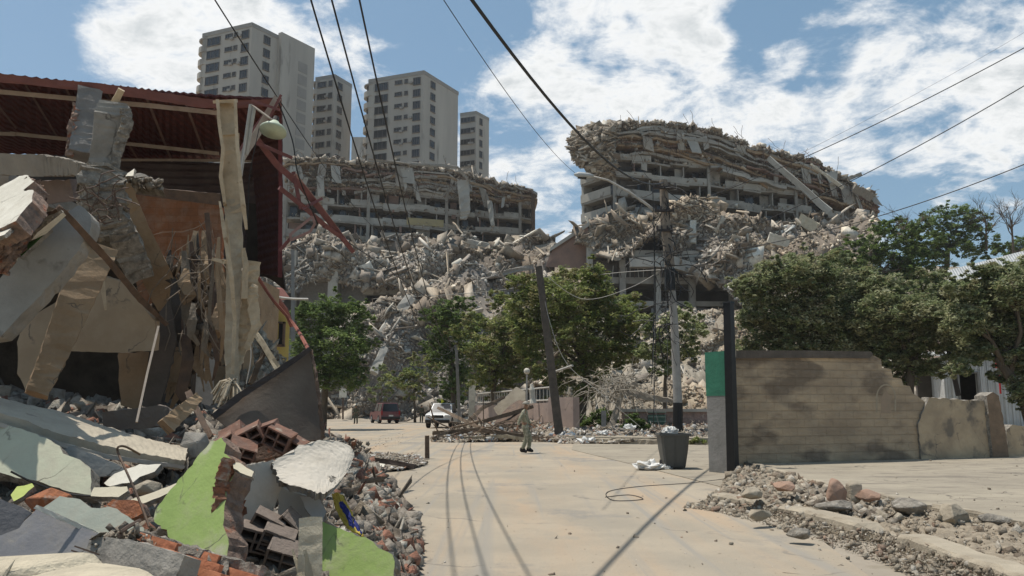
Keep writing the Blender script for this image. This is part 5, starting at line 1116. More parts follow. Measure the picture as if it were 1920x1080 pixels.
def low_wall():
    x0, x1 = at(1168, 800, 39.6).x, at(1350, 800, 39.6).x; t = thing('boundary_wall', 'low stone-faced boundary wall with pale coping behind the lamp pole', 'wall', Vector((x0, 39.6, .28)))
    zt = at(1250, 772, 39.6).z; mb = MB(); mb.obox(Vector((x0, 39.6, .2)), Vector((x1 - x0 + 6, 0, 0)), Vector((0, .3, 0)), Vector((0, 0, zt - .2)))
    mb.build('wall', mat('stone facing', (.36, .25, .21), (.22, .165, .14), 4.5, bump=.8, bscale=7, spots=((.40, .34, .28), 5, .58)), t)
    mb = MB(); mb.obox(Vector((x0 - .1, 39.45, zt)), Vector((x1 - x0 + 6, 0, 0)), Vector((0, .6, 0)), Vector((0, 0, .14))); mb.build('coping', FACW, t)
    a, b_ = at(1216, 800, 39.4).x, at(1250, 800, 39.4).x; mb = MB(); mb.obox(Vector((a, 39.5, .3)), Vector((b_ - a, 0, 0)), Vector((0, .08, 0)), Vector((0, 0, zt - .45)))
    mb.build('gate_leaf', mat('green gate', (.10, .17, .12), (.07, .12, .09), 4, bump=.2), t)
    mb = MB()
    for k in range(5): mb.obox(Vector((a, 39.46, .4 + k * .22)), Vector((b_ - a, 0, 0)), Vector((0, .03, 0)), Vector((0, 0, .05)))
    mb.build('gate_bars', mat('pale green rail', (.25, .33, .27), (.2, .26, .21), 4, bump=0), t)
low_wall()
def garden_bush(lb, Y, blobs, pal, name='bush', cat='bush', size=.16, dens=1.3):
    parts = [leaves(np.array(at(a, b, Y)), r * Y / F, int(dens * 2400 * (r / 30) ** 2) + 80, size, GR[pal]) for a, b, r in blobs]
    V, Q, T = join_np(parts); tag(np_mesh(name, V, Q, T, LEAF), lb, cat)
garden_bush('dark green bush in front of the low wall left of the green gate', 38.6, [(1190, 790, 18), (1205, 800, 14), (1175, 800, 12)], 'dark')
garden_bush('low green weeds on the kerb just right of the bin', 33.8, [(1305, 826, 10), (1320, 828, 9), (1296, 830, 6)], 'mid', 'weeds', 'weeds', .12)
garden_bush('dark shrub in shadow at the foot of the leafy tree', 41, [(1115, 790, 20), (1135, 780, 18), (1100, 800, 14), (1150, 795, 12)], 'dark')

# heap of poles and torn sheets
random.seed(5)
rubble('debris_heap', [[(812, 830, 36.5), (860, 829, 36.0), (930, 826, 36.5), (1000, 826, 37), (1045, 828, 36)], [(815, 818, 40), (860, 806, 40), (930, 800, 40), (1000, 800, 40), (1060, 808, 38.5)], [(850, 806, 46), (880, 792, 46), (940, 785, 46), (1000, 790, 44), (1060, 805, 42)]],
       40, 16, 1500, 4, 16, 'heap of broken concrete and splinters under the fallen poles', pal='litter', m=RUBN, rough=.06, slab=.35, stick=.35, flat=.5)
HP = [([(812, 812, 38, 7), (900, 806, 37.5, 8), (1010, 822, 36.5, 7)], 'long brown pole lying level across the heap'), ([(822, 765, 46, 5), (865, 786, 41, 6), (915, 810, 37.5, 7)], 'dark pole slanting in front of the white pickup'),
      ([(868, 800, 40, 7), (905, 765, 42, 7), (945, 745, 44, 5)], 'curved dark pole rising right of the pickup'), ([(900, 792, 40, 7), (960, 775, 40, 7), (1000, 762, 40, 6)], 'straight brown pole pointing at the torn sheet'),
      ([(812, 822, 36.5, 5), (848, 806, 38, 6)], 'short dark stick at the left tip of the heap'), ([(870, 822, 36.6, 6), (950, 818, 36.6, 6), (988, 824, 36.4, 5)], 'pale plank lying along the front of the heap'), ([(920, 800, 39, 6), (990, 797, 39, 6)], 'dark bar lying level below the torn sheet')]
random.seed(63); mb = MB()
for k in range(60):
    x = random.uniform(815, 1010); a = at(x, random.uniform(795, 824), random.uniform(36.6, 40)); d = Vector((random.gauss(0, 1), random.gauss(0, .5), abs(random.gauss(0, .28)))).normalized() * random.uniform(.4, 2.0); mb.tube([a, a + d * .5 + Vector((0, 0, random.uniform(-.05, .08))), a + d], random.uniform(.015, .045), 5)
tag(mb.build('splinters', WOODD), 'tangle of dark splinters and thin bars on the heap beside the white pickup', 'splinters', None, 'stuff')
for p_, lb in HP: loft('fallen_pole', p_, WOODD if 'pale' not in lb else WOOD, 1, .01, 4, label=lb, cat='pole')
sheet('torn_sheet', [[(926, 796, 40), (955, 800, 39.5), (985, 796, 39)], [(945, 770, 41), (965, 778, 40), (985, 775, 39.6)], [(972, 750, 42), (980, 752, 41), (984, 752, 40.5)]], BROWNST, .03, 14, 10, label='brown torn metal sheet leaning on the heap behind the walking person', cat='metal sheet', rnd=.02)
slab('roof_fragment', [(925, 765), (968, 725), (985, 735), (985, 780), (940, 785)], (955, 760, 44), (-.3, -1, .5), .12, CONCD, RAW, .3, .05, label='grey tilted roof fragment behind the torn brown sheet', cat='concrete slab')
# litter under the trees
rubble('debris_heap', [[(1050, 834, 34.8), (1140, 830, 34.6), (1240, 826, 34.4), (1345, 822, 34.4)], [(1050, 815, 37.5), (1140, 814, 37.5), (1240, 808, 38), (1345, 806, 38)], [(1060, 806, 39.3), (1140, 800, 39.3), (1240, 798, 39.3), (1345, 796, 39.3)]], 60, 16, 1500, 3, 13, 'strip of pale litter and broken stone along the kerb under the trees', pal='litter', m=RUBN, rough=.05, slab=.35, stick=.15, flat=.5)

# ================================================================== RIGHT-HAND WALL
WN = (.333, -.943, 0); WA = (1385, 869, 19.9)
WALLM = mat('stained block wall', (.60, .45, .29), (.33, .25, .17), .8, bump=.9, bscale=7, kind='blocks', spots=((.22, .165, .115), .9, .47), dust=.3, stretch=(.55, 1, 1.5))
PLAST = mat('flaking plaster wall', (.52, .40, .26), (.34, .26, .175), 1.3, bump=.9, bscale=5, cracks=1.1, spots=((.20, .165, .125), 1.6, .57))
bw_ = thing('block_wall', 'long grey-brown concrete block wall, its right end broken off in steps', 'wall', at(1385, 869, 19.9))
slab('wall', [(1380, 872), (1380, 668), (1640, 667), (1652, 674), (1654, 690), (1671, 692), (1674, 708), (1690, 710), (1694, 722), (1706, 724), (1712, 738), (1722, 744), (1740, 758), (1745, 862)], WA, WN, .2, WALLM, RAW, .12, .018, parent=bw_)
slab('coping', [(1380, 672), (1380, 657), (1500, 657), (1632, 659), (1638, 664), (1630, 672), (1500, 671)], (1385, 869, 19.83), WN, .3, mat('dark coping', (.15, .12, .095), (.09, .075, .06), 3, bump=.6), RAW, .2, .008, parent=bw_)
slab('plastered_wall', [(1728, 864), (1722, 800), (1735, 762), (1742, 745), (1790, 749), (1858, 752), (1866, 770), (1868, 858)], (1385, 869, 19.82), WN, .26, PLAST, RAW, .12, .03, parent=bw_)
slab('end_pillar', [(1862, 858), (1856, 800), (1850, 742), (1862, 735), (1873, 742), (1884, 800), (1892, 857)], (1385, 869, 19.7), WN, .4, mat('brown pillar', (.27, .185, .12), (.17, .12, .08), 3, bump=.8), RAW, .1, .02, parent=bw_)
slab('plastered_wall', [(1890, 858), (1888, 806), (1898, 796), (1925, 800), (2200, 812), (2200, 850)], (1385, 869, 19.84), WN, .24, PLAST, RAW, .15, .03, parent=bw_)
def arch():     # faint painted arch on the wall
    P, n = planar([(0, 0)], WA, WN); n = Vector(WN); A0 = at(*WA); mb = MB(); pts = []
    for a in np.linspace(0, pi, 15): pts.append((1661 - 19 * cos(a), 746 - 26 * sin(a)))
    pts = [(1642, 775)] + pts + [(1680, 775)]; P, _ = planar(pts, WA, WN); c = sum(P, Vector()) / len(P); Q = [c + (p - c) * .84 for p in P]
    for i in range(len(P) - 1): mb.add([P[i] + n * .006, P[i + 1] + n * .006, Q[i + 1] + n * .006, Q[i] + n * .006], [(0, 1, 2, 3)])
    mb.build('painted_arch', mat('faded arch paint', (.43, .36, .26), (.31, .25, .175), 5, bump=.2), bw_)
    P, _ = planar([(1652, 775), (1652, 745), (1661, 730), (1670, 745), (1670, 775)], WA, WN); mb = MB(); mb.add([p + n * .005 for p in P], [(0, 1, 2, 3, 4)]); mb.build('painted_patch', mat('faded red paint', (.36, .26, .18), (.30, .235, .165), 5, bump=.2), bw_)
    for x0, x1, y0, y1 in ((1420, 1440, 722, 738), (1452, 1490, 720, 742), (1500, 1520, 724, 738), (1540, 1560, 724, 740)):
        pass
arch()
pl = thing('gate_pier', 'square pier at the left end of the block wall, green above and grey below', 'pier', at(1350, 874, 19.4))
d_ = Vector((.943, .333, 0)); nn = Vector((.333, -.943, 0)); o0 = at(1366, 873, 19.35); o0.z = 0
zt = at(1366, 658, 19.35).z; zm = at(1366, 742, 19.35).z; bx = -d_ * .36 + Vector((-.06, .55, 0))
mb = MB(); mb.obox(o0, d_ * .2, Vector((-.33, .55, 0)), Vector((0, 0, zm))); mb.build('shaft', GREYR, pl)
mb = MB(); mb.obox(o0 + Vector((-.004, -.004, zm)), d_ * .205, Vector((-.335, .555, 0)), Vector((0, 0, zt - zm))); mb.build('painted_top', TEAL, pl)
mb = MB(); a = at(1374, 873, 19.1); a.z = 0; b_ = at(1366, 569, 19.1); mb.tube([a, a.lerp(b_, .5), b_], [.145, .14, .13], 4); mb.tube([b_, b_ + Vector((0, 0, .04))], [.15, .14], 4)
tag(mb.build('gate_post', BLACKP), 'tall black steel post in front of the green and grey pier', 'post')

# bin and bag
g0 = gnd(1268, 880, .02); g0.y = g0.y; BY = g0.y
bn = thing('rubbish_bin', 'open dark grey tapered rubbish bin overflowing with white litter', 'bin', Vector((g0.x, BY, .02)))
def bin_():
    X, Y = g0.x, BY + .35; H = .86
    mb = MB(); rings = []
    for z, w, dpt in ((.03, .25, .26), (.07, .265, .28), (.5, .33, .34), (H, .365, .38)):
        rings.append([Vector((X + a * w, Y + b * dpt, z + .02)) for a, b in ((-1, -.86), (-.86, -1), (.86, -1), (1, -.86), (1, .86), (.86, 1), (-.86, 1), (-1, .86))])
    for z, w, dpt in ((H, .335, .35), (.5, .30, .31)):
        rings.append([Vector((X + a * w, Y + b * dpt, z + .02)) for a, b in ((-1, -.86), (-.86, -1), (.86, -1), (1, -.86), (1, .86), (.86, 1), (-.86, 1), (-1, .86))])
    vs = [v for R in rings for v in R]; fs = [tuple(range(8))[::-1]]
    for i in range(len(rings) - 1):
        for k in range(8): fs.append((i * 8 + k, i * 8 + (k + 1) % 8, (i + 1) * 8 + (k + 1) % 8, (i + 1) * 8 + k))
    fs.append(tuple(5 * 8 + k for k in range(8))); mb.add(vs, fs); mb.build('body', BINM, bn)
    mb = MB()
    for a, b, sx, sy in ((0, -.38, .80, .05), (0, .38, .80, .05), (-.375, 0, .05, .8), (.375, 0, .05, .8)): mb.box((X + a, Y + b, H + .02), (sx, sy, .055))
    mb.build('rim', BINM, bn)
    for s_ in (-1, 1):
        mb = MB(); mb.tube([Vector((X + s_ * .24, Y + .18, .12)), Vector((X + s_ * .31, Y + .18, .12))], .11, 14); mb.build('wheel', RUBBER, bn)
    for k in range(3): 
        mb = MB(); mb.box((X - .24 + k * .24, Y - .335, .45), (.02, .03, .7), Matrix.Rotation(.11, 3, 'X')); mb.build('rib', BINM, bn)
bin_()
def crumple(name, c, r, m, label, cat, sq=.5, seed=0, parent=None, det=22):
    mb = MB(); vs = []; fs = []; n = det
    for i in range(n // 2 + 1):
        a = -pi / 2 + pi * i / (n // 2)
        for k in range(n):
            d = Vector((cos(a) * cos(2 * pi * k / n), cos(a) * sin(2 * pi * k / n), sin(a))); q = 1 + .55 * mnoise.noise(d * 2.2 + Vector((seed, 0, 0))) + .22 * mnoise.noise(d * 7 + Vector((0, seed, 0)))
            vs.append(Vector(c) + Vector((d.x * r, d.y * r * .8, d.z * r * sq + r * sq * .75)) * q)
    for i in range(n // 2):
        for k in range(n): fs.append((i * n + k, i * n + (k + 1) % n, (i + 1) * n + (k + 1) % n, (i + 1) * n + k))
    mb.add(vs, fs); return tag(mb.build(name, m, parent), label, cat)
crumple('litter', Vector((g0.x - .08, BY + .3, .86)), .19, BAG, 'crumpled white litter piled in the top of the bin', 'litter', .6, 3)
g1 = gnd(1218, 880, .02); crumple('plastic_bag', Vector((g1.x, g1.y, .0)), .33, BAG, 'white plastic bag lying on the ground left of the bin', 'plastic bag', .38, 8)
crumple('plastic_bag', Vector((g1.x + .42, g1.y + .1, .0)), .16, BAG, 'small scrap of white bag between the large bag and the bin', 'plastic bag', .4, 12)
for i, (px, py, r, lb) in enumerate(((1070, 822, .32, 'white sack lying at the foot of the leaning dark pole'), (1100, 834, .38, 'long grey-white sack lying on the far kerb'), (1130, 816, .26, 'small white bag on the litter strip under the leafy tree'), (1180, 806, .3, 'white bag by the dark green bush near the low wall'))):
    crumple('sack', at(px, py, 35 if py > 830 else 37), r, BAG, lb, 'sack', .45, 20 + i)
t = loft('street_object', [(1132, 800, 38.5, 9), (1132, 770, 38.5, 9)], GREYR, 1, 0, 1, label='short pale post at the foot of the leafy tree', cat='post'); t.name = 'kerb_post'

# shed, warehouse roof, leaning post
def shed():
    Y = 46; a = at(1772, 752, Y); b_ = at(1905, 752, Y); l = at(1735, 748, Y + 5); zt = at(1772, 668, Y).z; z0 = .2
    t = thing('metal_shed', 'white corrugated metal shed with a dark square opening under the trees', 'shed', Vector((a.x, Y, z0)))
    o1, o2 = at(1797, 700, Y), at(1834, 745, Y)
    def pan(x0, x1, za, zb): mb = MB(); mb.obox(Vector((x0, Y, za)), Vector((x1 - x0, 0, 0)), Vector((0, .12, 0)), Vector((0, 0, zb - za))); return mb
    mb = pan(a.x, o1.x, z0, zt); 
    for q in ((o1.x, o2.x, o1.z, zt), (o2.x, b_.x + 6, z0, zt)): p = pan(*q); mb.add(p.v, p.f)
    # ribs of the corrugated sheet
    x = a.x
    while x < b_.x + 6:
        if not (o1.x - .1 < x < o2.x): mb.obox(Vector((x, Y - .05, z0)), Vector((.12, 0, 0)), Vector((0, .048, 0)), Vector((0, 0, zt - z0)))
        x += .42
    mb.build('front_wall', SHED, t)
    mb = MB(); mb.hexa([Vector((l.x, l.y, z0)), Vector((a.x, Y, z0)), Vector((a.x + .1, Y + .1, z0)), Vector((l.x + .1, l.y + .1, z0)), Vector((l.x, l.y, zt)), Vector((a.x, Y, zt)), Vector((a.x + .1, Y + .1, zt)), Vector((l.x + .1, l.y + .1, zt))]); mb.build('side_wall', SHED, t)
    mb = MB(); mb.obox(Vector((a.x, Y + 3, z0)), Vector((12, 0, 0)), Vector((0, .2, 0)), Vector((0, 0, zt - z0))); mb.build('back_wall', FACD, t)
    mb = MB(); mb.obox(Vector((a.x - .2, Y - .2, zt)), Vector((12, 0, 0)), Vector((-.6, 5.6, .5)), Vector((0, 0, .12))); mb.build('roof', SHED, t)
    mb = MB()
    for x0, x1, za, zb in ((o1.x - .1, o1.x, z0, o1.z), (o2.x, o2.x + .1, z0, o1.z), (o1.x - .1, o2.x + .1, o1.z, o1.z + .1)): mb.obox(Vector((x0, Y - .08, za)), Vector((x1 - x0, 0, 0)), Vector((0, .1, 0)), Vector((0, 0, zb - za)))
    mb.build('door_frame', GREYR, t)
shed()
wh = thing('warehouse', 'long warehouse with a white metal roof above the trees at the right edge', 'warehouse', Vector((at(1860, 530, 60).x, 60, .2)))
slab('roof', [(1776, 507), (1920, 470), (2080, 432), (2080, 478), (1920, 512), (1777, 530)], (1850, 500, 60), (-.12, -.8, .6), .15, SHED, GREYR, 5, 0, parent=wh)
mb = MB(); a, b_ = at(1782, 528, 60.4), at(2070, 480, 60.4); mb.hexa([Vector((a.x, 60.4, .2)), Vector((b_.x, 60.4, .2)), Vector((b_.x, 70, .2)), Vector((a.x, 70, .2)), Vector((a.x, 60.4, a.z - .3)), Vector((b_.x, 60.4, b_.z - .3)), Vector((b_.x, 70, b_.z - .2)), Vector((a.x, 70, a.z - .2))]); mb.build('wall', PINK, wh)
loft('leaning_post', [(1797, 742, 39, 9), (1778, 655, 39, 8)], DARKST, 1, 0, 2, label='dark post leaning left in front of the white shed', cat='post')
mb = MB(); c = at(1872, 690, 44); mb.tube([c, c + Vector((.02, 0, .55))], [.16, .1], 8); mb.tube([c - Vector((0, 0, 1.4)), c], [.05, .05], 5); tag(mb.build('red_marker', mat('red plastic', (.5, .03, .03), (.4, .03, .03), 5, bump=0)), 'small red object on a stick in front of the white shed', 'marker')

# rubble and single stones on the dug-up verge
a = VERGE.scatter(850, 4, 28, 'dust', .35, .05, .45, .2, 4.6); b = VERGE.scatter(1100, 3, 18, 'dust', .3, .03, .4, .2, 3.2, umin=0, umax=.45); b2 = VERGE.scatter(5000, 1.5, 5, 'dust', .2, .03, .4, .2, 2); b3 = VERGE.scatter(500, 5, 26, 'far', .45, .05, .5, .25, 2.6, umin=.3, umax=.62, vmin=.35, vmax=.85)
KP = Patch([[tuple(p + Vector((-.55, -.5, .0))) for p in KA[:6]], [tuple(p + Vector((-.1, -.15, .03))) for p in KA[:6]], [tuple(p + Vector((.05, .15, .12))) for p in KA[:6]]], world=True)
c = KP.scatter(1300, 3, 20, 'dust', .3, .04, .4, .2, 3.6); c2 = KP.scatter(4000, 1.5, 5, 'dust', .2, .04, .4, .2, 2)
V, Q, T = join_np([a, b, b2, b3, c, c2]); tag(np_mesh('verge_rubble', V, Q, T, RUBN), 'crumbled concrete and stones strewn along the broken kerb', 'rubble', None, 'stuff')
def rock(name, px, py, Y, r, m, label, cat='stone', sq=(1, .8, .6), seed=0, group=None, rot=0):
    """broken lump with flat facets"""
    c = at(px, py, Y); bm = bmesh.new(); rnd = random.Random(seed)
    for _ in range(34):
        d = Vector([rnd.gauss(0, 1) for _ in range(3)]).normalized() * rnd.uniform(.72, 1.15); bm.verts.new(Vector((d.x * r * sq[0], d.y * r * sq[1], d.z * r * sq[2])))
    bmesh.ops.convex_hull(bm, input=bm.verts); bmesh.ops.delete(bm, geom=[v for v in bm.verts if not v.link_faces], context='VERTS')
    bmesh.ops.bevel(bm, geom=list(bm.edges), offset=r * .04, segments=1, affect='EDGES')
    me = bpy.data.meshes.new(name); bm.to_mesh(me); bm.free(); me.materials.append(m); o = link(me, name, None, c); o.rotation_euler = (0, 0, rot); return tag(o, label, cat, group)
STR = mat('reddish stone', (.40, .25, .175), (.28, .19, .14), 5, bump=.6)
VS = [(1566, 925, 12.3, .26, STR, 'reddish stone standing on edge in the middle of the dug-up verge', (.7, .5, .9)), (1602, 922, 12.4, .25, CONCD, 'pale cream stone just right of the reddish one', (.9, .5, .75)), (1628, 930, 12.2, .2, STR, 'small brown stone right of the cream one', (1.2, .6, .5)),
      (1565, 950, 11.6, .22, RAW, 'flat grey stone in front of the reddish one', (1.3, .7, .45)), (1790, 968, 10.6, .24, CONCD, 'large tan block of concrete lying in the verge at the right', (1.2, .8, .75)), (1700, 950, 11.3, .26, RAW, 'rounded grey lump in the rubble patch right of the cream stone', (1.1, .8, .55)),
      (1865, 975, 10.4, .16, RAW, 'dark grey broken lump on the footpath edge near the right', (1.3, .7, .5)), (1410, 925, 12.6, .2, CONCD, 'grey lump at the left end of the verge rubble', (1.2, .8, .5)), (1470, 912, 13.2, .2, STR, 'pinkish lump near the gap in the footpath edge', (1.2, .8, .5)), (1500, 1000, 9.7, .13, RAW, 'small grey stone at the foot of the broken kerb', (1.2, .8, .6)), (1425, 965, 11, .14, CONCD, 'small tan stone on the road side of the kerb', (1.3, .8, .6))]
for i, (px, py, Y, r, m, lb, sq) in enumerate(VS): rock('stone', px, py, Y, r, m, lb, 'stone', sq, i + 3, rot=i)
# grit on the whole road and pavement
def grit():
    n = 4200; P = np.zeros((n, 3)); P[:, 1] = 6.5 + 42 * RNG.random(n) ** 1.7; P[:, 0] = RNG.uniform(-.30, .62, n) * P[:, 1]; k = RNG.random(n) < .45; side = np.where(P[:, 1] < 14, .3 + (P[:, 1] - 6) * .42, 5)
    P[k, 0] = -1.6 - .11 * P[k, 1] + RNG.normal(0, .5, k.sum()); P[:, 2] = np.where((P[:, 0] > side + 1.6) & (P[:, 1] > 10), .2, .0) + .004
    size = .008 + .05 * RNG.random(n) ** 9; V, Q, T = pieces(P, size, 'dust', .3, .1, .5); tag(np_mesh('road_grit', V, Q, T, RUBN), 'small stones and grit scattered on road and footpath', 'gravel', None, 'stuff')
grit()
rubble('debris_patch', [[(655, 882, 19.8), (710, 882, 19.8), (765, 877, 20.6), (800, 868, 22.4)], [(640, 862, 23.4), (700, 860, 23.9), (755, 860, 24), (792, 860, 24.2)], [(650, 848, 27.5), (700, 848, 27.5), (755, 852, 26.3), (782, 855, 25.5)]], 24, 12, 1500, 3, 11, 'patch of flattened litter and splinters on the left of the road before the bollard', pal='litter', m=RUBN, rough=.006, slab=.6, stick=.3, flat=.97, lift=.02)
loft('flat_bar', [(668, 858, 21.5, 8), (730, 866, 21, 9), (778, 875, 20.4, 8)], DARKST, .5, .006, 5, label='long black bar lying on the litter left of the bollard', cat='bar')
slab('white_board', [(675, 874), (700, 867), (722, 870), (718, 878), (690, 881)], (700, 874, 19.9), (0, -.25, 1), .03, WHITE, RAW, .2, .02, label='flat white scrap of board left of the road', cat='board')
# coil of loose wire on the road
cable('road_wire', [gnd(1395, 893, .03), gnd(1300, 905, .02), gnd(1200, 912, .015), gnd(1140, 922, .015), gnd(1150, 938, .015), gnd(1205, 936, .015), gnd(1180, 928, .015), gnd(1135, 932, .015)], .007, WIRE, 'thin dark wire snaking over the road from the pier', 'wire')

# ================================================================== COLLAPSED SHOP, FRONT LEFT
random.seed(77)
SH = thing('collapsed_shop', 'collapsed corrugated metal building at the left with a sagging dark red roof', 'building', Vector((-8, 16, 0)))
# sagging roof seen from below
sheet('roof_sheet', [[(-420, 95, 14.6), (0, 142, 15.2), (200, 163, 15.6), (350, 178, 16), (528, 188, 16.4)],
                     [(-420, 150, 16), (0, 190, 16.6), (200, 210, 17), (350, 222, 17.4), (528, 230, 17.6)],
                     [(-420, 235, 18), (0, 250, 18.6), (200, 262, 19), (350, 268, 19.4), (527, 275, 19.6)],
                     [(-420, 282, 20), (0, 288, 20.6), (200, 296, 21), (350, 302, 21.2), (526, 305, 21.4)]], ROOF, .05, 90, 18, corr=.022, corrn=44, parent=SH)
sheet('eave_flashing', [[(-420, 84, 14.5), (0, 138, 15.1), (200, 158, 15.5), (300, 172, 15.7), (400, 186, 15.9), (528, 187, 16.3)], [(-420, 110, 14.55), (0, 154, 15.15), (200, 176, 15.55), (300, 190, 15.75), (400, 203, 15.95), (528, 199, 16.35)]], mat('faded red flashing', (.22, .08, .06), (.15, .055, .042), 2, rough=.6, bump=.2), .04, 40, 4, parent=SH, rnd=.006)
for i, p_ in enumerate(([(-420, 128, 15.2, 9), (0, 172, 15.7, 9), (150, 186, 15.9, 9), (300, 200, 16.1, 9), (412, 212, 16.2, 9)], [(20, 250, 18.1, 7), (135, 262, 18.3, 7)], [(225, 268, 18.7, 7), (410, 288, 19, 7)], [(-200, 240, 17.9, 7), (30, 252, 18.1, 7)])):
    loft('purlin', p_, PURL, .8, .004, 6, parent=SH)
for p_ in ([(46, 156, 15.5, 4), (108, 258, 18.6, 3.5)], [(124, 166, 15.6, 4), (152, 222, 17.2, 4)], [(-10, 190, 16.2, 4), (30, 240, 18, 3.5)], [(276, 186, 15.9, 4.5), (322, 302, 20.6, 4)], [(350, 198, 16.1, 4.5), (388, 302, 20.8, 4)], [(200, 170, 15.7, 4), (216, 194, 16.4, 4)], [(402, 205, 16.1, 4), (420, 260, 18.5, 4)], [(236, 262, 18.5, 4), (262, 305, 20.4, 3)]):
    loft('rafter', p_, mat('red-brown steel', (.24, .15, .12), (.18, .11, .09), 5, rough=.6, bump=.1), .8, 0, 2, parent=SH)
# corrugated far wall and its dark red corner
sheet('side_sheet', [[(226, 298, 20.4), (330, 303, 20.6), (430, 306, 20.6), (520, 302, 20.2)], [(226, 360, 20.4), (330, 365, 20.6), (430, 366, 20.6), (522, 365, 20.2)], [(226, 430, 20.4), (330, 430, 20.6), (430, 430, 20.6), (524, 430, 20.2)], [(226, 480, 20.4), (330, 490, 20.6), (430, 500, 20.6), (524, 500, 20.2)]], mat('grimy grey sheet', (.16, .125, .115), (.10, .07, .065), 1.3, rough=.7, bump=.9, bscale=4, kind='corr_z'), .05, 30, 60, corr=.0, parent=SH, rnd=.006)
sheet('corner_sheet', [[(470, 232, 18.6), (500, 215, 18.4), (527, 212, 18.2)], [(474, 320, 18.8), (500, 325, 18.5), (527, 330, 18.2)], [(482, 420, 19), (504, 425, 18.6), (526, 430, 18.3)], [(484, 512, 19), (505, 516, 18.6), (525, 520, 18.3)]], ROOFS, .05, 16, 60, parent=SH, rnd=.005)
loft('corner_trim', [(524, 190, 17, 7), (526, 360, 18, 7), (525, 520, 18.3, 8)], mat('dark red trim', (.16, .045, .045), (.11, .035, .035), 5, bump=.1), 1, 0, 4, parent=SH)
loft('wall_beam', [(226, 300, 19.8, 5), (330, 300, 20, 5), (470, 302, 20, 5), (520, 300, 19.8, 5)], PURL, 1, 0, 4, parent=SH)
sheet('gable_sheet', [[(440, 200, 18.3), (490, 196, 18.2), (524, 190, 18)], [(450, 250, 18.9), (495, 250, 18.8), (528, 246, 18.5)], [(455, 300, 19.4), (495, 300, 19.2), (526, 300, 19)]], ROOFS, .04, 10, 10, parent=SH)
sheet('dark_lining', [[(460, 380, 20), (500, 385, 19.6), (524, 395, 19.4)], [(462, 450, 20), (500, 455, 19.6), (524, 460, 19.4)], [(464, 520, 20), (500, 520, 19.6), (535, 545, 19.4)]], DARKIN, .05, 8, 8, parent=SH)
slab('brick_wall', [(232, 352), (300, 366), (360, 374), (416, 386), (415, 480), (420, 620), (300, 640), (262, 560), (240, 470)], (320, 450, 17.2), (.1, -1, 0), .2, ORANGE, BRICK, .1, .02, parent=SH)
# interior with its shade painted in; side wall and upper floor added against light
def inner():
    X0 = -24; zf = at(60, 330, 13).z
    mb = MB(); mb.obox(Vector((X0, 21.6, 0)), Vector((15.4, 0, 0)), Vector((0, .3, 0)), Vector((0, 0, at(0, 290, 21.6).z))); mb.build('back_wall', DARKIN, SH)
    mb = MB(); mb.obox(Vector((X0, 13.4, zf - .1)), Vector((X0 * -1 - 8.7, 0, 0)), Vector((0, 8, .0)), Vector((0, 0, .28))); mb.build('shade_floor', CONC, SH)  # floor added to keep the hollow beneath it dark
    mb = MB(); mb.obox(Vector((X0, 9, 0)), Vector((.3, 0, 0)), Vector((0, 12.6, 0)), Vector((0, 0, 9))); mb.build('shade_side_wall', CONC, SH)  # side wall out of view, added to enclose the dark interior
    mb = MB(); a = at(470, 560, 20); mb.obox(Vector((a.x, 17.8, 0)), Vector((.25, 0, 0)), Vector((0, 3.8, 0)), Vector((0, 0, at(470, 500, 18).z))); mb.build('cross_wall', BROWN, SH)
inner()
loft('concrete_beam', [(-160, 306, 12.8, 40), (0, 308, 12.9, 40), (90, 311, 13, 40), (125, 314, 13, 34), (158, 318, 13, 22)], mat('grey-brown beam', (.33, .29, .235), (.24, .205, .165), 2, bump=.4), 1, .015, 12, parent=SH)
loft('concrete_beam', [(76, 362, 13.6, 44), (150, 356, 13.4, 40)], mat('reddish concrete', (.25, .19, .165), (.18, .14, .12), 2, bump=.5), 1, .02, 6, parent=SH)
loft('dark_beam', [(215, 352, 13.6, 14), (300, 362, 14, 18), (412, 374, 14.5, 22)], BROWNST, .8, .006, 8, parent=SH)
loft('rear_column', [(168, 175, 15.6, 42), (160, 240, 15.4, 44), (152, 296, 15.2, 46)], mat('grey column', (.27, .245, .215), (.19, .17, .15), 2, bump=.5), 1, .02, 8, parent=SH)
loft('brick_edge', [(145, 195, 15.3, 12), (136, 240, 15.1, 14), (130, 292, 15, 12)], BRICKB, 1, .035, 12, parent=SH)
# front column, snapped, with the rod at its top
fc = thing('broken_column', 'thick snapped concrete column leaning over the wreck, a pale stub rod on its top', 'column', at(190, 430, 12))
loft('shaft', [(213, 198, 12, 50), (212, 225, 12, 66), (205, 262, 12, 58), (196, 300, 12, 52), (192, 340, 12, 58)], CONC, .9, .01, 6, parent=fc)
loft('shaft_edge', [(236, 205, 11.8, 18), (238, 235, 11.8, 22), (222, 275, 11.8, 16), (210, 345, 11.8, 16)], RAW, 1, .02, 10, parent=fc)
loft('stub_rod', [(213, 196, 12, 14), (228, 168, 11.9, 12)], CREAMST, .6, .005, 3, parent=fc)
loft('broken_joint', [(195, 330, 11.7, 60), (190, 350, 11.6, 78), (192, 380, 11.6, 74), (200, 410, 11.7, 64), (205, 440, 11.8, 60)], RAW, .9, .06, 12, parent=fc)
loft('lower_shaft', [(222, 350, 12.6, 44), (250, 420, 12.8, 48), (285, 500, 13.2, 52), (318, 570, 13.6, 48)], BROWN, .8, .015, 8, parent=fc)
loft('lower_shaft_face', [(212, 380, 12.2, 30), (235, 450, 12.4, 50), (262, 520, 12.8, 46)], RAW, .7, .04, 10, parent=fc)
mb = MB()
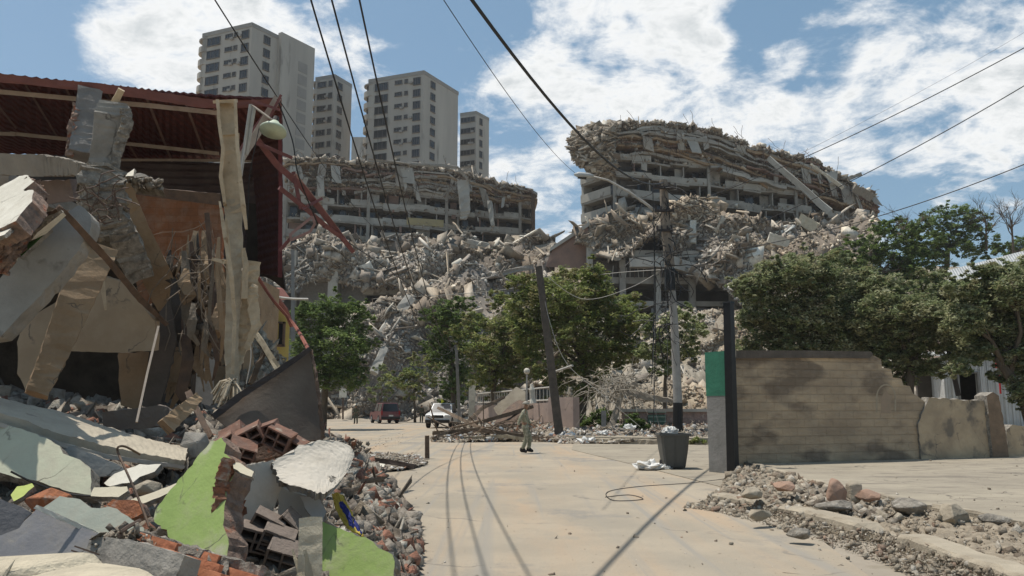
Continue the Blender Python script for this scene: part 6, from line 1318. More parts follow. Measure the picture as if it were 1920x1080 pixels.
for k in range(26):
    p = at(random.uniform(168, 225), random.uniform(345, 430), 11.3); q = [p]; d = Vector((random.gauss(0, 1), random.gauss(-.3, .3), random.gauss(0, 1))).normalized()
    for j in range(4): d = (d + Vector([random.gauss(0, .35) for _ in range(3)])).normalized(); q.append(q[-1] + d * .11)
    mb.tube(q, .009, 4)
mb.build('rebar', REBAR, fc)
def rubble_blob(name, c, R, n, lo, hi, pal, label, parent=None, sq=(1, 1, 1), slab_=.3):
    d = RNG.normal(0, 1, (n, 3)); d /= np.linalg.norm(d, axis=1, keepdims=True); P = np.array(c) + d * R * (RNG.random((n, 1)) ** .4) * np.array(sq)
    V, Q, T = pieces(P, lo + (hi - lo) * RNG.random(n) ** 2.4, pal, slab_, .12, .2); o = np_mesh(name, V, Q, T, RUBN, parent); return tag(o, label, 'rubble' if label else None, None, 'stuff')
rubble_blob('crumbled_concrete', at(192, 385, 11.7), .38, 420, .03, .16, 'far', None, fc, (1, .8, 1.2))
rubble_blob('crumbled_concrete', at(250, 345, 12.8), .3, 160, .03, .14, 'far', None, fc, (1.6, .8, .35))
slab('fallen_slab', [(222, 340), (230, 322), (270, 326), (300, 342), (304, 356), (240, 350)], (262, 340, 12.9), (0, -1, .5), .16, CONC, RAW, .06, .015, label='small grey slab wedged on the dark beam right of the snapped column', cat='concrete slab')
slab('white_shard', [(232, 330), (252, 316), (250, 330)], (244, 326, 12.6), (-.4, -.6, .7), .05, WHITE, RAW, .05, .008, label='white triangular shard on top of the wedged grey slab', cat='shard')
# big tipped pieces on the left
bs = slab('brick_slab', [(-60, 372), (0, 350), (36, 330), (50, 328), (64, 340), (44, 356), (62, 356), (60, 378), (38, 402), (30, 414), (0, 428), (-60, 440)], (20, 380, 8.2), (-.42, -.66, .62), .2, WHITE, BRICKB, .05, .018, label='thick brick slab with a bright white face tipped up at the left edge', cat='wall slab')
sheet('brick_core', [[(50, 332, 8.7), (72, 345, 8.8), (86, 368, 8.9)], [(38, 378, 8.5), (62, 395, 8.6), (78, 412, 8.8)], [(0, 428, 8.1), (25, 445, 8.3), (48, 465, 8.5)], [(-70, 465, 8.0), (-30, 495, 8.2), (10, 515, 8.4)]], BRICKB, .12, 34, 26, parent=None, rnd=.022, label='ragged brick core hanging under the white-faced slab', cat='brickwork')
slab('lower_white_face', [(-60, 445), (0, 425), (30, 408), (34, 416), (8, 440), (-60, 462)], (0, 435, 7.7), (-.35, -.5, .8), .04, WHITE, RAW, .05, .01, label='second strip of white plaster below the tipped brick slab', cat='plaster')
slab('green_strip', [(34, 478), (60, 430), (84, 422), (96, 428), (60, 462), (38, 482)], (60, 455, 8.6), (-.1, -.8, .5), .05, mat('dark green paint', (.06, .14, .03), (.045, .10, .025), 3, bump=.2), RAW, .05, .008, label='dark green painted strip above the big grey tilted slab', cat='painted strip')
gs = slab('tilted_slab', [(-80, 640), (-60, 560), (0, 522), (34, 484), (80, 440), (118, 402), (148, 384), (160, 392), (172, 416), (166, 440), (120, 505), (64, 566), (30, 600), (0, 632)], (80, 500, 8.9), (.12, -1, .12), .26, mat('smooth grey concrete', (.335, .325, .295), (.26, .25, .225), 2.4, bump=.3, spots=((.20, .19, .17), 6, .66), cracks=.9), CONC, .07, .02, label='big smooth grey slab tilted down to the left with a bright broken edge', cat='concrete slab')
slab('edge_strip', [(30, 486), (70, 436), (118, 398), (124, 404), (76, 448), (36, 494)], (80, 445, 8.75), (-.5, -.3, .85), .03, WHITE, RAW, .05, .01, parent=None, label='thin white strip painting the sunlit edge along the top of the big grey slab', cat='plaster')  # white strip paints sunlight on the top edge of the slab
loft('diagonal_bar', [(108, 388, 8.3, 9), (124, 402, 8.4, 12), (200, 485, 9.6, 12), (262, 560, 11, 11), (312, 608, 12, 8)], BROWNST, .7, .005, 8, label='dark rusty bar running diagonally across the big grey slab', cat='bar')
loft('bent_strip', [(78, 405, 8.6, 8), (100, 398, 8.4, 6), (110, 390, 8.3, 6)], BROWNST, .5, .004, 4, label='short bent strip at the top end of the rusty diagonal bar', cat='bar')
loft('leaning_beam', [(178, 470, 10.6, 74), (140, 570, 10.2, 58), (100, 670, 9.9, 46), (68, 740, 9.7, 38)], BROWN, .7, .012, 10, label='brown plastered beam leaning left below the diagonal bar', cat='beam')
slab('leaning_board', [(32, 700), (36, 610), (112, 562), (118, 580), (88, 650), (50, 738)], (70, 640, 10.6), (.3, -1, .2), .1, BEIGE, BROWN, .1, .02, label='pale brown board leaning behind the brown plastered beam', cat='board')
slab('wall_panel', [(186, 530), (196, 518), (236, 528), (272, 580), (290, 602), (288, 658), (200, 661), (114, 658), (120, 630), (150, 560)], (210, 610, 11.6), (0, -1, -.12), .16, BEIGE, BROWN, .1, .015, label='flat beige wall panel hanging in the dark hollow', cat='wall panel')
slab('ceiling_fragment', [(130, 520), (190, 470), (205, 478), (170, 560), (110, 590)], (160, 520, 12.4), (0, -1, -.3), .12, BROWN, RAW, .1, .02, label='brown plaster fragment behind the leaning brown beam', cat='plaster')
loft('splinter', [(188, 505, 11.2, 6), (192, 530, 11.2, 9), (198, 582, 11.2, 4)], CREAMST, .5, .004, 5, label='pale splinter hanging in front of the beige panel', cat='splinter')
slab('sooty_wall_piece', [(288, 600), (318, 560), (330, 640), (300, 760), (262, 800), (278, 700)], (300, 680, 12.4), (.2, -1, .1), .1, mat('dark panel', (.13, .10, .08), (.08, .065, .05), 2, bump=.4), DARKIN, .1, .02, label='dark upright panel right of the beige one', cat='wall panel')  # front face in a darker brown than the beige panel
slab('brown_infill', [(222, 662), (280, 660), (262, 770), (226, 760)], (250, 700, 12.6), (.3, -1, 0), .1, BROWN, DARKIN, .1, .02, label='dim brown piece of wall below the beige panel', cat='wall panel')
loft('thin_rod', [(297, 612, 10, 4), (276, 700, 9.6, 4), (256, 792, 9.2, 4)], PURL, 1, 0, 4, label='thin pale rod slanting down from the diagonal bar', cat='rod')
# shredded lining hanging in the middle
random.seed(12)
sh = thing('shredded_lining', 'torn strips of brown lining and cable hanging in front of the orange brick wall', 'torn lining', at(350, 600, 13.5))
for k in range(52):
    x = random.uniform(318, 412); y = random.uniform(430, 640); w = random.uniform(3, 22); L_ = random.uniform(60, 190); Y = random.uniform(12.4, 14.5)
    loft('strip', [(x, y, Y, w * .4), (x + random.uniform(-6, 6), y + L_ * .4, Y - .1, w), (x + random.uniform(-12, 12), y + L_ * .75, Y - .1, w * .9), (x + random.uniform(-16, 16), min(y + L_, 770), Y, w * .3)], random.choice((BROWN, BROWNST, BROWN, DARKIN, mat('dusty lining', (.26, .21, .155), (.17, .14, .105), 5, bump=.6))), .12, .008, 4, parent=sh)
mb = MB()
for k in range(42):
    p = at(random.uniform(322, 408), random.uniform(400, 560), random.uniform(12.2, 14)); q = [p]; d = Vector((random.gauss(0, .35), 0, -1))
    for j in range(7): d = (d + Vector([random.gauss(0, .3) for _ in range(3)])).normalized(); d.z = -abs(d.z); q.append(q[-1] + d * random.uniform(.1, .28))
    mb.tube(q, random.choice((.004, .006, .009)), 4, cap=False)
mb.build('cords', mat('dusty cord', (.23, .18, .13), (.15, .12, .09), 5, bump=0), sh)
rubble_blob('crumbled_concrete', at(352, 590, 14), .75, 380, .04, .3, 'dark', None, sh, (.9, .7, 1.5))
# hanging posts behind the lining
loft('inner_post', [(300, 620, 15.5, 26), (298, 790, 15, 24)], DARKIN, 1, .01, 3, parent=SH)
loft('inner_post', [(455, 560, 16.5, 20), (470, 740, 16, 20)], BROWN, 1, .01, 3, parent=SH)
# cream steel column
cc = thing('cream_column', 'twisted cream painted steel column standing in front of the wreck, splayed at its foot', 'steel column', at(437, 745, 11.5))
loft('web', [(423, 192, 11.5, 34), (426, 232, 11.5, 34), (430, 255, 11.45, 30)], CREAMST, .3, .004, 6, parent=cc)
loft('web', [(432, 250, 11.5, 34), (431, 300, 11.5, 32), (434, 360, 11.5, 34), (440, 400, 11.5, 30)], CREAMST, .35, .006, 6, parent=cc)
loft('flange', [(408, 190, 11.3, 6), (412, 240, 11.3, 6), (418, 280, 11.3, 6), (414, 330, 11.35, 7), (422, 385, 11.4, 6)], CREAMST, 3.2, .004, 6, parent=cc)
loft('flange', [(441, 190, 11.3, 6), (444, 260, 11.3, 6), (450, 330, 11.3, 7), (456, 385, 11.35, 9), (462, 430, 11.4, 5)], CREAMST, 3.0, .004, 6, parent=cc)
loft('top_plate', [(402, 191, 11.4, 6), (443, 189, 11.4, 6)], CREAMST, 3, .003, 2, parent=cc)
GST = mat('grey-cream steel', (.50, .42, .30), (.34, .28, .20), 6, rough=.6, bump=.3)
loft('lower_web', [(436, 375, 11.5, 30), (440, 450, 11.5, 30), (438, 540, 11.5, 26), (434, 640, 11.5, 24), (436, 735, 11.5, 22)], GST, .4, .012, 8, parent=cc)
loft('torn_flange', [(412, 378, 11.2, 4), (420, 430, 11.2, 7), (434, 520, 11.2, 8), (440, 600, 11.3, 6), (436, 700, 11.3, 5)], CREAMST, 1.2, .006, 8, parent=cc)
loft('torn_flange', [(424, 410, 11.3, 4), (430, 470, 11.25, 5), (436, 560, 11.3, 5)], CREAMST, 1.0, .006, 6, parent=cc)
loft('torn_flange', [(456, 466, 11.4, 8), (460, 500, 11.4, 10), (458, 560, 11.4, 12)], CREAMST, .6, .01, 6, parent=cc)
loft('bracket_plate', [(476, 490, 11.6, 22), (468, 545, 11.6, 24), (462, 600, 11.6, 26), (450, 660, 11.6, 22), (440, 700, 11.5, 12)], mat('cream plate', (.56, .44, .29), (.38, .295, .195), 6, rough=.7, bump=.4), .25, .02, 7, parent=cc)
loft('bracket_plate', [(478, 535, 11.5, 14), (472, 560, 11.5, 20), (480, 610, 11.5, 16), (462, 655, 11.5, 8)], CREAMST, .3, .02, 5, parent=cc)
mb = MB()
for k in range(34):
    a = at(random.uniform(426, 448), random.uniform(706, 722), 11.4); b_ = at(random.uniform(395, 462), random.uniform(738, 765), 11.2 + random.uniform(-.2, .3)); mb.tube([a, a.lerp(b_, .5) + Vector((0, 0, .08)), b_], .012, 4, cap=False)
mb.build('splayed_wires', GST, cc)
loft('hook', [(388, 340 + 60, 13, 10), (400, 560, 13, 7)], BROWNST, .6, .01, 4, parent=SH)
loft('short_bracket', [(398, 486, 11.3, 6), (424, 492, 11.3, 8)], CREAMST, 1, .004, 2, parent=cc)
# roof-corner rafters, brackets and the floodlight
loft('corner_rafter', [(446, 306, 13.5, 15), (482, 250, 13.7, 15), (520, 184, 13.9, 14)], mat('weathered rafter', (.44, .35, .27), (.33, .25, .19), 5, bump=.3), .7, .004, 6, label='pale rafter sticking up past the roof corner behind the cream column', cat='rafter')
loft('corner_rafter', [(440, 300, 13.9, 9), (470, 255, 14, 9), (514, 190, 14.2, 8)], REDST, .8, .004, 4, label='reddish rafter lying along the pale one at the roof corner', cat='rafter')
loft('cross_bar', [(472, 188, 13.6, 5), (524, 206, 13.6, 5)], REDST, 1, 0, 2, label='short dark red bar across the raised rafter ends', cat='bar')
loft('cross_bar', [(504, 224, 13.7, 5), (527, 178, 13.7, 5)], REDST, 1, 0, 2, label='stub of red bar at the very tip of the raised rafters', cat='bar')
fl = thing('floodlight', 'old pale green dish floodlight hanging from a bent bracket at the roof corner', 'floodlight', at(520, 245, 12.6))
mb = MB(); mb.tube([at(470, 197, 12.8), at(476, 200, 12.8), at(512, 226, 12.7)], .022, 6); mb.build('arm', PURL, fl)
for a, b_ in (((470, 196, 12.8), (451, 330, 12.9)), ((477, 202, 12.8), (462, 290, 12.9))):
    mb = MB(); mb.tube([at(*a), at(*b_)], .03, 6); mb.build('strut', WIREP, fl)
mb = MB(); c = at(516, 229, 12.6); ax = (at(508, 262, 12.5) - c).normalized(); mb.tube([c - ax * .02, c + ax * .05, c + ax * .10, c + ax * .15, c + ax * .19], [.05, .1, .17, .215, .22], 18); mb.build('dish', mat('pale green enamel', (.52, .58, .42), (.42, .47, .35), 5, rough=.5, bump=.1), fl, smooth=True)
mb = MB(); mb.tube([c - ax * .1, c - ax * .02, c + ax * .03], [.045, .06, .05], 10); mb.build('socket', DARKST, fl)
cable('cord', [(462, 262, 12.6), (452, 320, 12.5), (442, 400, 12.4), (446, 470, 12.4), (440, 560, 12.3), (470, 650, 12), (462, 720, 11.8)], .008, WIREP, 'thin cord hanging beside the cream column from the roof corner', 'cord')
cable('cord', [(486, 240, 12.5), (468, 330, 12.6), (462, 420, 12.6), (430, 480, 12.5), (452, 560, 12.5)], .007, WIRE, 'dark cord looping behind the floodlight', 'cord')
cable('cord', [(520, 186, 13.8), (548, 262, 13.9), (560, 330, 14), (596, 420, 15)], .012, WIRE, 'dark cord hanging from the rafter tips over the red truss', 'cord')
# red truss collapsed towards the street
tr = thing('fallen_truss', 'collapsed red steel truss slanting down from the roof corner towards the street', 'truss', at(600, 430, 15.5))
for nm, p_, w in (('chord', [(478, 256, 14, 11), (520, 310, 14.6, 12), (566, 350, 15, 12), (612, 408, 15.6, 11), (662, 472, 16.4, 8)], REDST), ('chord', [(524, 352, 14.6, 9), (566, 385, 15, 9), (606, 420, 15.5, 9), (648, 452, 16, 6)], REDST), ('lit_flange', [(552, 326, 14.8, 7), (600, 388, 15.4, 8), (640, 440, 16, 6)], mat('pale red steel', (.36, .21, .17), (.29, .165, .135), 6, rough=.6, bump=.2)),  # paler red paints sunlight on the lit flange
                 ('brace', [(466, 262, 14, 8), (548, 296, 14.4, 6)], REDST), ('brace', [(550, 322, 14.8, 7), (564, 392, 15, 7)], REDST), ('brace', [(566, 392, 15, 6), (604, 372, 15.3, 5)], REDST), ('brace', [(606, 424, 15.5, 6), (640, 442, 15.9, 5)], REDST), ('brace', [(524, 470, 15, 6), (546, 446, 15, 6)], REDST)): loft(nm, p_, w, .8, .004, 5, parent=tr)
for p_ in ([(544, 440, 14.8, 5), (586, 406, 15, 5)], [(586, 406, 15, 5), (590, 420, 15, 5), (582, 434, 15, 5)], [(546, 450, 14.8, 5), (582, 434, 15, 5)], [(544, 438, 14.8, 5), (546, 452, 14.8, 5)]): loft('frame', p_, mat('pale red steel', (.46, .24, .18)), .8, 0, 2, parent=tr)
cable('power_cable', [(640, 445, 16), (720, 500, 22), (815, 566, 30), (900, 610, 40)], .014, WIRE, 'dark line running from the foot of the red truss over the rubble', 'cable')
cable('bent_rod', [(484, 520, 13.6), (510, 560, 13.8), (552, 610, 14), (578, 655, 12)], .03, TILE, 'thin curved rod arching down to the top of the stained sheet', 'rod')
# stained bent sheet with dark rim
sheet('stained_sheet', [[(402, 780, 10.2), (455, 741, 10.4), (515, 700, 10.6), (580, 656, 10.8)], [(412, 790, 10.2), (465, 764, 10.35), (525, 740, 10.55), (590, 712, 10.75)], [(425, 802, 10.2), (475, 792, 10.3), (535, 782, 10.5), (598, 768, 10.7)], [(440, 822, 10.2), (485, 823, 10.3), (545, 825, 10.45), (606, 826, 10.6)]], SHEET, .04, 30, 22, rnd=.0, label='large stained grey sheet standing behind the hollow bricks, dark along its top', cat='metal sheet')
loft('rim', [(400, 782, 10.1, 12), (450, 742, 10.3, 12), (515, 700, 10.5, 11), (582, 654, 10.7, 9)], DARKST, .8, .006, 8, parent=None, label='dark steel rim angled along the top of the stained sheet', cat='steel angle')
loft('sheet_edge', [(583, 656, 10.75, 5), (592, 700, 10.6, 5), (600, 760, 10.5, 6), (606, 822, 10.5, 7)], BROWNST, 1, .01, 8, label='ragged rusty upright edge at the right side of the stained sheet', cat='steel angle')
# long bowed cornice
sheet('bowed_panel', [[(-260, 672, 8.6), (0, 745, 8.6), (120, 774, 8.8), (220, 806, 9), (300, 828, 9.2), (352, 838, 9.4)], [(-260, 688, 8.0), (0, 762, 8), (120, 794, 8.2), (220, 822, 8.4), (300, 842, 8.6), (350, 850, 8.8)], [(-260, 700, 7.6), (0, 774, 7.6), (110, 812, 7.7), (210, 838, 7.9), (290, 854, 8.1), (348, 864, 8.3)]], mat('dusty cornice', (.46, .40, .30), (.35, .30, .23), 2, bump=.3, spots=((.24, .2, .16), 4, .62)), .1, 60, 10, rnd=.004, label='long dusty cream panel bowed across the lower left of the wreck', cat='panel')
sheet('shaded_gap', [[(-260, 706, 7.7), (0, 778, 7.7), (110, 816, 7.8), (210, 842, 8), (345, 866, 8.4)], [(-260, 716, 7.65), (0, 789, 7.65), (110, 828, 7.75), (210, 853, 7.95), (345, 872, 8.35)]], DARKST, .05, 40, 4, label='dark strip painting the shaded gap under the bowed cream panel', cat='gutter')  # dark sheet stands in for shade in the gap under the panel
loft('white_trim', [(-260, 722, 7.5, 8), (0, 796, 7.5, 8), (110, 832, 7.6, 8), (200, 856, 7.8, 8), (300, 870, 8.1, 7), (345, 876, 8.3, 6)], mat('pale trim', (.46, .42, .36), (.36, .33, .28), 5, bump=.1), .6, .003, 10, label='thin pale trim running under the dark gap strip', cat='trim')
# lower-left wall slabs
slab('wall_slab', [(-80, 790), (0, 794), (50, 808), (96, 826), (112, 836), (118, 850), (150, 862), (170, 878), (172, 928), (130, 922), (60, 900), (0, 886), (-80, 880)], (80, 860, 7.2), (-.15, -.8, .6), .16, PALEG, RAW, .06, .015, label='pale olive wall slab under the thin trim at the lower left', cat='wall slab')
slab('wall_slab', [(112, 834), (150, 842), (210, 866), (236, 880), (220, 894), (176, 892), (168, 876), (150, 862), (120, 852)], (170, 866, 7.6), (0, -1, .2), .12, GREYP, RAW, .05, .012, label='small grey wall piece in shadow between the trim and the pale olive slab', cat='wall slab')
slab('wall_slab', [(-60, 1010), (0, 1004), (36, 990), (62, 962), (72, 950), (120, 974), (192, 1004), (176, 1030), (180, 1062), (60, 1062), (-60, 1052)], (90, 1010, 5.2), (-.1, -.9, .45), .14, GREYB, RAW, .05, .014, label='slate grey wall slab with a white strip along its top edge', cat='wall slab')
loft('white_strip', [(66, 950, 5.15, 8), (130, 978, 5.2, 8), (192, 1006, 5.25, 7)], WHITE, .5, .003, 6, label='white strip along the top of the slate grey slab', cat='trim')
slab('wall_slab', [(80, 952), (112, 930), (150, 936), (170, 952), (205, 950), (240, 968), (270, 990), (272, 1012), (200, 1008), (140, 982)], (180, 970, 5.6), (-.05, -.8, .6), .12, SAGE, RAW, .05, .014, label='sage green-grey slab lying flat between the slate slab and the big green one', cat='wall slab')
slab('wall_slab', [(-60, 940), (0, 935), (40, 950), (60, 962), (28, 1000), (0, 1012), (-60, 1010)], (20, 970, 5.6), (.3, -1, .4), .12, mat('shaded slab', (.20, .19, .19), (.14, .135, .135), 3, bump=.3), RAW, .05, .012, label='dark grey slab at the left edge above the cream boulder', cat='wall slab')  # darker grey puts this slab's shade into its colour
slab('yellow_shard', [(20, 928), (32, 912), (60, 906), (64, 912), (44, 930), (26, 940)], (42, 922, 6), (-.2, -.7, .7), .04, mat('lime paint', (.50, .56, .16), (.42, .47, .15), 3, bump=.2), RAW, .04, .01, label='lime yellow shard on the bricks at the far left', cat='shard')
slab('plaster_sheet', [(195, 906), (215, 888), (262, 870), (302, 870), (290, 884), (262, 894), (250, 904), (206, 912)], (250, 890, 7.2), (-.2, -.6, .8), .06, WHITE, RAW, .05, .012, label='cream lit slab fragment under the bent wire', cat='plaster')
slab('plaster_sheet', [(170, 930), (176, 914), (238, 912), (240, 920), (222, 932)], (205, 922, 6.6), (-.1, -.6, .8), .05, CREAM, RAW, .05, .01, label='flat cream fragment just below the lit one', cat='plaster')
slab('plaster_sheet', [(240, 938), (290, 922), (340, 902), (336, 914), (300, 932), (262, 946)], (290, 925, 6.6), (-.2, -.6, .8), .05, CREAM, RAW, .05, .01, label='long narrow cream fragment left of the big green slab', cat='plaster')
slab('clay_slab', [(200, 946), (212, 936), (262, 940), (268, 962), (240, 975), (216, 962)], (235, 955, 6.1), (-.2, -1, .4), .1, BRICK, BRICKB, .05, .014, label='broken red clay piece on the sage slab', cat='brickwork')
rock('stone', 362, 850, 9.4, .24, CONC, 'rounded grey lump at the right end of the bowed panel', 'stone', (.8, .7, 1.1), 31)
rock('stone', 275, 918, 6.9, .12, CONCD, 'grey lump on the cream fragments', 'stone', (1.1, .8, .7), 32)
rock('stone', 90, 938, 6, .12, BRICK, 'red brick lump on the pile near the lime shard', 'stone', (1.3, .8, .7), 33)
rock('boulder', 60, 1078, 4.1, .30, mat('cream rock', (.60, .52, .38), (.44, .38, .28), 5, bump=.8), 'cream lit boulder at the bottom left corner', 'boulder', (1.2, .8, .38), 34)
rock('boulder', 175, 1085, 4.0, .30, mat('cream rock', (.60, .52, .38)), 'flat cream boulder along the bottom edge beside the corner one', 'boulder', (1.2, .8, .22), 36)
# concrete stub with clay block strips
loft('concrete_stub', [(178, 1030, 4.6, 40), (230, 1044, 4.5, 58), (290, 1062, 4.4, 66), (350, 1078, 4.3, 60)], CONC, .8, .007, 4, label='grey concrete stub with rods poking from its left end', cat='concrete stub')
for i, p_ in enumerate(([(186, 1040, 4.4, 3), (140, 1024, 4.4, 2.6)], [(188, 1050, 4.4, 3), (134, 1032, 4.4, 2.6)])): loft('rod_end', p_, REBAR, 1, 0, 2, label=('upper' if i == 0 else 'lower') + ' dark rod poking from the concrete stub', cat='rod')
cable('bent_rod', [(222, 1022, 4.5), (226, 1000, 4.5), (240, 988, 4.55), (262, 976, 4.7)], .012, REBAR, 'thick bent dark rod hooked over the concrete stub', 'rod')
rubble_blob('crumbs', at(232, 1022, 4.6), .13, 160, .012, .06, 'far', 'grey crumbs round the hooked rod', None, (1.4, .8, .8))
tb = thing('clay_block_strip', 'row of ribbed orange clay blocks bedded in mortar, running under the big green slab', 'brickwork', at(370, 1060, 4.6))
for row in range(3):
    for k in range(3):
        x0 = 262 + k * 78 + row * 2; y0 = 1006 + k * 23 + row * 17; x1 = x0 + 72; y1 = y0 + 21
        loft('clay_block', [(x0, y0, 4.75 - row * .12, 14), (x1, y1, 4.65 - row * .12, 14)], mat('clean clay', (.56, .23, .12), (.46, .18, .095), 8, bump=.3), .9, .002, 3, parent=tb)
loft('mortar', [(255, 1010, 4.85, 30), (380, 1048, 4.7, 30), (500, 1084, 4.6, 30)], RAW, .7, .012, 12, parent=tb)
for x, y in ((338, 1040), (420, 1068)): loft('mortar_joint', [(x + 4, y - 12, 4.62, 9), (x - 4, y + 26, 4.5, 9)], RAW, .8, .008, 4, parent=tb)
# big green slab
slab('green_slab', [(288, 972), (292, 955), (330, 908), (352, 880), (370, 856), (396, 826), (415, 820), (424, 832), (420, 850), (436, 862), (440, 872), (434, 900), (424, 915), (420, 958), (418, 985), (428, 1010), (426, 1056), (380, 1040), (320, 1010)], (360, 950, 5.6), (-.48, -.78, .44), .17, GREEN, BRICKB, .035, .02, label='big apple green wall slab standing up in the lower left, brick showing on its broken side', cat='wall slab')
sheet('broken_brick_edge', [[(436, 866, 5.5), (455, 880, 5.65), (474, 888, 5.8)], [(426, 912, 5.5), (440, 916, 5.65), (458, 920, 5.8)], [(418, 965, 5.45), (440, 966, 5.6), (454, 975, 5.75)], [(424, 1010, 5.4), (440, 1010, 5.5), (448, 1020, 5.7)], [(426, 1056, 5.3), (436, 1058, 5.45), (444, 1060, 5.6)]], mat('broken clay', (.36, .15, .08), (.22, .13, .09), 9, bump=1.0, bscale=20, spots=((.38, .31, .24), 8, .56)), .08, 20, 40, rnd=.012, label='ragged brick edge along the right side of the big green slab', cat='brickwork')
slab('plaster_lip', [(436, 866), (450, 868), (476, 884), (472, 894), (450, 886), (438, 878)], (455, 878, 5.45), (-.2, -.6, .8), .03, CREAM, RAW, .04, .008, label='small cream lip of plaster at the top right of the big green slab', cat='plaster')
# hollow brick chunk above the white panel
hb = thing('hollow_brick_chunk', 'tumbled chunk of orange hollow bricks with dark square holes, above the curved white panel', 'brickwork', at(490, 850, 7.6))
def hollow(px, py, Y, w, h, dpt, nx, ny, rx, ry, rz, m, parent):
    R = Matrix.Rotation(rz, 3, 'Z') @ Matrix.Rotation(rx, 3, 'X') @ Matrix.Rotation(ry, 3, 'Y'); c = at(px, py, Y); t_ = .016; mb = MB()
    def b(cx, cy, cz, sx, sy, sz): mb.box(c + R @ Vector((cx, cy, cz)), (sx, sy, sz), R, jit=.002)
    for i in range(nx + 1): b(-w / 2 + w * i / nx, 0, 0, t_, dpt, h + t_)
    for j in range(ny + 1): b(0, .001, -h / 2 + h * j / ny, w - t_ * .2, dpt - .006, t_)
    b(0, dpt * .42, 0, w, .02, h); return mb.build('hollow_brick', m, parent)
HBM = mat('hollow clay', (.24, .12, .08), (.17, .11, .085), 8, bump=.6, spots=((.33, .26, .2), 10, .6))  # clay darkened so its colour carries the chunk's shade
random.seed(31)
for (px, py, Y, rx, ry, rz) in ((452, 846, 7.9, .5, .35, .3), (470, 818, 8.1, .3, -.5, .2), (500, 812, 8.2, .2, -.35, .1), (524, 822, 8.1, .2, .45, -.1), (546, 836, 8.2, .2, .5, -.2), (440, 820, 8.3, .7, -.7, .4), (432, 838, 8.0, .2, .9, .4)):
    hollow(px, py, Y, .24, .17, .2, 2, 2, rx, ry, rz, HBM, hb)
slab('mortar_sheet', [(432, 862), (450, 800), (478, 794), (545, 806), (560, 836), (540, 850), (470, 866)], (490, 835, 8.4), (-.1, -1, .2), .1, BRICKB, BRICKB, .05, .02, parent=hb)
# curved white panel
CP = mat('grey-white panel', (.60, .54, .45), (.48, .435, .365), 1.6, bump=.35, bscale=9, spots=((.40, .365, .31), 2.5, .6), dust=.5)
cp = thing('curved_panel', 'folded grey-white wall panel in the middle of the heap, its right half bright', 'wall panel', at(550, 930, 6.4))
sheet('panel', [[(448, 874, 6.3), (482, 866, 6.45), (528, 860, 6.62)], [(452, 920, 6.3), (485, 908, 6.45), (532, 900, 6.55)], [(450, 972, 6.25), (482, 966, 6.4), (514, 960, 6.5)], [(446, 1030, 6.1), (474, 1030, 6.25), (498, 1024, 6.35)]], [CP, RAW], .06, 24, 30, parent=cp, edge=True, ragged=.03)
sheet('panel', [[(508, 866, 6.5), (560, 836, 6.7), (606, 823, 6.8), (652, 832, 6.8), (665, 850, 6.8)], [(514, 882, 6.45), (566, 862, 6.6), (612, 852, 6.7), (650, 854, 6.7), (662, 862, 6.7)], [(520, 896, 6.35), (572, 892, 6.4), (612, 888, 6.5), (640, 888, 6.55), (652, 884, 6.6)], [(528, 904, 6.3), (576, 919, 6.2), (604, 926, 6.2), (622, 918, 6.3), (636, 904, 6.45)]], [CP, RAW], .06, 40, 24, parent=cp, edge=True, ragged=.035, rnd=.0015)
rubble_blob('crumbs', at(655, 838, 6.85), .10, 110, .010, .045, 'brick', 'brick crumbs on the upper right rim of the curved panel', None, (1.8, .7, .7))
slab('grey_shard', [(522, 905), (560, 918), (600, 928), (612, 975), (600, 985), (560, 975), (520, 985)], (560, 940, 6.75), (.1, -1, .1), .06, GREYP, RAW, .05, .012, label='grey wall shard in shadow under the curved panel', cat='wall slab')
slab('white_shard', [(562, 930), (600, 934), (612, 960), (604, 985), (578, 962)], (590, 955, 6.55), (.1, -1, .3), .04, mat('pale grey plaster', (.5, .49, .46), (.42, .41, .39), 3, bump=.2), RAW, .04, .01, label='pale shard hanging below the lip of the curved panel', cat='shard')
for (px, py, Y, rx, ry, rz) in ((500, 985, 6.2, .2, .5, .1), (520, 1012, 6.1, .3, .4, .1), (478, 1008, 6.1, .2, .3, .2), (532, 1040, 6.0, .5, .35, 0), (545, 990, 6.3, .3, .8, -.1)):
    hollow(px, py, Y, .22, .15, .17, 2, 2, rx, ry, rz, mat('dusty hollow brick', (.25, .20, .165), (.17, .135, .11), 8, bump=.6), hb if False else None)
hbs = [o for o in bpy.data.objects if o.name.startswith('hollow_brick') and o.parent is None and o.type == 'MESH']
for o, lb in zip(hbs, ('uppermost dusty hollow brick in the dark gap under the curved panel', 'dusty hollow brick in the middle of the dark gap under the curved panel', 'dusty hollow brick right against the brick edge of the big green slab', 'lowest dusty hollow brick of the dark gap, left of the cream stump', 'dusty hollow brick farthest right under the curved panel, above the cream stump')): tag(o, lb, 'brick', 'hollow bricks under the curved panel')
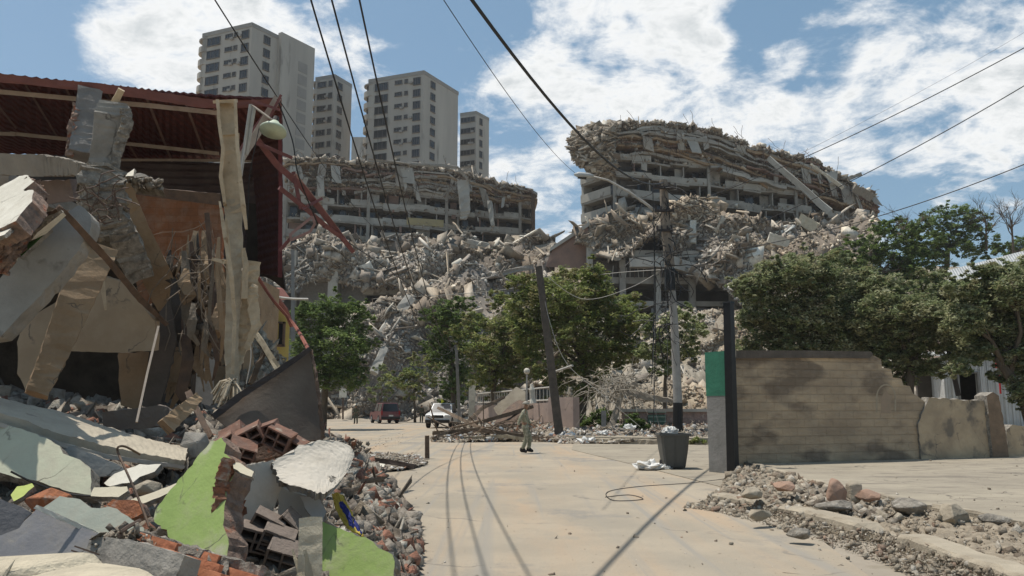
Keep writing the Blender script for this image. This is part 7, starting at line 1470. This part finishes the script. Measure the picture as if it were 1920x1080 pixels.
# stump and lower green wall
st = thing('post_stump', 'chipped cream post stump standing at the bottom centre of the heap', 'post stump', at(582, 1080, 5.2))
loft('post', [(583, 972, 5.2, 40), (582, 1040, 5.15, 42), (578, 1120, 5.1, 46)], mat('chipped cream post', (.70, .60, .43), (.46, .39, .28), 6, bump=.7, spots=((.26, .22, .17), 8, .58)), 1, .003, 4, parent=st)
loft('splinter', [(548, 1030, 5.1, 4), (562, 1075, 5.05, 8), (566, 1110, 5, 10)], WOOD, .6, .003, 4, parent=st)
loft('splinter', [(572, 1030, 5.0, 5), (578, 1070, 5.0, 12), (584, 1110, 5, 16)], WOOD, .4, .006, 5, parent=st)
slab('green_wall_piece', [(598, 984), (606, 978), (660, 998), (700, 1016), (736, 1040), (740, 1052), (735, 1120), (640, 1120), (600, 1060)], (660, 1040, 6.1), (-.25, -.85, .45), .14, GREEN, RAW, .035, .018, label='low apple green wall piece at the bottom, right of the cream stump', cat='wall slab')
slab('pale_band', [(604, 1040), (640, 1062), (700, 1082), (735, 1092), (734, 1124), (600, 1124)], (660, 1080, 6.05), (-.25, -.85, .45), .02, CREAM, RAW, .05, .006, label='pale band along the foot of the low green wall piece', cat='plaster')
loft('wall_end', [(727, 1040, 6.2, 22), (728, 1080, 6.1, 22), (728, 1120, 6, 22)], CONC, .8, .012, 6, label='square grey broken end of the low green wall piece', cat='concrete stub')
sheet('yellow_cloth', [[(622, 926, 6.7), (634, 924, 6.7), (644, 930, 6.7)], [(628, 950, 6.6), (642, 948, 6.6), (655, 950, 6.6)], [(640, 975, 6.5), (656, 972, 6.5), (668, 978, 6.5)], [(655, 990, 6.4), (672, 1000, 6.4), (682, 1006, 6.4)]], CLOTHY, .012, 14, 20, rnd=.003, label='yellow cloth caught in the rubble right of the curved panel', cat='cloth')
for k, lb in enumerate(('upper blue cloth fold beside the yellow cloth', 'lower blue cloth fold beside the yellow cloth')):
    sheet('blue_cloth', [[(634 + k * 16, 942 + k * 24, 6.55), (642 + k * 16, 940 + k * 24, 6.55)], [(646 + k * 16, 962 + k * 24, 6.45), (656 + k * 16, 960 + k * 24, 6.45)], [(656 + k * 18, 985 + k * 18, 6.4), (664 + k * 18, 990 + k * 18, 6.4)]], CLOTHB, .01, 8, 14, rnd=.003, label=lb, cat='cloth')
rock('concrete_ball', 722, 972, 10.6, .20, RAW, 'round rough concrete lump on the right rim of the heap', 'stone', (1, .9, .95), 41)
for i, (px, py, Y, r, lb) in enumerate(((745, 1020, 9.3, .17, 'grey block at the roadside below the round lump'), (765, 1012, 9.5, .14, 'grey block just right of the larger roadside one'), (690, 952, 12, .14, 'grey stone behind the yellow cloth'), (780, 1052, 8.4, .10, 'small grey stone nearest the road at the foot of the heap'), (706, 1000, 9.4, .13, 'brown-grey stone between cloth and round lump'))):
    rock('stone', px, py, Y, r, CONC if i != 4 else CONCD, lb, 'stone', (1, .8, .85), 50 + i, rot=i)
cable('bent_wire', [(280, 988, 5), (262, 940, 5.1), (240, 890, 5.2), (222, 850, 5.3), (222, 838, 5.3), (236, 838, 5.35), (262, 852, 5.5)], .008, BROWNST, 'thin bent wire rising in a hook over the cream fragments', 'wire')
cable('dark_wire', [(20, 884, 6.4), (66, 906, 6.5), (130, 926, 6.6), (218, 932, 6.6)], .008, WIRE, 'dark wire trailing over the pale olive slab', 'wire')
# bed of rubble under all of it
HEAP = [[(-300, 1190, 3.3), (0, 1180, 3.5), (300, 1170, 4.0), (560, 1160, 4.6), (700, 1130, 6.3), (765, 1108, 7)],
        [(-300, 1075, 4.9), (0, 1060, 5.2), (300, 1075, 5.4), (560, 1085, 6.0), (690, 1052, 7.2), (782, 1012, 9.6)],
        [(-300, 960, 6.8), (0, 945, 7.2), (260, 955, 7.3), (500, 960, 7.4), (690, 965, 9.6), (760, 957, 12.3)],
        [(-300, 840, 9.3), (0, 845, 9.6), (300, 870, 9.8), (500, 870, 10), (660, 885, 12.5), (720, 906, 16.6)],
        [(-300, 770, 12.3), (0, 772, 12.5), (300, 790, 12.8), (480, 805, 13), (630, 850, 17), (680, 865, 23)],
        [(-300, 745, 16), (0, 750, 16.2), (300, 770, 16.4), (480, 790, 16.8), (610, 830, 22), (650, 845, 28)]]
rubble('rubble_heap', HEAP, 90, 70, 9000, 8, 44, 'heap of broken brick, plaster and concrete filling the foot of the collapsed shop', pal='brick', m=RUBN, rough=.03, slab=.4, stick=.12, flat=.35, p=2.6,
       extra=(((2200, 3, 15), dict(slab=.6, stick=.15, flat=.6, umin=.72, vmax=.85)), ((360, 24, 60), dict(slab=.7, stick=.15, flat=.4, p=2.5, vmin=.1, vmax=.95, umax=.8))))
HP2 = Patch([[(440, 770, 15), (500, 760, 15), (560, 790, 16)], [(440, 700, 16.4), (490, 690, 16.6), (540, 720, 17)], [(445, 640, 17.6), (480, 630, 17.6), (515, 680, 18)]])
V, Q, T = join_np([HP2.grid(20, 16, .06, (.3, .26, .21)), HP2.scatter(900, 6, 40, 'dust', .4, .15, .3)])
tag(np_mesh('rubble_heap', V, Q, T, RUBN), 'pale rubble heap behind the cream column beside the yellow house', 'rubble', None, 'stuff')
for i, (p_, m, lb) in enumerate((([(470, 610, 15, 10), (520, 690, 14.6, 12), (545, 740, 14.4, 10)], WOOD, 'pale splintered post leaning in the rubble behind the cream column'), ([(500, 650, 14.8, 8), (470, 720, 14.6, 9)], WOODD, 'dark stake in the rubble behind the cream column'),
      ([(310, 800, 9.6, 30), (345, 770, 9.8, 26), (372, 745, 10, 16)], BROWN, 'brown broken beam end sticking up left of the stained sheet'), ([(352, 735, 10.4, 10), (395, 820, 10, 9)], BROWNST, 'dark bar leaning against the brown beam end'), ([(200, 790, 10.4, 34), (300, 780, 10.4, 40), (330, 790, 10.4, 30)], mat('dim beam', (.17, .145, .12), (.12, .1, .085), 3, bump=.5), 'dim grey beam lying in the hollow behind the bowed panel'))):
    loft('fallen_timber', p_, m, .8, .015, 6, label=lb, cat='beam')

# ================================================================== AIR
def haze():
    m = bpy.data.materials.new('haze'); m.use_nodes = True; nt = m.node_tree; N = nt.nodes; N.clear()
    o = N.new('ShaderNodeOutputMaterial'); v = N.new('ShaderNodeVolumePrincipled'); v.inputs['Color'].default_value = (.94, .93, .91, 1); v.inputs['Density'].default_value = .00025; v.inputs['Anisotropy'].default_value = .2
    nt.links.new(v.outputs[0], o.inputs['Volume'])
    mb = MB(); mb.box((0, 1075, 15), (3100, 3100, 160)); ob = mb.build('haze', m); tag(ob, None, None, None, 'stuff')
haze()
